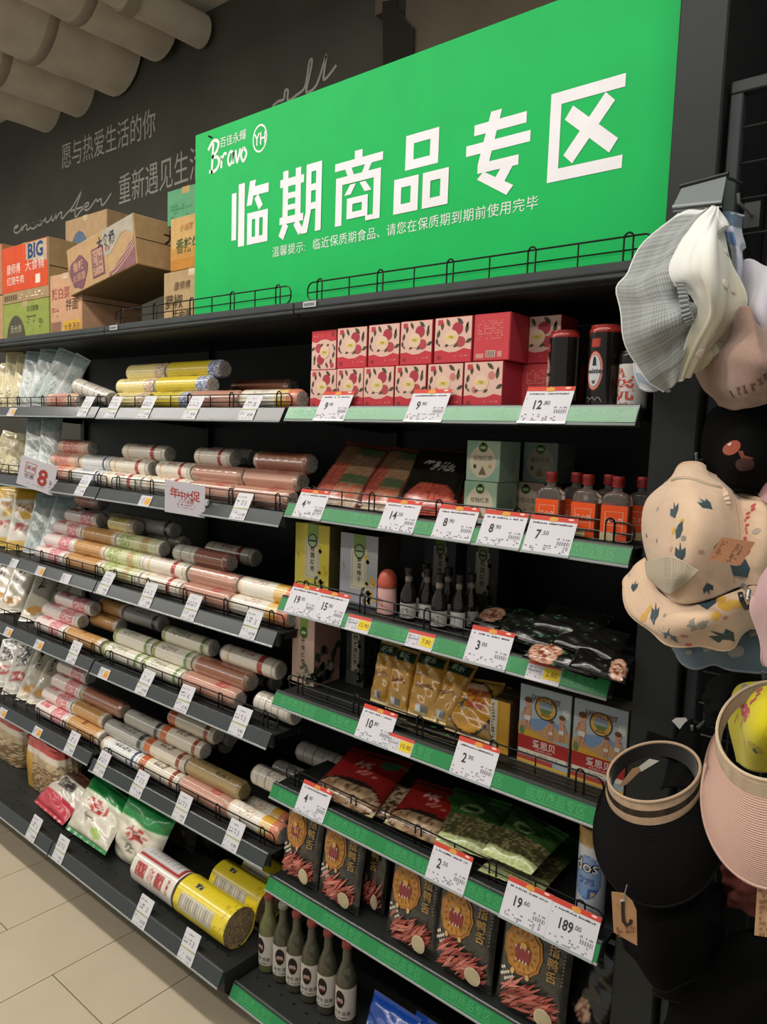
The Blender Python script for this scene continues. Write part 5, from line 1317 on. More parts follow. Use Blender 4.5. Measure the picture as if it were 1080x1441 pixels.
def darkpouch(seed, pic=None, green=0):
    def f(u, v):
        q = hsh(int(u*30), int(v*30), seed)
        if pic and ell(u, v, *pic): return mix('#a5654a', '#d3b29a', q) if not ell(u, v, pic[0], pic[1], pic[2]*.7, pic[3]*.7) or q > .5 else '#7c3a28'
        if green and q > 1-green: return '#2f6a3c'
        if q > .985: return '#5c5d5a'
        return mix('#0d0c0b', '#181715', q)
    return f
z4_ = zs('R', 4, .7)
DP = [([(655, 878), (745, 905), (770, 868), (690, 850)], .015, .05, (.25, .5, .2, .3), 0), ([(690, 890), (790, 922), (822, 880), (728, 855)], .03, .07, None, .06), ([(735, 925), (840, 958), (862, 915), (760, 892)], .012, .045, (.25, .35, .22, .4), .08),
      ([(775, 905), (868, 935), (888, 893), (800, 870)], .045, .075, None, .02), ([(800, 938), (880, 962), (894, 925), (815, 905)], .03, .05, (.85, .3, .14, .3), 0), ([(745, 880), (840, 905), (865, 868), (775, 850)], .06, .09, None, .04)]
for i, (q, za, zb_, pic, g) in enumerate(DP):
    qpouch('flat_pouch', ['black flat pouch with brown food picture, left of the pile', 'black flat pouch with green streaks in the middle of the pile', 'black flat pouch with round food picture at the guard', 'plain black flat pouch, upper right of the pile', 'black flat pouch with food picture beside the end post', 'black flat pouch topmost at the back of the pile'][i], 'pouch',
           lay(*q, z4_+za, z4_+zb_, 4), .02, darkpouch(i, pic, g), 30, 30, .06, i, wr=.6, group='pile of black pouches')

# --- fourth green shelf
def botf(m, fr, W, H):
    m.rect(.001, .001, W-.001, H-.001, fr(0), '#b39a8c', 'board'); m.rect(W*.35, H*.82, W*.7, H-.001, fr(1), '#6e8a42', 'board'); m.disc(W*.52, H*.76, W*.17, W*.19, fr(2), '#3a5528', 'board', 16); m.rect(W*.42, H*.74, W*.62, H*.78, fr(3), '#a9b58a', 'board')
    for k, ch in enumerate('玫瑰红枣'): m.text(ch, H*.085, lambda a, b: fr(2)(W*.5+a, H*(.60-.10*k)+b), '#4a4438', 'board', bold=.008)
    for k in range(16): leaf(m, fr(2), W*hsh(k, 11), H*(.28*hsh(k, 12)), .022, hsh(k, 13)*6, '#5b5f4c' if k % 2 else '#8c8a78', .5)
def bots(dim):
    def f(m, fr, W, H):
        for k in range(26): leaf(m, fr(1+k % 3), W*(.05+.8*hsh(k, 21)), H*(.02+.5*hsh(k, 22)*(.4+.6*hsh(k, 24))), .034, .6+hsh(k, 23)*2, ('#3b4432', '#2f3a2c', '#4c4c40')[k % 3], .6)
        m.disc(W*.62, H*.24, .010, .012, fr(5), '#8f8a7c', 'board', 8)
    return f
tallbox('pink tea carton with dark leaf print, left end of the fourth green shelf', 411, 442, .06, .10, 5, .185, '#b39a8c', '#9c746a', botf, bots(0))
tallbox('dark grey carton with leaf print behind the pink carton', 487, 512, .15, .09, 5, .175, '#4a4844', '#33312d', vbox('#44433f', '玫瑰红枣', '#3c3f30'), bots(1))
def soup(seed, bot):
    def f(u, v):
        q = hsh(int(u*26), int(v*40), seed)
        if .79 < v < .93 and .04 < u < .96: return '#1c3524'
        if v >= .93: return '#9a7a3c'
        if .10 < v < .20 and .3 < u < .75: return '#c9c9c4' if int(u*60) % 2 else '#6a6a66'
        if v < .10: return mix('#d0a03a', '#e8ddb8', q)
        if .42 < v < .52 and abs(u-.5) < .3 and abs(v-.47-.03*sin(u*12)) < .014: return '#7a4a1e'
        return mix('#c4933a', '#b07f2e', q*.5+.4*v)
    return f
SQ = [([(521, 986), (543, 994), (566, 908), (538, 900)], .05, .11), ([(542, 996), (572, 1006), (592, 918), (560, 908)], .045, .11), ([(573, 1006), (614, 1018), (634, 926), (592, 912)], .04, .11), ([(602, 1014), (632, 1024), (674, 938), (634, 924)], .045, .12)]
for i, (q, Yb, Yt) in enumerate(SQ):
    def jd(m, S):
        vs, fc, w_ = glyphs('家乐', .012, 1); A = (S(.9, .5)-S(.1, .5)).length/.8; B = (S(.5, .9)-S(.5, .1)).length/.8; sz = .13; nn = (S(.8, .5)-S(.2, .5)).cross(S(.5, .8)-S(.5, .2)).normalized()*.0012
        m.add([S(.5+(x-w_/2)*sz*B/A*.8, .835+y*sz*.8)+nn for x, y in vs], fc, '#a9b8a2', 'film')
        m.add([S(x, y)+nn*.7 for x, y in ((.2, .44), (.45, .50), (.8, .46), (.8, .44), (.45, .475), (.22, .42))], [(0, 1, 2, 3, 4, 5)], '#7a451c', 'film')
    qpouch('soup_pouch', 'yellow soup pouch with dark green badge, %s from left' % ORD[i], 'pouch', quadY(q, Yb, Yt), .03, soup(i, 0), seed=i+3, wr=.5, deco=jd, group='yellow soup pouches')
def bowl(u, v):
    q = hsh(int(u*34), int(v*34), 3)
    e = ((u-.5)/.48)**2+((v-.48)/.47)**2
    if e > 1: return '#a8823a' if v > .5 else '#8a6a30'
    if e > .82: return '#2b1c14'
    if .40 < u < .80 and .45 < v < .78 and q > .25: return mix('#8f2f22', '#b4543a', q)
    if .25 < u < .5 and .40 < v < .65 and q > .4: return '#4c4a30'
    if v > .75: return mix('#b08a6a', '#c9ab8a', q)
    return mix('#c9932c', '#b47e22', q)
qpouch('soup_pouch', 'pouch showing a full bowl of yellow soup with red slices', 'pouch', quadY([(626, 1026), (690, 1048), (712, 962), (640, 950)], .04, .12), .03, bowl, 34, 34, .04, 9, wr=.4, group='yellow soup pouches')
qpouch('soup_pouch', 'soup pouch squeezed between the bowl pouch and the yellow box', 'pouch', quadY([(668, 1040), (700, 1052), (722, 968), (690, 958)], .07, .14), .025, bowl, 20, 24, .04, 10, wr=.5, group='yellow soup pouches')
def ybox(m, fr, W, H):
    m.rect(.001, .001, W*.36, H-.001, fr(0), '#c4bba4', 'board'); m.rect(W*.36, .001, W-.001, H-.001, fr(0), '#bd8f36', 'board'); m.stroke([(W*.44, H*.1), (W*.44, H*.94), (W*.94, H*.94), (W*.94, H*.1), (W*.44, H*.1)], .0008, fr(1), '#a5762a', 'board')
    specks(m, fr(1), W*.10, H*.25, W*.16, H*.68, 2, 12, '#4a4438', 'board', d=.85)
tallbox('slim yellow box with white spine left of the baby food boxes', 689, 717, .05, .09, 5, .115, '#bd8f36', '#5d4630', ybox, name='slim_box')
def babyf(m, fr, W, H):
    m.rect(.001, .001, W-.001, H-.001, fr(0), '#9aa6ad', 'board')
    m.shape([(W*.03, H*.46), (W*.97, H*.46), (W*.86, H*.58), (W*.62, H*.64), (W*.3, H*.60), (W*.1, H*.55)], fr(.4), '#6f8bad', 'board')
    m.shape([(.001, H*.40)]+[(W*i/10, H*(.50+.05*sin(i*1.3)+(.05 if i > 5 else 0))) for i in range(11)]+[(W-.001, H*.40)], fr(1), '#b58e66', 'board')
    m.shape([(.001, H*.36)]+[(W*i/10, H*(.46-.012*i)) for i in range(11)]+[(W-.001, H*.30)], fr(2), '#c79a3a', 'board')
    m.rect(.001, H*.19, W-.001, H*.36, fr(3), '#a5322f', 'board'); m.rect(.004, H*.13, W-.004, H*.19, fr(3), '#cfc6b4', 'board'); m.rect(.001, .001, W-.001, H*.055, fr(3), '#c9a048', 'board'); m.rect(.001, H*.055, W*.7, H*.11, fr(2), '#a5453c', 'board')
    m.text('爱思贝', H*.105, lambda a, b: fr(4)(W*.52+a, H*.25+b), '#ddd0c6', 'board', bold=.012); m.text("有机婴幼儿米粉", H*.032, lambda a, b: fr(4)(W*.52+a, H*.205+b), '#d9b9ae', 'board'); specks(m, fr(4), W*.2, H*.15, W*.6, H*.02, 16, 1, '#6a6458', 'board')
    cx_, cy_ = W*.52, H*.76; m.disc(cx_, cy_, W*.215, W*.215, fr(2), '#3a3226', 'board', 28); m.disc(cx_, cy_, W*.19, W*.19, fr(3), '#b8934a', 'board', 26); m.disc(cx_, cy_+.002, W*.13, W*.12, fr(4), '#7f8f9a', 'board', 20); m.shape([(cx_-W*.12, cy_-.002), (cx_+W*.12, cy_-.002), (cx_+W*.06, cy_-W*.1), (cx_-W*.06, cy_-W*.1)], fr(5), '#5c6f3a', 'board')
    m.text("EARTH'S BEST", H*.095, lambda a, b: fr(6)(cx_+a, H*.83+b), '#6c3f28', 'board', bold=.015, sx=.66); m.text('ORGANIC', H*.03, lambda a, b: fr(6)(cx_+a, H*.665+b), '#4a3a22', 'board', bold=.01)
    sk = '#b8866a'
    def kid(x, y, s, flip=1):
        m.disc(x, y+.030*s, .0065*s, .0075*s, fr(4), sk, 'board', 12); m.disc(x, y+.0345*s, .007*s, .005*s, fr(5), '#5c3d28', 'board', 10)
        m.shape([(x-.006*s, y+.022*s), (x+.006*s, y+.022*s), (x+.005*s, y+.006*s), (x-.005*s, y+.006*s)], fr(4), sk, 'board'); m.rect(x-.0055*s, y+.0, x+.0055*s, y+.008*s, fr(5), '#cfc6b8', 'board')
        m.stroke([(x-.003*s, y), (x-.004*s, y-.016*s)], .0035*s, fr(4), sk, 'board'); m.stroke([(x+.003*s, y), (x+.003*s, y-.016*s)], .0035*s, fr(4), sk, 'board'); m.stroke([(x+.005*s*flip, y+.02*s), (x+.012*s*flip, y+.004*s)], .0028*s, fr(4), sk, 'board')
    kid(W*.18, H*.56, 1.25, -1); kid(W*.84, H*.50, 1.0, 1); kid(W*.64, H*.46, .8, -1); m.rect(W*.84, H*.70, W*.97, H*.82, fr(2), '#b9bcb4', 'board'); m.disc(W*.08, H*.42, .006, .010, fr(4), '#5f7a5a', 'board', 8)
tallbox('baby cereal box with children print, left one of the pair', 729, 801, .045, .06, 5, .168, '#9aa6ad', '#6f6a5c', babyf, name='cereal_box')
tallbox('baby cereal box with children print, right one beside the end post', 804, 880, .045, .06, 5, .168, '#9aa6ad', '#6f6a5c', babyf, name='cereal_box')
z5_ = zs('R', 5, .5)
qpouch('flat_pouch', 'thin black pouch lying flat in front of the soup pouches', 'pouch', lay((548, 1018), (690, 1062), (700, 1040), (560, 998), z5_+.006, z5_+.012), .008, darkpouch(31, None, .05), 26, 10, .08, 31)

# --- fifth green shelf
def redart(u, v):
    q = hsh(int(u*30), int(v*34), 2)
    if v < .33 and ((u-.5)/.48)**2+((v-.16)/.2)**2 < 1: return mix('#7a5c42', '#a8906f', hsh(int(u*11), int(v*12), 3)) if q > .2 else '#5a4230'
    if v < .4 and ((u-.5)/.5)**2+((v-.16)/.25)**2 < 1: return '#241a14'
    if v < .12: return mix('#8a7a58', '#b5a878', q)
    if v > .86: return mix('#6c1f18', '#5c1a15', q)
    if .62 < v < .74 and .30 < u < .55 and q > .4: return '#b98d80'
    if .50 < v < .6 and .40 < u < .75 and q > .5: return '#b06a5e'
    if ell(u, v, .78, .78, .14, .07): return '#2c5a34'
    if u > .7 and v > .84: return '#356a35'
    return mix('#7f1d19', '#6e1815', q)
def blkart(u, v):
    q = hsh(int(u*26), int(v*30), 9)
    if ell(u, v, .5, .3, .4, .28): return mix('#8a6a4c', '#b39c80', q) if q > .4 else '#4a3226'
    return mix('#1f1a16', '#332b24', q)
def grnart(u, v):
    q = hsh(int(u*40), int(v*40), 5)
    if v < .16: return mix('#9aa468', '#c9d29a', q)
    if v < .5: return mix('#5c5638', '#3c3f24', q) if q > .25 else '#857a52'
    if ell(u, v, .42, .64, .2, .08) and not ell(u, v, .42, .64, .13, .045): return '#7f9468'
    if ell(u, v, .84, .74, .11, .06) and not ell(u, v, .84, .74, .08, .035): return '#1f3a1c'
    if u > .66 and v > .82: return '#3f7a3a'
    return mix('#2f5226', '#28471f', q)
z6_ = zs('R', 6, .4)
qpouch('snack_pouch', 'red mushroom pouch lying above the 4.90 ticket', 'pouch', lay((436, 1112), (524, 1152), (584, 1074), (495, 1052), z6_+.02, z6_+.085, 6), .024, redart, seed=11, group='red and green flat pouches')
qpouch('snack_pouch', 'dark mushroom pouch between the two red pouches', 'pouch', lay((500, 1140), (572, 1168), (640, 1102), (560, 1072), z6_+.012, z6_+.06, 6), .022, blkart, seed=12, group='red and green flat pouches')
qpouch('snack_pouch', 'red mushroom pouch right beside the green pouches', 'pouch', lay((540, 1158), (632, 1198), (672, 1122), (588, 1096), z6_+.022, z6_+.08, 6), .024, redart, seed=13, group='red and green flat pouches')
qpouch('snack_pouch', 'green seed pouch next to the right red pouch', 'pouch', lay((612, 1186), (700, 1214), (722, 1132), (640, 1108), z6_+.03, z6_+.085, 6), .026, grnart, seed=14, wr=.5, group='red and green flat pouches')
qpouch('snack_pouch', 'green seed pouch with pale crumpled bottom, on top of the pile', 'pouch', lay((676, 1200), (748, 1232), (802, 1176), (726, 1134), z6_+.05, z6_+.095, 6), .026, grnart, seed=15, wr=.6, group='red and green flat pouches')
qpouch('snack_pouch', 'green seed pouch lying lowest, nearest the wire guard', 'pouch', lay((672, 1228), (762, 1262), (830, 1190), (740, 1160), z6_+.006, z6_+.035, 6), .02, grnart, seed=16, group='red and green flat pouches')
# tube with blue print (the cartoon figure on it is left out)
z = RZ[6][0]+.03; X = xat(832, .05, z); zb = zs('R', 6, X)+.001
t = thing('snack_tube', 'white and blue snack tube with tan top, beside the end post', 'snack tube', (X, .05, zb))
def tubeart(u, v):
    d = u-.5; q = hsh(int(u*60), int(v*60), 3)
    if v > .86: return mix('#b08a4a', '#c9a868', q*.5)
    if (d/.17)**2+((v-.5)/.26)**2 < 1:
        if (d/.155)**2+((v-.5)/.245)**2 > 1: return '#4a6fae'
        if d > .02 and v < .38: return '#2f5aa0' if (d-.08)**2*30+(v-.3)**2*8 > .02 else '#c9a868'
        return '#7f9cc9'
    return '#c2c5cc'
r = .0285; m = MB(); cyl_art(m, r, lambda v: 1-.10*max(0, (v-.95)/.05), 64, 60, .172, tubeart, 'film')
w = wrapf(r, .17, .5, .001); w2 = wrapf(r, .17, .5, .0006)
m.text('dos', .034, lambda a, b: w2(-.002+a, .098+b), '#17181c', 'film', bold=.06); m.text('dos', .034, lambda a, b: w(-.002+a, .098+b), '#dcd9d2', 'film', bold=.0); specks(m, w, -.014, .072, .03, .014, 8, 3, '#274a8c', 'film', d=.9)
part('body', m, t)
m = MB(); m.lathe([(r*1.0, .168), (r*1.03, .170), (r*1.03, .180), (r*.98, .183), (.0005, .183)], 36, '#b3924e', 'plastic'); part('lid', m, t)

# --- sixth green shelf: duck tongue bags
def lionbag(label, q4, T, dim=False, seed=1):
    def f(u, v):
        q = hsh(int(u*34), int(v*46), seed)
        if v > .90 and u < .4: return '#2f4a2c'
        return mix('#2b2b27', '#36352f', q)
    def deco(m, S):
        import builtins
        def dsk(cx_, cy_, rx, ry, col, n=22, k=0): 
            P = [S(cx_, cy_)]+[S(cx_+rx*cos(2*pi*i/n), cy_+ry*sin(2*pi*i/n)) for i in range(n)]
            off = lift*k; P = [p+off for p in P]; m.add(P, [(0, 1+i, 1+(i+1) % n) for i in range(n)], col, 'film')
        Nn = (S(.8, .5)-S(.2, .5)).cross(S(.5, .8)-S(.5, .2)).normalized(); lift = Nn*.0015
        hx, hy = .36, .66
        if not dim:
            n = 22
            for ring, (r1, col) in enumerate(((1.0, '#a56a22'), (.86, '#b57c30'))):
                P = [S(hx, hy)+lift*(1+ring)]+[S(hx+.29*r1*(1+.03*(-1)**i)*cos(2*pi*i/n), hy+.245*r1*(1+.03*(-1)**i)*sin(2*pi*i/n))+lift*(1+ring) for i in range(n)]
                m.add(P, [(0, 1+i, 1+(i+1) % n) for i in range(n)], col, 'film')
            for i in range(16):
                a = 2*pi*i/16+.2; p0 = (hx+.17*cos(a), hy+.15*sin(a)); p1 = (hx+.23*cos(a), hy+.20*sin(a)); pp = (-.012*sin(a), .010*cos(a))
                m.add([S(p0[0]-pp[0], p0[1]-pp[1])+lift*3, S(p0[0]+pp[0], p0[1]+pp[1])+lift*3, S(p1[0], p1[1])+lift*3], [(0, 1, 2)], '#8a5420', 'film')
            dsk(hx+.02, hy+.06, .05, .03, '#d2a45c', 12, 5.5)
            m.add([S(hx+dx, hy+dy)+lift*3 for dx, dy in ((-.12, .02), (-.06, .045), (.06, .045), (.13, .02), (.11, -.11), (-.10, -.11))], [(0, 1, 2, 3, 4, 5)], '#8e1f2c', 'film')
            for dx in (-.10, -.03, .03, .09):
                m.add([S(hx+dx-.014, hy+.035)+lift*4, S(hx+dx+.014, hy+.035)+lift*4, S(hx+dx, hy+.0)+lift*4], [(0, 1, 2)], '#ddd0bc', 'film'); m.add([S(hx+dx*.8-.013, hy-.11)+lift*4, S(hx+dx*.8+.013, hy-.11)+lift*4, S(hx+dx*.8, hy-.078)+lift*4], [(0, 1, 2)], '#ddd0bc', 'film')
            for dx in (-.12, .10): dsk(hx+dx, hy-.235, .03, .03, '#c9a068', 10, 2)
        # checked cloth and tongues
        for i in range(7):
            for j in range(4):
                if (i+j) % 2 == 0: m.add([S(.06+.035*(i+a), .32+.03*(j+b)-.012*i)+lift for a, b in ((0, 0), (1, 0), (1, 1), (0, 1))], [(0, 1, 2, 3)], '#c4bcae', 'film')
        rr = random.Random(seed)
        for i in range(90):
            a = .30+rr.random()*.75; L = .24+.22*rr.random(); cx_ = .10+.62*rr.random(); cy_ = .04+.20*rr.random()*(1.2-cx_*.5)
            w_ = .020; dx, dy = cos(a)*L, sin(a)*L*.62; nx, ny = -sin(a)*w_, cos(a)*w_
            pts = [(cx_, cy_), (cx_+dx*.4+nx, cy_+dy*.4+ny), (cx_+dx, cy_+dy), (cx_+dx*.5-nx, cy_+dy*.5-ny)]
            m.add([S(min(.95, x), min(.46, max(.03, y)))+lift*(1+i*.08) for x, y in pts], [(0, 1, 2, 3)], mix('#a8433c', '#cf8070' if i % 3 else '#6f241f', rr.random()), 'film')
        dsk(.76, .155, .125, .098, '#c9bc9c', 24, 9); dsk(.76, .155, .105, .082, '#b5a886', 24, 9.5)
        if True:
            W_ = (S(.9, .5)-S(.1, .5)).length/.8; Hh = (S(.5, .9)-S(.5, .1)).length/.8
            for k, ch in enumerate('指鸭舌'):
                vs, fc, w_ = glyphs(ch, .012, 1); sz = .115; ax = .79 if not dim else .5
                m.add([S(ax+(x-w_/2)*sz*Hh/W_, .76-.125*k+y*sz)+lift*3 for x, y in vs], fc, '#a8803c', 'film')
            for k in range(9): m.add([S(.92+a, .50+.035*k+b)+lift*2 for a, b in ((0, 0), (.02, 0), (.02, .018), (0, .018))], [(0, 1, 2, 3)], '#77705f', 'film')
    return qpouch('snack_bag', label, 'snack bag', q4, T, f, 26, 36, .035, seed, wr=.35, deco=deco, group='duck tongue bags', back='#26251f')
LB = [(397, 447, 1238, .0), (448, 505, 1262, -.002), (510, 541, 1290, .045), (543, 613, 1310, -.004), (609, 692, 1350, -.006), (697, 795, 1400, -.008)]
for i, (a, b, _, Y) in enumerate(LB):
    lionbag(['black lion-face snack bag at the left end of the sixth green shelf', 'black lion-face snack bag, second from left', 'narrow black snack bag set back between two lion-face bags', 'black lion-face snack bag, third from left, below ticket 4.90 row', 'black lion-face snack bag, fourth from left', 'black lion-face snack bag nearest the camera, below the 19.60 ticket'][i], standing('R', 7, a, b, Y, .205 if i != 2 else .2, .03), .03, i == 2, i+1)
qpouch('snack_bag', 'dark snack bag turned away beside the end post', 'snack bag', standing('R', 7, 800, 866, .03, .19, .05), .04, darkpouch(44, (.3, .25, .16, .12)), 20, 26, .05, 8, wr=.5)

# --- bottles on the lowest green deck
def gbottle(label, px, Y, i):
    z = RZ[8][0]+.06; X = xat(px, Y, z); zb = zs('R', 8, X)+.001
    t = thing('rice_wine_bottle', label, 'bottle', (X, Y, zb), (0, 0, .45+(i*1.3) % .7-.3), 'green glass bottles with white labels')
    gc = '#5f5f3c' if i == 0 else '#3f3e30'
    m = MB(); m.lathe([(.020, 0), (.0245, .003), (.025, .008), (.025, .112), (.0235, .125), (.0165, .143), (.0115, .159), (.0105, .190), (.0125, .191), (.0125, .198)], 32, gc, 'darkglass'); part('glass', m, t)
    m = MB(); m.lathe([(.0125, .194), (.0135, .194), (.0137, .203), (.0115, .206), (.0005, .2065)], 24, '#6a2a22' if i not in (1,) else '#6a655a', 'plastic'); part('cap', m, t)
    m = MB(); m.grid(34, 30, lambda u, v: Vector((-.0254*sin(pi+(u-.5)*4.6), .0254*cos(pi+(u-.5)*4.6), .022+.080*v)), '#b5afa5', 'paper')
    w = lambda k: wrapf(.0254, .1, .5, .0004+.0003*k)
    P = lambda cx_, cy_, rx, ry, col, k: m.add([w(k)(cx_, cy_)]+[w(k)(cx_+rx*cos(2*pi*q/18), cy_+ry*sin(2*pi*q/18)) for q in range(18)], [(0, 1+q, 1+(q+1) % 18) for q in range(18)], col, 'paper')
    P(-.006, .074, .0125, .022, '#1d1512', 1); P(-.006, .070, .009, .007, '#a08a80', 2); P(-.006, .066, .006, .003, '#5c1d1a', 3)
    for a, ch in ((-.020, '米'), (-.009, '乎'), (.003, '酒'), (.015, '酿')): m.text(ch, .0105, lambda x, y: w(1)(a+.002+x, .036+y), '#4a443c')
    specks(m, w(1), -.02, .026, .036, .006, 12, 1, '#5f5a50', d=.8)
    part('label', m, t)
for i, (px, Y) in enumerate(((378, -.057), (398, -.057), (417, -.057), (438, -.056), (461, -.055), (487, -.055))):
    gbottle('green glass bottle with white label on the lowest green deck, '+['left end', 'second from left', 'third from left', 'fourth from left', 'fifth from left', 'right end'][i], px, Y, i)
for i, (a, b, Y, H) in enumerate(((506, 572, -.09, .115), (565, 655, -.075, .115))):
    def bl_(u, v, i=i):
        q = hsh(int(u*30), int(v*30), i)
        if v > .55: return '#123a86'
        if q > .85: return '#9fb0cc'
        if ell(u, v, .35, .15, .25, .2): return mix('#8f7a4c', '#4c3c28', q)
        return '#2c4f8c'
    qpouch('blue_pouch', ['blue food pouch beside the green glass bottles', 'blue food pouch, right one at the bottom frame edge'][i], 'pouch', standing('R', 8, a, b, Y, H, .05), .05, bl_, 24, 24, .06, 20+i, wr=.5)
# ------------------------------------------------------------------ hats on the grid panel
def cr(p0, p1, p2, p3, t): return .5*((2*p1)+(p2-p0)*t+(2*p0-5*p1+4*p2-p3)*t*t+(3*p1-p0-3*p2+p3)*t**3)
class Patch:
    """smooth cloth surface through a net of points; rows top to bottom, each (px, py, Y)"""
    def __init__(s, rows, disp=None, nu=44, nv=44):
        s.g = [[onY(*p) for p in r] for r in rows]; s.nu, s.nv = nu, nv
        s.disp = disp; s.c = {}
        s.px = None
    def raw(s, u, v):
        u = min(1, max(0, u)); v = min(1, max(0, v))
        def line(P, t):
            n = len(P)-1; x = t*n; i = min(n-1, int(x)); f = x-i
            p0 = P[i-1] if i > 0 else P[i]*2-P[i+1]; p3 = P[i+2] if i+2 <= n else P[i+1]*2-P[i]
            return cr(p0, P[i], P[i+1], p3, f)
        return line([line(r, u) for r in s.g], v)
    def n(s, u, v):
        e = .012; a = s.raw(u+e, v)-s.raw(u-e, v); b = s.raw(u, v+e)-s.raw(u, v-e); q = b.cross(a)
        if q.length < 1e-12: return Vector((0, -1, 0))
        q.normalize(); return q if q.y < 0 else -q
    def S(s, u, v, off=0):
        p = s.raw(u, v); q = s.n(u, v); d = s.disp(u, v) if s.disp else 0
        return p+q*(d+off)
    def uv(s, px, py):
        if s.px is None:
            s.px = []
            for i in range(41):
                for j in range(41):
                    p = s.raw(i/40, j/40)-CP; z = p.dot(CF); s.px.append((540+FPX*p.dot(CR)/z, 720.5-FPX*p.dot(CU)/z, i/40, j/40))
        b = min(s.px, key=lambda q: (q[0]-px)**2+(q[1]-py)**2); return b[2], b[3]
    def mb(s, col, mat='cloth', m=None):
        m = m or MB(); m.grid(s.nu, s.nv, lambda u, v: s.S(u, v), (lambda u, v: C(col(u, v))) if callable(col) else col, mat, flip=True); return m
    def edge(s, m, side, r, col, mat='cloth'):
        f = {'t': lambda t: (t, 0), 'b': lambda t: (t, 1), 'l': lambda t: (0, t), 'r': lambda t: (1, t)}[side]
        m.tube([s.S(*f(i/30)) for i in range(31)], r, col, mat, 6)
    def decal(s, m, px, py, shape, size, rot, col, k=1, mat='cloth'):
        u0, v0 = s.uv(px, py); c = s.S(u0, v0); nn = s.n(u0, v0)
        R = Vector((1, 0, 0)); R = (R-nn*R.dot(nn)).normalized(); U = nn.cross(R)*-1
        if U.z < 0: U = -U
        c_, s_ = cos(rot), sin(rot); pts = []; e = .01
        a_ = (s.raw(u0+e, v0)-s.raw(u0-e, v0))/(2*e); b_ = (s.raw(u0, v0+e)-s.raw(u0, v0-e))/(2*e)
        aa, ab, bb = a_.dot(a_), a_.dot(b_), b_.dot(b_); det = aa*bb-ab*ab or 1e-9
        def put(x, y):
            d = (R*(x*c_-y*s_)+U*(x*s_+y*c_))*size; da, db = d.dot(a_), d.dot(b_)
            return s.S(min(.995, max(.005, u0+(da*bb-db*ab)/det)), min(.995, max(.005, v0+(db*aa-da*ab)/det)), .0013+.00015*k)
        n_ = len(shape); cxm = sum(p[0] for p in shape)/n_; cym = sum(p[1] for p in shape)/n_
        ring = [put(x, y) for x, y in shape]; mid = [put((x+cxm)/2, (y+cym)/2) for x, y in shape]
        fs = [(i, (i+1) % n_, n_+(i+1) % n_, n_+i) for i in range(n_)]+[(n_+i, n_+(i+1) % n_, 2*n_) for i in range(n_)]
        m.add(ring+mid+[put(cxm, cym)], fs, col, mat)
LEAF3 = [(0, 0), (-.5, .5), (-.45, 1.0), (-.1, .75), (0, 1.35), (.15, .75), (.5, .95), (.45, .45)]
LEAF1 = [(0, 0), (-.35, .35), (-.3, .8), (0, 1.2), (.3, .75), (.3, .3)]
BLOB = [(.5*cos(a*.5236), .42*sin(a*.5236)*(1+.15*cos(a))) for a in range(12)]
def hook(label, px, py, Y, X0=None):
    p = onY(px, py, Y); m = MB(); m.tube([(p.x, .031, p.z), (p.x, (Y+.03)/2, p.z), (p.x, Y, p.z), (p.x, Y-.006, p.z+.012)], .0025, '#8f9391', 'wire', 8)
    m.box(p.x-.012, p.x+.012, .026, .030, p.z-.02, p.z+.02, '#3a3e3d', 'metal')
    tag(part('panel_hook', m), label, 'hook', 'hooks on the grid panel')

# --- the big clip
t = thing('clip_strip', 'grey plastic clip strip gripping the white bucket hat', 'clip', onY(985, 275, -.05))
m = MB(); a, b, c, d = onY(947, 291, -.085), onY(1016, 284, -.085), onY(1023, 247, -.05), onY(960, 264, -.05)
N = (b-a).cross(d-a).normalized()*-.004
m.add([a, b, c, d, a+N, b+N, c+N, d+N], [(0, 1, 2, 3), (7, 6, 5, 4), (0, 4, 5, 1), (1, 5, 6, 2), (2, 6, 7, 3), (3, 7, 4, 0)], '#767c7d', 'plastic'); part('plate', m, t, smooth=False, world=True)
m = MB(); m.tube([c+Vector((.003, 0, .002)), d+Vector((-.003, 0, .002))], .0035, '#191b1b', 'plastic', 8); part('spring_rod', m, t, world=True)
m = MB(); m.tube([a, b], .0022, '#a7adae', 'gloss', 8); m.tube([a+Vector((0, .004, -.006)), b+Vector((0, .004, -.006))], .0018, '#8a9091', 'gloss', 8); part('jaw', m, t, world=True)
m = MB(); m.tube([c+Vector((-.004, 0, 0)), Vector((c.x, .03, c.z+.01))], .0025, '#55595a', 'wire', 8); part('arm', m, t, world=True)

# --- white hat with grey check lining
t = thing('bucket_hat', 'white sun hat with grey checked lining hanging from the clip strip', 'hat', onY(965, 420, -.12))
def gather(u, v):
    d = u; a = v*22
    return .013*sin(a)*(.25+.75*u)*(1 if .25 < v < .9 else .4)*sin(pi*min(1, max(0, (v-.12)/.88)))+.003*sin(9*v+6*u)
lin = Patch([[(957, 301, -.08), (972, 297, -.085), (985, 294, -.09), (996, 292, -.095)],
             [(906, 346, -.09), (930, 338, -.105), (950, 330, -.115), (975, 318, -.12)],
             [(884, 388, -.10), (908, 380, -.12), (930, 374, -.13), (950, 364, -.135)],
             [(867, 411, -.11), (895, 412, -.15), (928, 404, -.165), (960, 396, -.15)],
             [(874, 455, -.11), (905, 448, -.16), (940, 438, -.18), (974, 424, -.155)],
             [(889, 500, -.10), (915, 490, -.15), (945, 474, -.175), (979, 452, -.16)],
             [(912, 531, -.09), (928, 520, -.13), (946, 508, -.15), (968, 486, -.155)],
             [(936, 550, -.08), (942, 548, -.10), (948, 544, -.12), (956, 536, -.13)]], gather, 90, 110)
def check(u, v):
    a = int(u*62) % 2; b = int(v*92) % 2
    return mix('#a5a9a8', '#787c7b', .5*a+.5*b) if v > .02 else C('#d3d6d5')
part('checked_lining', lin.mb(check), t, world=True, solid=.0015, label='grey and white check fabric')
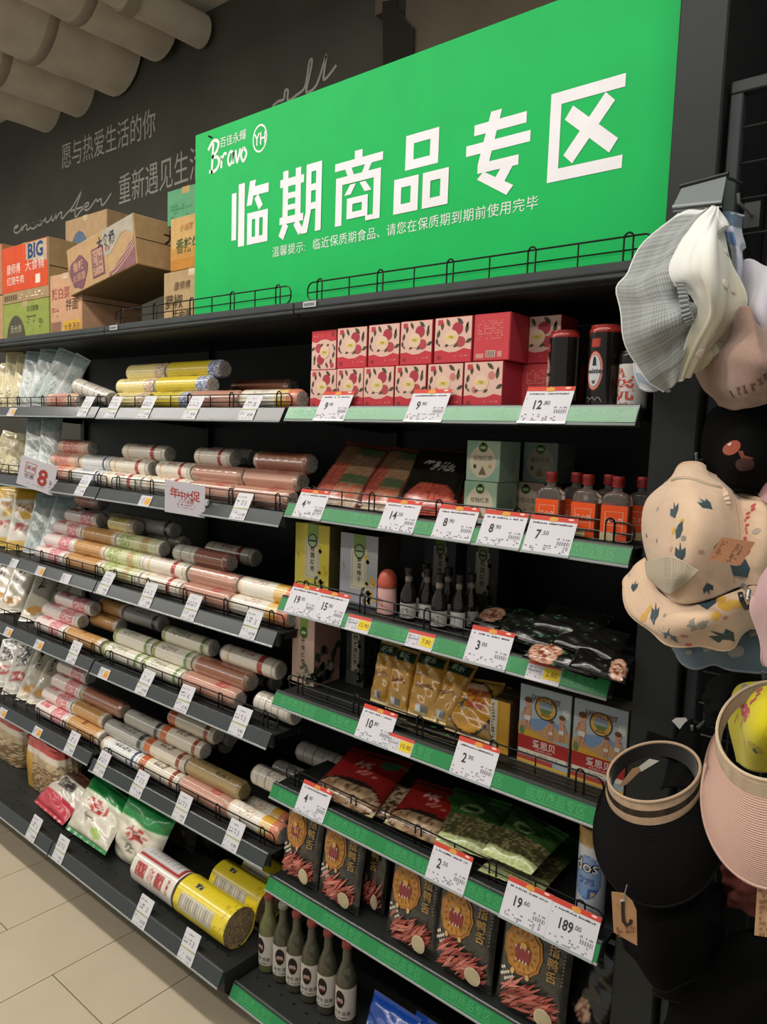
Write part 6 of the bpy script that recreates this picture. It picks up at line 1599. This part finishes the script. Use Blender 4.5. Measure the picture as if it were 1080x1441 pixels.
outer = Patch([[(1004, 291, -.095), (1006, 290, -.10), (1009, 291, -.10), (1012, 294, -.09)],
               [(974, 322, -.12), (990, 312, -.15), (1006, 310, -.15), (1020, 318, -.10)],
               [(952, 358, -.135), (975, 346, -.18), (1002, 342, -.18), (1030, 350, -.11)],
               [(948, 388, -.15), (975, 380, -.20), (1006, 378, -.19), (1040, 384, -.11)],
               [(975, 408, -.16), (992, 410, -.20), (1014, 412, -.185), (1042, 416, -.11)],
               [(984, 442, -.16), (998, 444, -.185), (1018, 446, -.17), (1042, 444, -.11)],
               [(968, 486, -.155), (984, 484, -.165), (1006, 476, -.15), (1038, 463, -.11)],
               [(955, 537, -.13), (966, 530, -.13), (980, 522, -.12), (992, 512, -.10)]],
              lambda u, v: .006*sin(11*u+3*v)*sin(pi*v)+.005*sin(9*v-4*u)*u+.002*sin(23*u+17*v), 70, 80)
m = outer.mb(lambda u, v: mix('#e4e4e0', '#cdc8b0', min(1, max(0, (v-.35)*2.4+(u-.4)))))  # white to cream cloth, with lower-right shading put into the colour
for px, py, s_, col in ((1006, 474, .020, '#dedad0'), (985, 495, .017, '#d9c9c0'), (1016, 402, .018, '#dcd8cb'), (1035, 352, .014, '#dcd8cb'), (1034, 410, .010, '#d3c3bb')): outer.decal(m, px, py, BLOB, s_, .6, col)
part('outer_brim', m, t, world=True, solid=.0018)
m = MB(); lin.edge(m, 'l', .0022, '#d9dbd9'); outer.edge(m, 'l', .002, '#dcdcd6'); outer.edge(m, 'r', .002, '#d8d7cd'); outer.edge(m, 'b', .0018, '#d0cdbf'); part('piping', m, t, world=True)
el = Patch([[(952, 396, -.17), (962, 396, -.175)], [(956, 415, -.18), (968, 414, -.185)], [(960, 440, -.185), (972, 436, -.19)], [(968, 458, -.18), (978, 452, -.18)]], lambda u, v: .002*sin(70*v), 10, 70)
part('gathered_band', el.mb('#8d9190'), t, world=True, solid=.002)
bk = Patch([[(975, 402, -.15), (984, 412, -.14)], [(977, 425, -.13), (988, 430, -.13)], [(974, 455, -.15), (984, 450, -.14)]], None, 8, 10)
part('crown_inside', bk.mb('#6f736f'), t, world=True, solid=.001)
# --- blue and white hat behind
t = thing('bucket_hat', 'blue and white patterned hat squeezed behind the white sun hat', 'hat', onY(1030, 380, -.05))
b1 = Patch([[(1014, 300, -.04), (1028, 300, -.05), (1046, 303, -.03)], [(1022, 330, -.05), (1034, 332, -.07), (1047, 334, -.03)], [(1030, 370, -.05), (1040, 370, -.07), (1048, 372, -.03)], [(1034, 420, -.05), (1040, 420, -.06), (1046, 424, -.03)], [(1034, 455, -.05), (1038, 455, -.05), (1042, 455, -.03)]], lambda u, v: .003*sin(12*v+3*u), 24, 50)
part('crown', b1.mb(lambda u, v: '#5a6f84' if v < .16 else ('#5f82b4' if (u < .55 and .2 < v < .36) else mix('#c9ccd6', '#b4bdd0', hsh(int(u*4), int(v*9))))), t, world=True, solid=.0018)
b2 = Patch([[(893, 512, -.02), (905, 515, -.04), (925, 535, -.04), (945, 550, -.03)], [(896, 530, -.03), (908, 534, -.05), (925, 545, -.05), (940, 552, -.03)], [(902, 545, -.03), (912, 549, -.04), (922, 549, -.04), (932, 545, -.03)]], None, 24, 20)
m = b2.mb(lambda u, v: '#8f9fb2' if .3 < v < .75 else '#c3c7cc'); b2.edge(m, 'b', .0022, '#b9bfc6'); b2.edge(m, 'l', .0022, '#b9bfc6'); part('brim', m, t, world=True, solid=.0018)
m = MB(); m.tube([onY(1012, 303, -.04), onY(1030, 301, -.055), onY(1047, 304, -.03)], .002, '#c3c7c9', 'cloth'); part('piping', m, t, world=True)
# --- mauve cap
t = thing('brimmed_cap', 'dusty brown cap with pale lilac crown, beneath the white sun hat', 'hat', onY(1050, 470, -.10))
c1_ = Patch([[(1048, 366, -.03), (1062, 366, -.06), (1085, 378, -.08), (1110, 400, -.06)], [(1045, 400, -.04), (1062, 400, -.10), (1085, 405, -.11), (1118, 420, -.07)], [(1040, 440, -.05), (1058, 434, -.13), (1083, 445, -.14), (1124, 460, -.08)], [(1042, 470, -.05), (1060, 470, -.12), (1085, 478, -.14), (1126, 500, -.08)]], lambda u, v: .003*sin(10*u+4*v), 40, 36)
part('crown', c1_.mb(lambda u, v: mix('#cbc7d2', '#b9a8a8', max(0, v*1.6-.9))), t, world=True, solid=.002)
c2_ = Patch([[(1036, 462, -.05), (1044, 436, -.14), (1056, 434, -.16), (1072, 458, -.15), (1100, 470, -.13), (1130, 500, -.08)],
             [(1005, 486, -.04), (1034, 474, -.13), (1056, 474, -.17), (1076, 488, -.18), (1104, 500, -.15), (1134, 520, -.08)],
             [(976, 522, -.04), (1012, 510, -.12), (1044, 512, -.17), (1074, 518, -.19), (1106, 528, -.16), (1132, 540, -.08)],
             [(990, 548, -.05), (1018, 548, -.11), (1046, 550, -.15), (1076, 550, -.16), (1106, 548, -.14), (1126, 550, -.08)],
             [(1012, 570, -.06), (1030, 578, -.08), (1052, 572, -.11), (1078, 563, -.12), (1104, 558, -.11), (1118, 556, -.08)]], lambda u, v: .004*sin(8*u-3*v)+.0015*sin(19*v), 60, 44)
m = c2_.mb(lambda u, v: mix('#9c8174', '#8a6f63', hsh(int(u*60), int(v*40))*.5))
for i, (px, py) in enumerate(((1034, 552), (1044, 548), (1054, 544), (1062, 540), (1072, 534), (1080, 528))):
    c2_.decal(m, px, py, [(-.3, -.5), (-.1, -.5), (-.1, .3), (.35, .35), (.35, .55), (-.3, .55)] if i % 2 else [(-.3, -.5), (.3, -.5), (.1, .0), (.3, .5), (-.3, .5), (-.05, 0)], .011, .3, '#6c5148')
part('visor', m, t, world=True, solid=.003)
m = MB(); c2_.edge(m, 't', .0018, '#a88d80'); c2_.edge(m, 'b', .0018, '#8f7468'); part('piping', m, t, world=True)
# --- black cap with an orange bird's head
t = thing('black_cap', 'black cap with small orange motif above the cream hat', 'hat', onY(1050, 630, -.04))
k_ = Patch([[(996, 585, .0), (1020, 566, -.04), (1052, 562, -.05), (1084, 566, -.04), (1115, 590, .0)], [(990, 620, -.02), (1016, 612, -.09), (1048, 608, -.11), (1082, 612, -.09), (1118, 625, -.02)], [(988, 650, -.02), (1014, 650, -.10), (1046, 652, -.13), (1082, 652, -.11), (1120, 655, -.02)], [(994, 685, -.01), (1018, 690, -.08), (1048, 694, -.10), (1082, 694, -.08), (1116, 690, -.01)]], lambda u, v: .002*sin(9*u+5*v), 44, 36)
m = k_.mb('#0c0c0b', 'blackcloth'); part('crown', m, t, world=True, solid=.002)
m = MB(); k_.decal(m, 1030, 631, [(.5*cos(a*.4), .30*sin(a*.4)) for a in range(16)], .038, -.05, '#8f4431'); k_.decal(m, 1046, 641, [(-.4, .3), (0, .3), (.2, -.1), (.9, -.3), (.6, -.45), (0, -.35), (-.2, -.05)], .017, 0, '#6c3628')
k_.decal(m, 1028, 627, [(-.5, .3), (0, 0), (.5, .3), (.2, .5)], .010, 0, '#c9c6be', 3); k_.decal(m, 1048, 654, BLOB, .024, .1, '#3a2019'); part('motif', m, t, smooth=False, world=True, label='orange and brown motif')
m = MB(); vis = Patch([[(994, 678, -.03), (1040, 684, -.10), (1100, 680, -.03)], [(1000, 684, -.04), (1044, 692, -.11), (1104, 688, -.04)]], None, 20, 8); part('visor', vis.mb('#0c0c0b', 'blackcloth'), t, world=True, solid=.003)
# --- cream hat with leaves and giraffes
t = thing('flower_brim_hat', 'cream cotton sun hat with dark leaf and giraffe print', 'hat', onY(970, 780, -.14))
cw = lambda u, v: .004*sin(7*u+6*v)+.002*sin(17*u-9*v)+.003*sin(13*v)*u
crown = Patch([[(950, 668, -.06), (964, 655, -.07), (984, 653, -.08), (1004, 668, -.08), (1040, 690, -.06), (1085, 704, -.05), (1130, 725, -.03)],
               [(936, 682, -.07), (958, 679, -.13), (984, 678, -.15), (1014, 686, -.14), (1042, 700, -.10), (1085, 716, -.12), (1140, 735, -.03)],
               [(912, 708, -.07), (940, 704, -.17), (976, 700, -.20), (1015, 706, -.18), (1044, 722, -.12), (1085, 736, -.14), (1145, 750, -.03)],
               [(904, 752, -.07), (932, 748, -.19), (972, 744, -.23), (1014, 746, -.20), (1046, 756, -.15), (1085, 766, -.15), (1148, 780, -.03)],
               [(908, 792, -.08), (932, 796, -.19), (966, 798, -.235), (1008, 792, -.21), (1046, 794, -.18), (1085, 800, -.16), (1148, 815, -.03)],
               [(920, 826, -.10), (944, 840, -.18), (968, 848, -.215), (1004, 842, -.205), (1044, 826, -.18), (1085, 826, -.16), (1146, 840, -.03)]], cw, 100, 80)
cream = lambda u, v: mix('#d3b79c', '#c9ab8f', hsh(int(u*30), int(v*30))*.5)
part('crown', crown.mb(cream), t, world=True, solid=.0016)
brim = Patch([[(909, 786, -.09), (925, 828, -.14), (950, 846, -.20), (984, 850, -.215), (1024, 836, -.20), (1064, 824, -.17), (1110, 828, -.10)],
              [(892, 800, -.10), (908, 838, -.15), (940, 864, -.22), (982, 872, -.235), (1024, 862, -.21), (1066, 846, -.18), (1112, 850, -.10)],
              [(881, 812, -.10), (894, 862, -.15), (930, 888, -.21), (980, 894, -.23), (1022, 888, -.205), (1056, 872, -.18), (1098, 872, -.10)],
              [(879, 826, -.10), (892, 872, -.14), (930, 900, -.19), (976, 910, -.21), (1016, 911, -.19), (1046, 896, -.16), (1080, 872, -.10)]],
             lambda u, v: .005*sin(20*u)*v+.002*sin(9*v+8*u), 100, 36)
part('brim', brim.mb(cream), t, world=True, solid=.0018)
m = MB()
for px, py, sh, s_, r_ in ((945, 728, LEAF3, .024, .4), (948, 756, LEAF1, .026, -.4), (1004, 718, LEAF3, .022, 1.2), (961, 790, LEAF3, .022, .2), (1014, 762, LEAF1, .018, 2.6), (910, 757, LEAF1, .010, 1.2)):
    crown.decal(m, px, py, sh, s_, r_, '#33474d')
for px, py, s_, r_ in ((994, 822, .016, 3.4), (1050, 812, .024, .6)): crown.decal(m, px, py, LEAF3, s_, r_, '#3a4c50')
for px, py, s_, r_, c_ in ((956, 735, .010, .2, '#d0a03c'), (943, 748, .012, .8, '#d0a03c'), (926, 716, .010, 0, '#a89a8c'), (988, 705, .009, .8, '#a89a8c'), (963, 758, .011, 0, '#8c8680'), (986, 778, .008, 0, '#b58c7c'), (942, 772, .010, 1, '#c4a091'), (925, 760, .009, 0, '#8c8680'), (1040, 700, .010, 1, '#8c8680'), (1070, 750, .011, 1, '#a89a8c')):
    crown.decal(m, px, py, BLOB, s_, r_, c_, 0)
for i in range(9):
    crown.decal(m, 1062-2.0*i+3*(i % 2), 712+6.0*i, BLOB, .010 if i > 5 else .008, .2, '#bb4a48'); 
crown.decal(m, 1053, 765, LEAF1, .016, 3.3, '#bb4a48')
for px, py, s_, r_, c_, sh in ((892, 832, .016, .1, '#33474d', LEAF3), (924, 880, .026, .5, '#33474d', LEAF3), (905, 868, .022, .4, '#cfa046', BLOB), (914, 858, .018, .9, '#cfa046', BLOB), (945, 842, .022, -1.4, '#33474d', LEAF1), (998, 858, .024, 0.2, '#33474d', LEAF3), (1012, 842, .016, 0, '#d0a244', BLOB), (1018, 852, .018, 0, '#d0a244', BLOB), (1032, 851, .016, 0, '#cfa652', BLOB), (1042, 851, .012, 0, '#cfa652', BLOB), (1006, 866, .014, .8, '#d0a244', BLOB),
                               (976, 888, .020, -.3, '#8e8a80', LEAF1), (982, 886, .018, -.9, '#8e8a80', LEAF1), (1031, 898, .028, .5, '#3c4a45', LEAF3), (952, 902, .026, .7, '#4a5a66', LEAF3), (972, 907, .010, 0, '#c4605a', BLOB), (962, 893, .010, 0, '#b07a6a', BLOB), (1022, 868, .008, 0, '#b8856f', BLOB), (935, 866, .008, 0, '#8f9078', BLOB), (883, 806, .010, 0, '#a8a498', BLOB)):
    brim.decal(m, px, py, sh, s_, r_, c_, 2 if c_.startswith('#3') else 0)
part('print', m, t, smooth=False, world=True, label='dark leaves and yellow and red giraffes')
m = MB(); brim.edge(m, 'b', .0022, '#d6bb9e'); brim.edge(m, 'l', .002, '#d6bb9e'); crown.edge(m, 't', .0022, '#cfae92')
m.tube([crown.S(.0+.55*i/20, .17) for i in range(21)], .0012, '#9c8a74', 'cloth'); m.tube([crown.S(.12, .2+.75*i/20) for i in range(21)], .0010, '#bfa184', 'cloth'); m.tube([crown.S(.62, .1+.85*i/20) for i in range(21)], .0012, '#a88a70', 'cloth'); m.tube([crown.S(.42+.58*i/20, .02+.16*(i/20)**.7, .002) for i in range(21)], .0035, '#d6b9a0', 'cloth'); m.tube([crown.S(.10+.42*i/20, .19, .0005) for i in range(21)], .0022, '#a79880', 'cloth'); part('seam', m, t, world=True)
msh = Patch([[(908, 790, -.135), (945, 783, -.235), (985, 803, -.245)], [(912, 812, -.15), (945, 812, -.24), (972, 815, -.245)], [(928, 828, -.17), (942, 836, -.22), (955, 829, -.235)]], None, 44, 34)
part('mesh_inset', msh.mb(lambda u, v: ('#7d776c' if (int(u*40) % 2 and int(v*32) % 2) else '#b5a892') if u > .35 else '#b3a58e'), t, world=True, solid=.0008, label='grey eyelet mesh')
# tag and fastener of the cream hat
t = thing('hang_tag', 'brown card tag on the front of the cream hat', 'tag', onY(1030, 776, -.24))
m = MB(); q = [onY(997, 787, -.25), onY(1042, 796, -.25), onY(1063, 763, -.24), onY(1016, 756, -.24)]; fr = FR(q[0], q[1]-q[0], q[3]-q[0], .0006)
m.add(q+[p+Vector((0, .0012, 0)) for p in q], [(0, 1, 2, 3), (7, 6, 5, 4), (0, 4, 5, 1), (1, 5, 6, 2), (2, 6, 7, 3), (3, 7, 4, 0)], '#96694c', 'carton'); part('card', m, t, smooth=False, world=True)
m = MB(); R_ = (q[1]-q[0]); U_ = (q[3]-q[0]); f_ = lambda x, y: q[0]+R_*x+U_*y+Vector((0, -.0006, 0))
specks(m, f_, .1, .1, .18, .8, 3, 8, '#6f4a34'); specks(m, f_, .55, .08, .12, .8, 2, 10, '#5f3d2a', d=.8); specks(m, f_, .72, .2, .08, .6, 1, 6, '#5f3d2a'); part('lettering', m, t, smooth=False, world=True)
t = thing('plastic_fastener', 'clear and black plastic fastener hanging right of the cream hat print', 'fastener', onY(1048, 840, -.21))
m = MB(); m.tube([onY(1042, 834, -.215), onY(1045, 846, -.22), onY(1050, 856, -.22), onY(1058, 852, -.21)], .0035, '#2a2522', 'gloss', 8); part('clasp', m, t, world=True)
m = MB(); m.tube([onY(1046, 824, -.20), onY(1054, 832, -.215), onY(1052, 842, -.22), onY(1062, 846, -.21)], .004, '#b5b0aa', 'clear', 8); part('sleeve', m, t, world=True)
# --- blue brim below
t = thing('scalloped_hat', 'slate blue scalloped brim showing below the cream hat', 'hat', onY(1010, 920, -.10))
bb = Patch([[(940, 880, -.08), (970, 890, -.10), (1005, 890, -.11), (1040, 880, -.10), (1080, 865, -.09), (1120, 860, -.06)], [(945, 908, -.09), (972, 918, -.12), (1005, 915, -.13), (1040, 915, -.12), (1080, 905, -.11), (1125, 895, -.07)], [(953, 922, -.09), (978, 941, -.12), (1010, 935, -.12), (1038, 944, -.12), (1080, 946, -.11), (1122, 925, -.07)]], lambda u, v: .004*sin(16*u), 70, 26)
m = bb.mb(lambda u, v: mix('#5f6f78', '#76879c', max(0, .6-u*1.6)))
for px, py, s_ in ((1034, 917, .024), (995, 912, .016), (972, 918, .012), (1060, 890, .014)): bb.decal(m, px, py, BLOB, s_, .3, '#92908a')
part('brim', m, t, world=True, solid=.0018)
m = MB(); bb.edge(m, 'b', .0022, '#7d8a90'); part('piping', m, t, world=True)
# --- pink hat at the frame edge
t = thing('pink_hat', 'pink hat cut by the right frame edge beside the cream hat', 'hat', onY(1075, 860, -0.28))
pk = Patch([[(1062, 840, -0.26), (1072, 812, -0.28), (1090, 790, -0.29), (1120, 775, -0.26)], [(1064, 870, -0.26), (1078, 860, -0.32), (1096, 850, -0.34), (1130, 840, -0.28)], [(1072, 912, -0.26), (1084, 918, -0.31), (1100, 920, -0.32), (1130, 915, -0.28)], [(1080, 934, -0.25), (1092, 945, -0.28), (1105, 948, -0.29), (1128, 940, -0.26)]], lambda u, v: .003*sin(8*v), 30, 40)
m = pk.mb(lambda u, v: mix('#c9a0a4', '#b98e96', u)); pk.edge(m, 'l', .0025, '#d3b3b2'); part('brim', m, t, world=True, solid=.002)
pf = Patch([[(1050, 676, -.05), (1066, 668, -.08), (1090, 655, -.09)], [(1062, 690, -.07), (1078, 688, -.10), (1100, 690, -.10)], [(1075, 705, -0.12), (1090, 715, -0.15), (1110, 720, -0.15)]], None, 16, 16)
part('crown', pf.mb('#b08488'), t, world=True, solid=.002)
# --- yellow hat with giraffe
t = thing('yellow_hat', 'bright yellow hat with red giraffe inside the pink straw visor', 'hat', onY(1060, 1020, -.16))
ye = Patch([[(1028, 990, -.10), (1042, 964, -.13), (1070, 958, -.15), (1100, 962, -.15), (1130, 975, -.10)], [(1027, 1010, -.11), (1048, 1000, -.18), (1076, 996, -.21), (1104, 1000, -.19), (1134, 1010, -.10)], [(1030, 1040, -.11), (1050, 1036, -.20), (1078, 1034, -.23), (1108, 1038, -.20), (1134, 1045, -.10)], [(1036, 1072, -.11), (1056, 1082, -.17), (1082, 1088, -.19), (1108, 1086, -.17), (1130, 1075, -.10)]], lambda u, v: .002*sin(11*u+5*v), 50, 44)
m = ye.mb(lambda u, v: '#d5c71c'); part('crown', m, t, world=True, solid=.002)
m = MB()
for i, (px, py, s_) in enumerate(((1048, 998, .022), (1052, 1003, .020), (1045, 992, .014), (1056, 988, .008), (1061, 983, .008), (1066, 978, .008), (1069, 972, .011), (1050, 1012, .010))): ye.decal(m, px, py, BLOB, s_, .5, '#b84a50')
for px, py in ((1044, 996), (1049, 1000), (1053, 1005)): ye.decal(m, px, py, BLOB, .006, 0, '#d9b08a', 4)
for px, py in ((1038, 1012), (1043, 1016)): ye.decal(m, px, py, [(-.1, -.6), (.1, -.6), (.1, .6), (-.1, .6)], .020, -.7, '#b8905a')
ye.decal(m, 1047, 1040, BLOB, .009, 0, '#d4cf9a'); ye.decal(m, 1066, 1060, LEAF1, .010, 0, '#4d5a4a'); ye.decal(m, 1066, 1052, BLOB, .024, 0, '#b5a31c', 0); part('print', m, t, smooth=False, world=True)
yn = Patch([[(1027, 998, -.105), (1034, 972, -.12), (1048, 962, -.14)], [(1030, 1002, -.11), (1040, 985, -.15), (1056, 964, -.16)]], None, 34, 14)
part('mesh_edge', yn.mb(lambda u, v: '#6f6a5c' if (int(u*30) % 2 and int(v*12) % 2) else '#a8a290'), t, world=True, solid=.001, label='grey eyelet mesh edge')

# --- straw visors (open crown ring, woven band and a wide front brim)
def visor(label, cx_, cy_, a, b, rot, Yc_, dY, bands, outer, colr, th0, th1, linc, ridge=46, weave=.0009):
    """rim ellipse in the photo's pixels at depth Yc_ -+ dY; bands [(drop px, colour)]; outer(theta) -> px,py,Y of the brim edge"""
    t = thing('straw_visor', label, 'visor', onY(cx_, cy_, Yc_))
    def rim(th, drop=0, grow=0, ins=0):
        x = (a+grow)*cos(th); y = (b+grow*.6)*sin(th); c_, s_ = cos(rot), sin(rot)
        fr_ = .5-.5*cos(th-pi/2) # 0 front (below) .. 1 back
        px = cx_+x*c_-y*s_; py = cy_+x*s_+y*c_+drop*(1-.55*fr_)
        return onY(px, py, Yc_-(dY-ins)*sin(th))
    m = MB(); prev = 0
    n = 72
    drops = [0]+[d for d, c in bands]
    for k, (d, c) in enumerate(bands):
        p0 = drops[k]
        m.grid(n, 4, lambda u, v: rim(2*pi*u, p0+(d-p0)*v, .10*(p0+(d-p0)*v)+1.2*sin(pi*v)), lambda u, v: mix(c, '#6b5a48', .25*hsh(int(u*160), k)), 'straw', cu=True)
    part('band', m, t, world=True, label='striped woven band' if len(bands) > 2 else 'pale woven band')
    m = MB(); m.tube([rim(2*pi*i/60, .5, .5) for i in range(60)], .0024, bands[0][1], 'straw', 8, True); part('rim', m, t, world=True)
    m = MB(); m.grid(n, 8, lambda u, v: rim(2*pi*u, 1+v*(drops[-1]+4), -3-2*v, .006), linc, 'cloth', cu=True, flip=True); part('lining', m, t, world=True)
    D = drops[-1]
    def bf(u, v):
        th = th0+(th1-th0)*u; p = rim(th, D, .10*D); q = outer(th)
        e = v; r = p*(1-e)+q*e; bul = (q-p).length*.10*sin(pi*e)
        nn = Vector((cos(th)*.5, -.6, -.1)).normalized()
        return r+nn*(bul+weave*sin(2*pi*ridge*v))
    m = MB(); m.grid(90, ridge*4, bf, lambda u, v: mix(colr, '#000000' if v*ridge % 1 > .62 else colr, .16) if True else colr, 'straw'); part('brim', m, t, world=True, label='brim woven in fine rows')
    m = MB(); m.tube([bf(i/60, 1) for i in range(61)], .0022, colr, 'straw', 6); part('brim_edge', m, t, world=True)
    return t, rim
def ob(th):
    x = 929+93*cos(th); y = 1172+104*sin(th); return onY(x, y, -.20-.05*sin(th))
tv, rimb = visor('black straw sun visor with beige and black striped band', 921, 1086, 65, 41, -.16, -.17, .065, [(13, '#b59b82'), (22, '#221a16'), (32, '#a88d74')], ob, '#100f0e', -.45, pi+.42, '#14120f')
m = MB(); st = Patch([[(912, 1028, -.09), (945, 1040, -.085), (984, 1056, -.08)], [(908, 1046, -.10), (942, 1056, -.095), (978, 1070, -.09)], [(905, 1058, -.11), (935, 1066, -.10), (965, 1078, -.10)]], None, 14, 10)
part('back_strap', st.mb('#0f0e0d', 'blackcloth'), tv, world=True, solid=.004)
st2 = Patch([[(955, 1040, -.07), (975, 1010, -.06), (984, 1040, -.07)], [(940, 1075, -.12), (965, 1065, -.11), (985, 1070, -.10)], [(930, 1110, -.17), (960, 1108, -.17), (980, 1090, -.15)]], lambda u, v: .004*sin(8*u+6*v), 20, 24)
part('folded_cloth', st2.mb('#0d0d0c', 'blackcloth'), tv, world=True, solid=.002)
def op(th):
    x = 1096+108*cos(th); y = 1120+132*sin(th); return onY(x, y, -.26-.05*sin(th))
visor('pink straw sun visor with cream band at the right frame edge', 1094, 1028, 84, 70, -.05, -.22, .06, [(8, '#cdb79c'), (26, '#b9a48c')], op, '#c2a091', -.3, pi+.35, '#8c7b68', 40, .0008)
for lbl, pts, col, Y in (('white paper tag inside the black visor', [(898, 1080), (914, 1068), (928, 1071), (903, 1086)], '#b9b5aa', -.165), ('tan card tag inside the black visor', [(870, 1108), (890, 1082), (899, 1079), (902, 1085), (882, 1104)], '#8f6f52', -.185)):
    m = MB(); q = [onY(x, y, Y) for x, y in pts]; n = len(q); m.add(q+[p+Vector((0, .001, 0)) for p in q], [tuple(range(n)), tuple(reversed(range(n, 2*n)))]+[(i, i+n, (i+1) % n+n, (i+1) % n) for i in range(n)], col, 'paper'); tag(part('paper_tag', m, smooth=False), lbl, 'tag')
# hanging card tags below the visors
def hang(label, pts, Y, col, deco, str_):
    t = thing('hang_tag', label, 'tag', onY(*pts[0], Y)); q = [onY(x, y, Y) for x, y in pts]; n = len(q)
    m = MB(); m.add(q+[p+Vector((0, .0012, 0)) for p in q], [tuple(reversed(range(n))), tuple(range(n, 2*n))]+[((i+1) % n, (i+1) % n+n, i+n, i) for i in range(n)], col, 'carton'); part('card', m, t, smooth=False, world=True)
    m = MB(); deco(m, lambda x, y: onY(x, y, Y-.0012)); part('print', m, t, smooth=False, world=True)
    m = MB(); m.tube([onY(*p, Y-.002) for p in str_], .0008, '#8f8c86', 'plastic', 5); part('string', m, t, world=True)
def dk1(m, f):
    m.stroke([(877, 1268), (877, 1284), (878, 1296), (882, 1302), (887, 1300), (889, 1294)], 5, f, '#2b211c', 'paper'); m.rect(873, 1265, 881, 1269, f, '#b9b2a8', 'paper')
    for k in range(4): m.rect(868+.8*k, 1308+3.2*k-.5, 871+.8*k, 1309+3.2*k, f, '#8c4a38', 'paper')
    specks(m, f, 868, 1304, 26, 10, 8, 2, '#7c4434', d=.7); specks(m, f, 868, 1272, 6, 6, 2, 2, '#7c5c44')
hang('tan card tag with dark hook hanging below the black visor', [(861, 1255), (878, 1257), (890, 1268), (896, 1282), (897, 1331), (864, 1312)], -.275, '#a8805c', dk1, [(879, 1268), (880, 1256), (883, 1245)])
def dk2(m, f): specks(m, f, 1069, 1250, 24, 70, 5, 9, '#8c6a4c', d=.55)
hang('tan card tag hanging below the pink visor', [(1067, 1236), (1100, 1232), (1100, 1322), (1062, 1316)], -.30, '#c09672', dk2, [(1080, 1240), (1082, 1225)])
# darker hats hanging lower
def lowhat(label, rows, col, name='dark_hat'):
    t = thing(name, label, 'hat', onY(*rows[0][0])); P_ = Patch(rows, lambda u, v: .004*sin(9*u+7*v)+.002*sin(21*v), 40, 36)
    part('crown', P_.mb(col, 'blackcloth'), t, world=True, solid=.002); m = MB(); P_.edge(m, 'b', .0022, mix(col, '#4a4742', .15), 'blackcloth'); part('hem', m, t, world=True)
lowhat('black folded hat hanging just under the black visor', [[(880, 1262, -.12), (930, 1250, -.18), (985, 1250, -.18), (1015, 1240, -.1)], [(868, 1290, -.12), (925, 1292, -.22), (985, 1288, -.21), (1018, 1275, -.1)], [(878, 1335, -.1), (925, 1345, -.19), (985, 1330, -.18), (1016, 1310, -.1)], [(915, 1375, -.08), (940, 1395, -.14), (975, 1375, -.13), (1000, 1350, -.08)]], '#0c0c0b')
lowhat('charcoal cap hanging behind the folded black hat, near the bottom', [[(925, 1300, -.04), (965, 1295, -.07), (1010, 1300, -.06)], [(920, 1345, -.05), (960, 1345, -.10), (1005, 1345, -.08)], [(922, 1395, -.04), (950, 1410, -.08), (985, 1400, -.05)]], '#131312')
lowhat('wide black hat at the bottom right corner', [[(985, 1330, -.05), (1040, 1310, -.10), (1100, 1300, -.10), (1150, 1310, -.05)], [(950, 1400, -.06), (1030, 1390, -.15), (1110, 1380, -.16), (1160, 1390, -.06)], [(930, 1450, -.05), (1020, 1450, -.14), (1110, 1445, -.14), (1165, 1450, -.05)], [(940, 1490, -.04), (1020, 1500, -.1), (1110, 1500, -.1), (1160, 1490, -.04)]], '#0f0f0e')
lowhat('rust brown hat brim between the two straw visors', [[(1018, 1215, -.10), (1045, 1220, -.14), (1075, 1230, -.12)], [(1022, 1250, -.10), (1045, 1258, -.14), (1075, 1264, -.12)], [(1024, 1270, -.09), (1045, 1280, -.12), (1072, 1286, -.10)]], '#6a3a34')
lowhat('black netted hat hanging behind the yellow hat', [[(1000, 960, -.0), (1030, 945, -.03), (1065, 950, -.02)], [(990, 990, -.01), (1022, 985, -.05), (1055, 985, -.03)], [(992, 1018, -.0), (1018, 1024, -.03), (1045, 1015, -.01)]], '#1a1b1a')
t = thing('hang_tag', 'small white crumpled tag left of the pink visor', 'tag', onY(956, 1016, -.05))
m = MB(); q = [onY(946, 1014, -.05), onY(952, 1010, -.05), onY(966, 1010, -.05), onY(968, 1014, -.05), onY(957, 1026, -.05)]; m.add(q, [(0, 1, 2, 3, 4)], '#c4c2be', 'paper'); part('paper', m, t, smooth=False, world=True, solid=.001)
m = MB(); m.tube([onY(967, 1012, -.05), onY(1000, 1022, .02)], .001, '#8c8c8a', 'wire', 5); part('string', m, t, world=True)
for lb, px, py, Y in (('wire hook carrying the blue and white hat', 1040, 285, -.05), ('wire hook carrying the cream hat', 981, 648, -.06), ('wire hook carrying the black cap', 1050, 560, -.04), ('wire hook above the black visor', 975, 1030, -.07), ('wire hook above the yellow hat', 1075, 955, -.12)): hook(lb, px, py, Y)
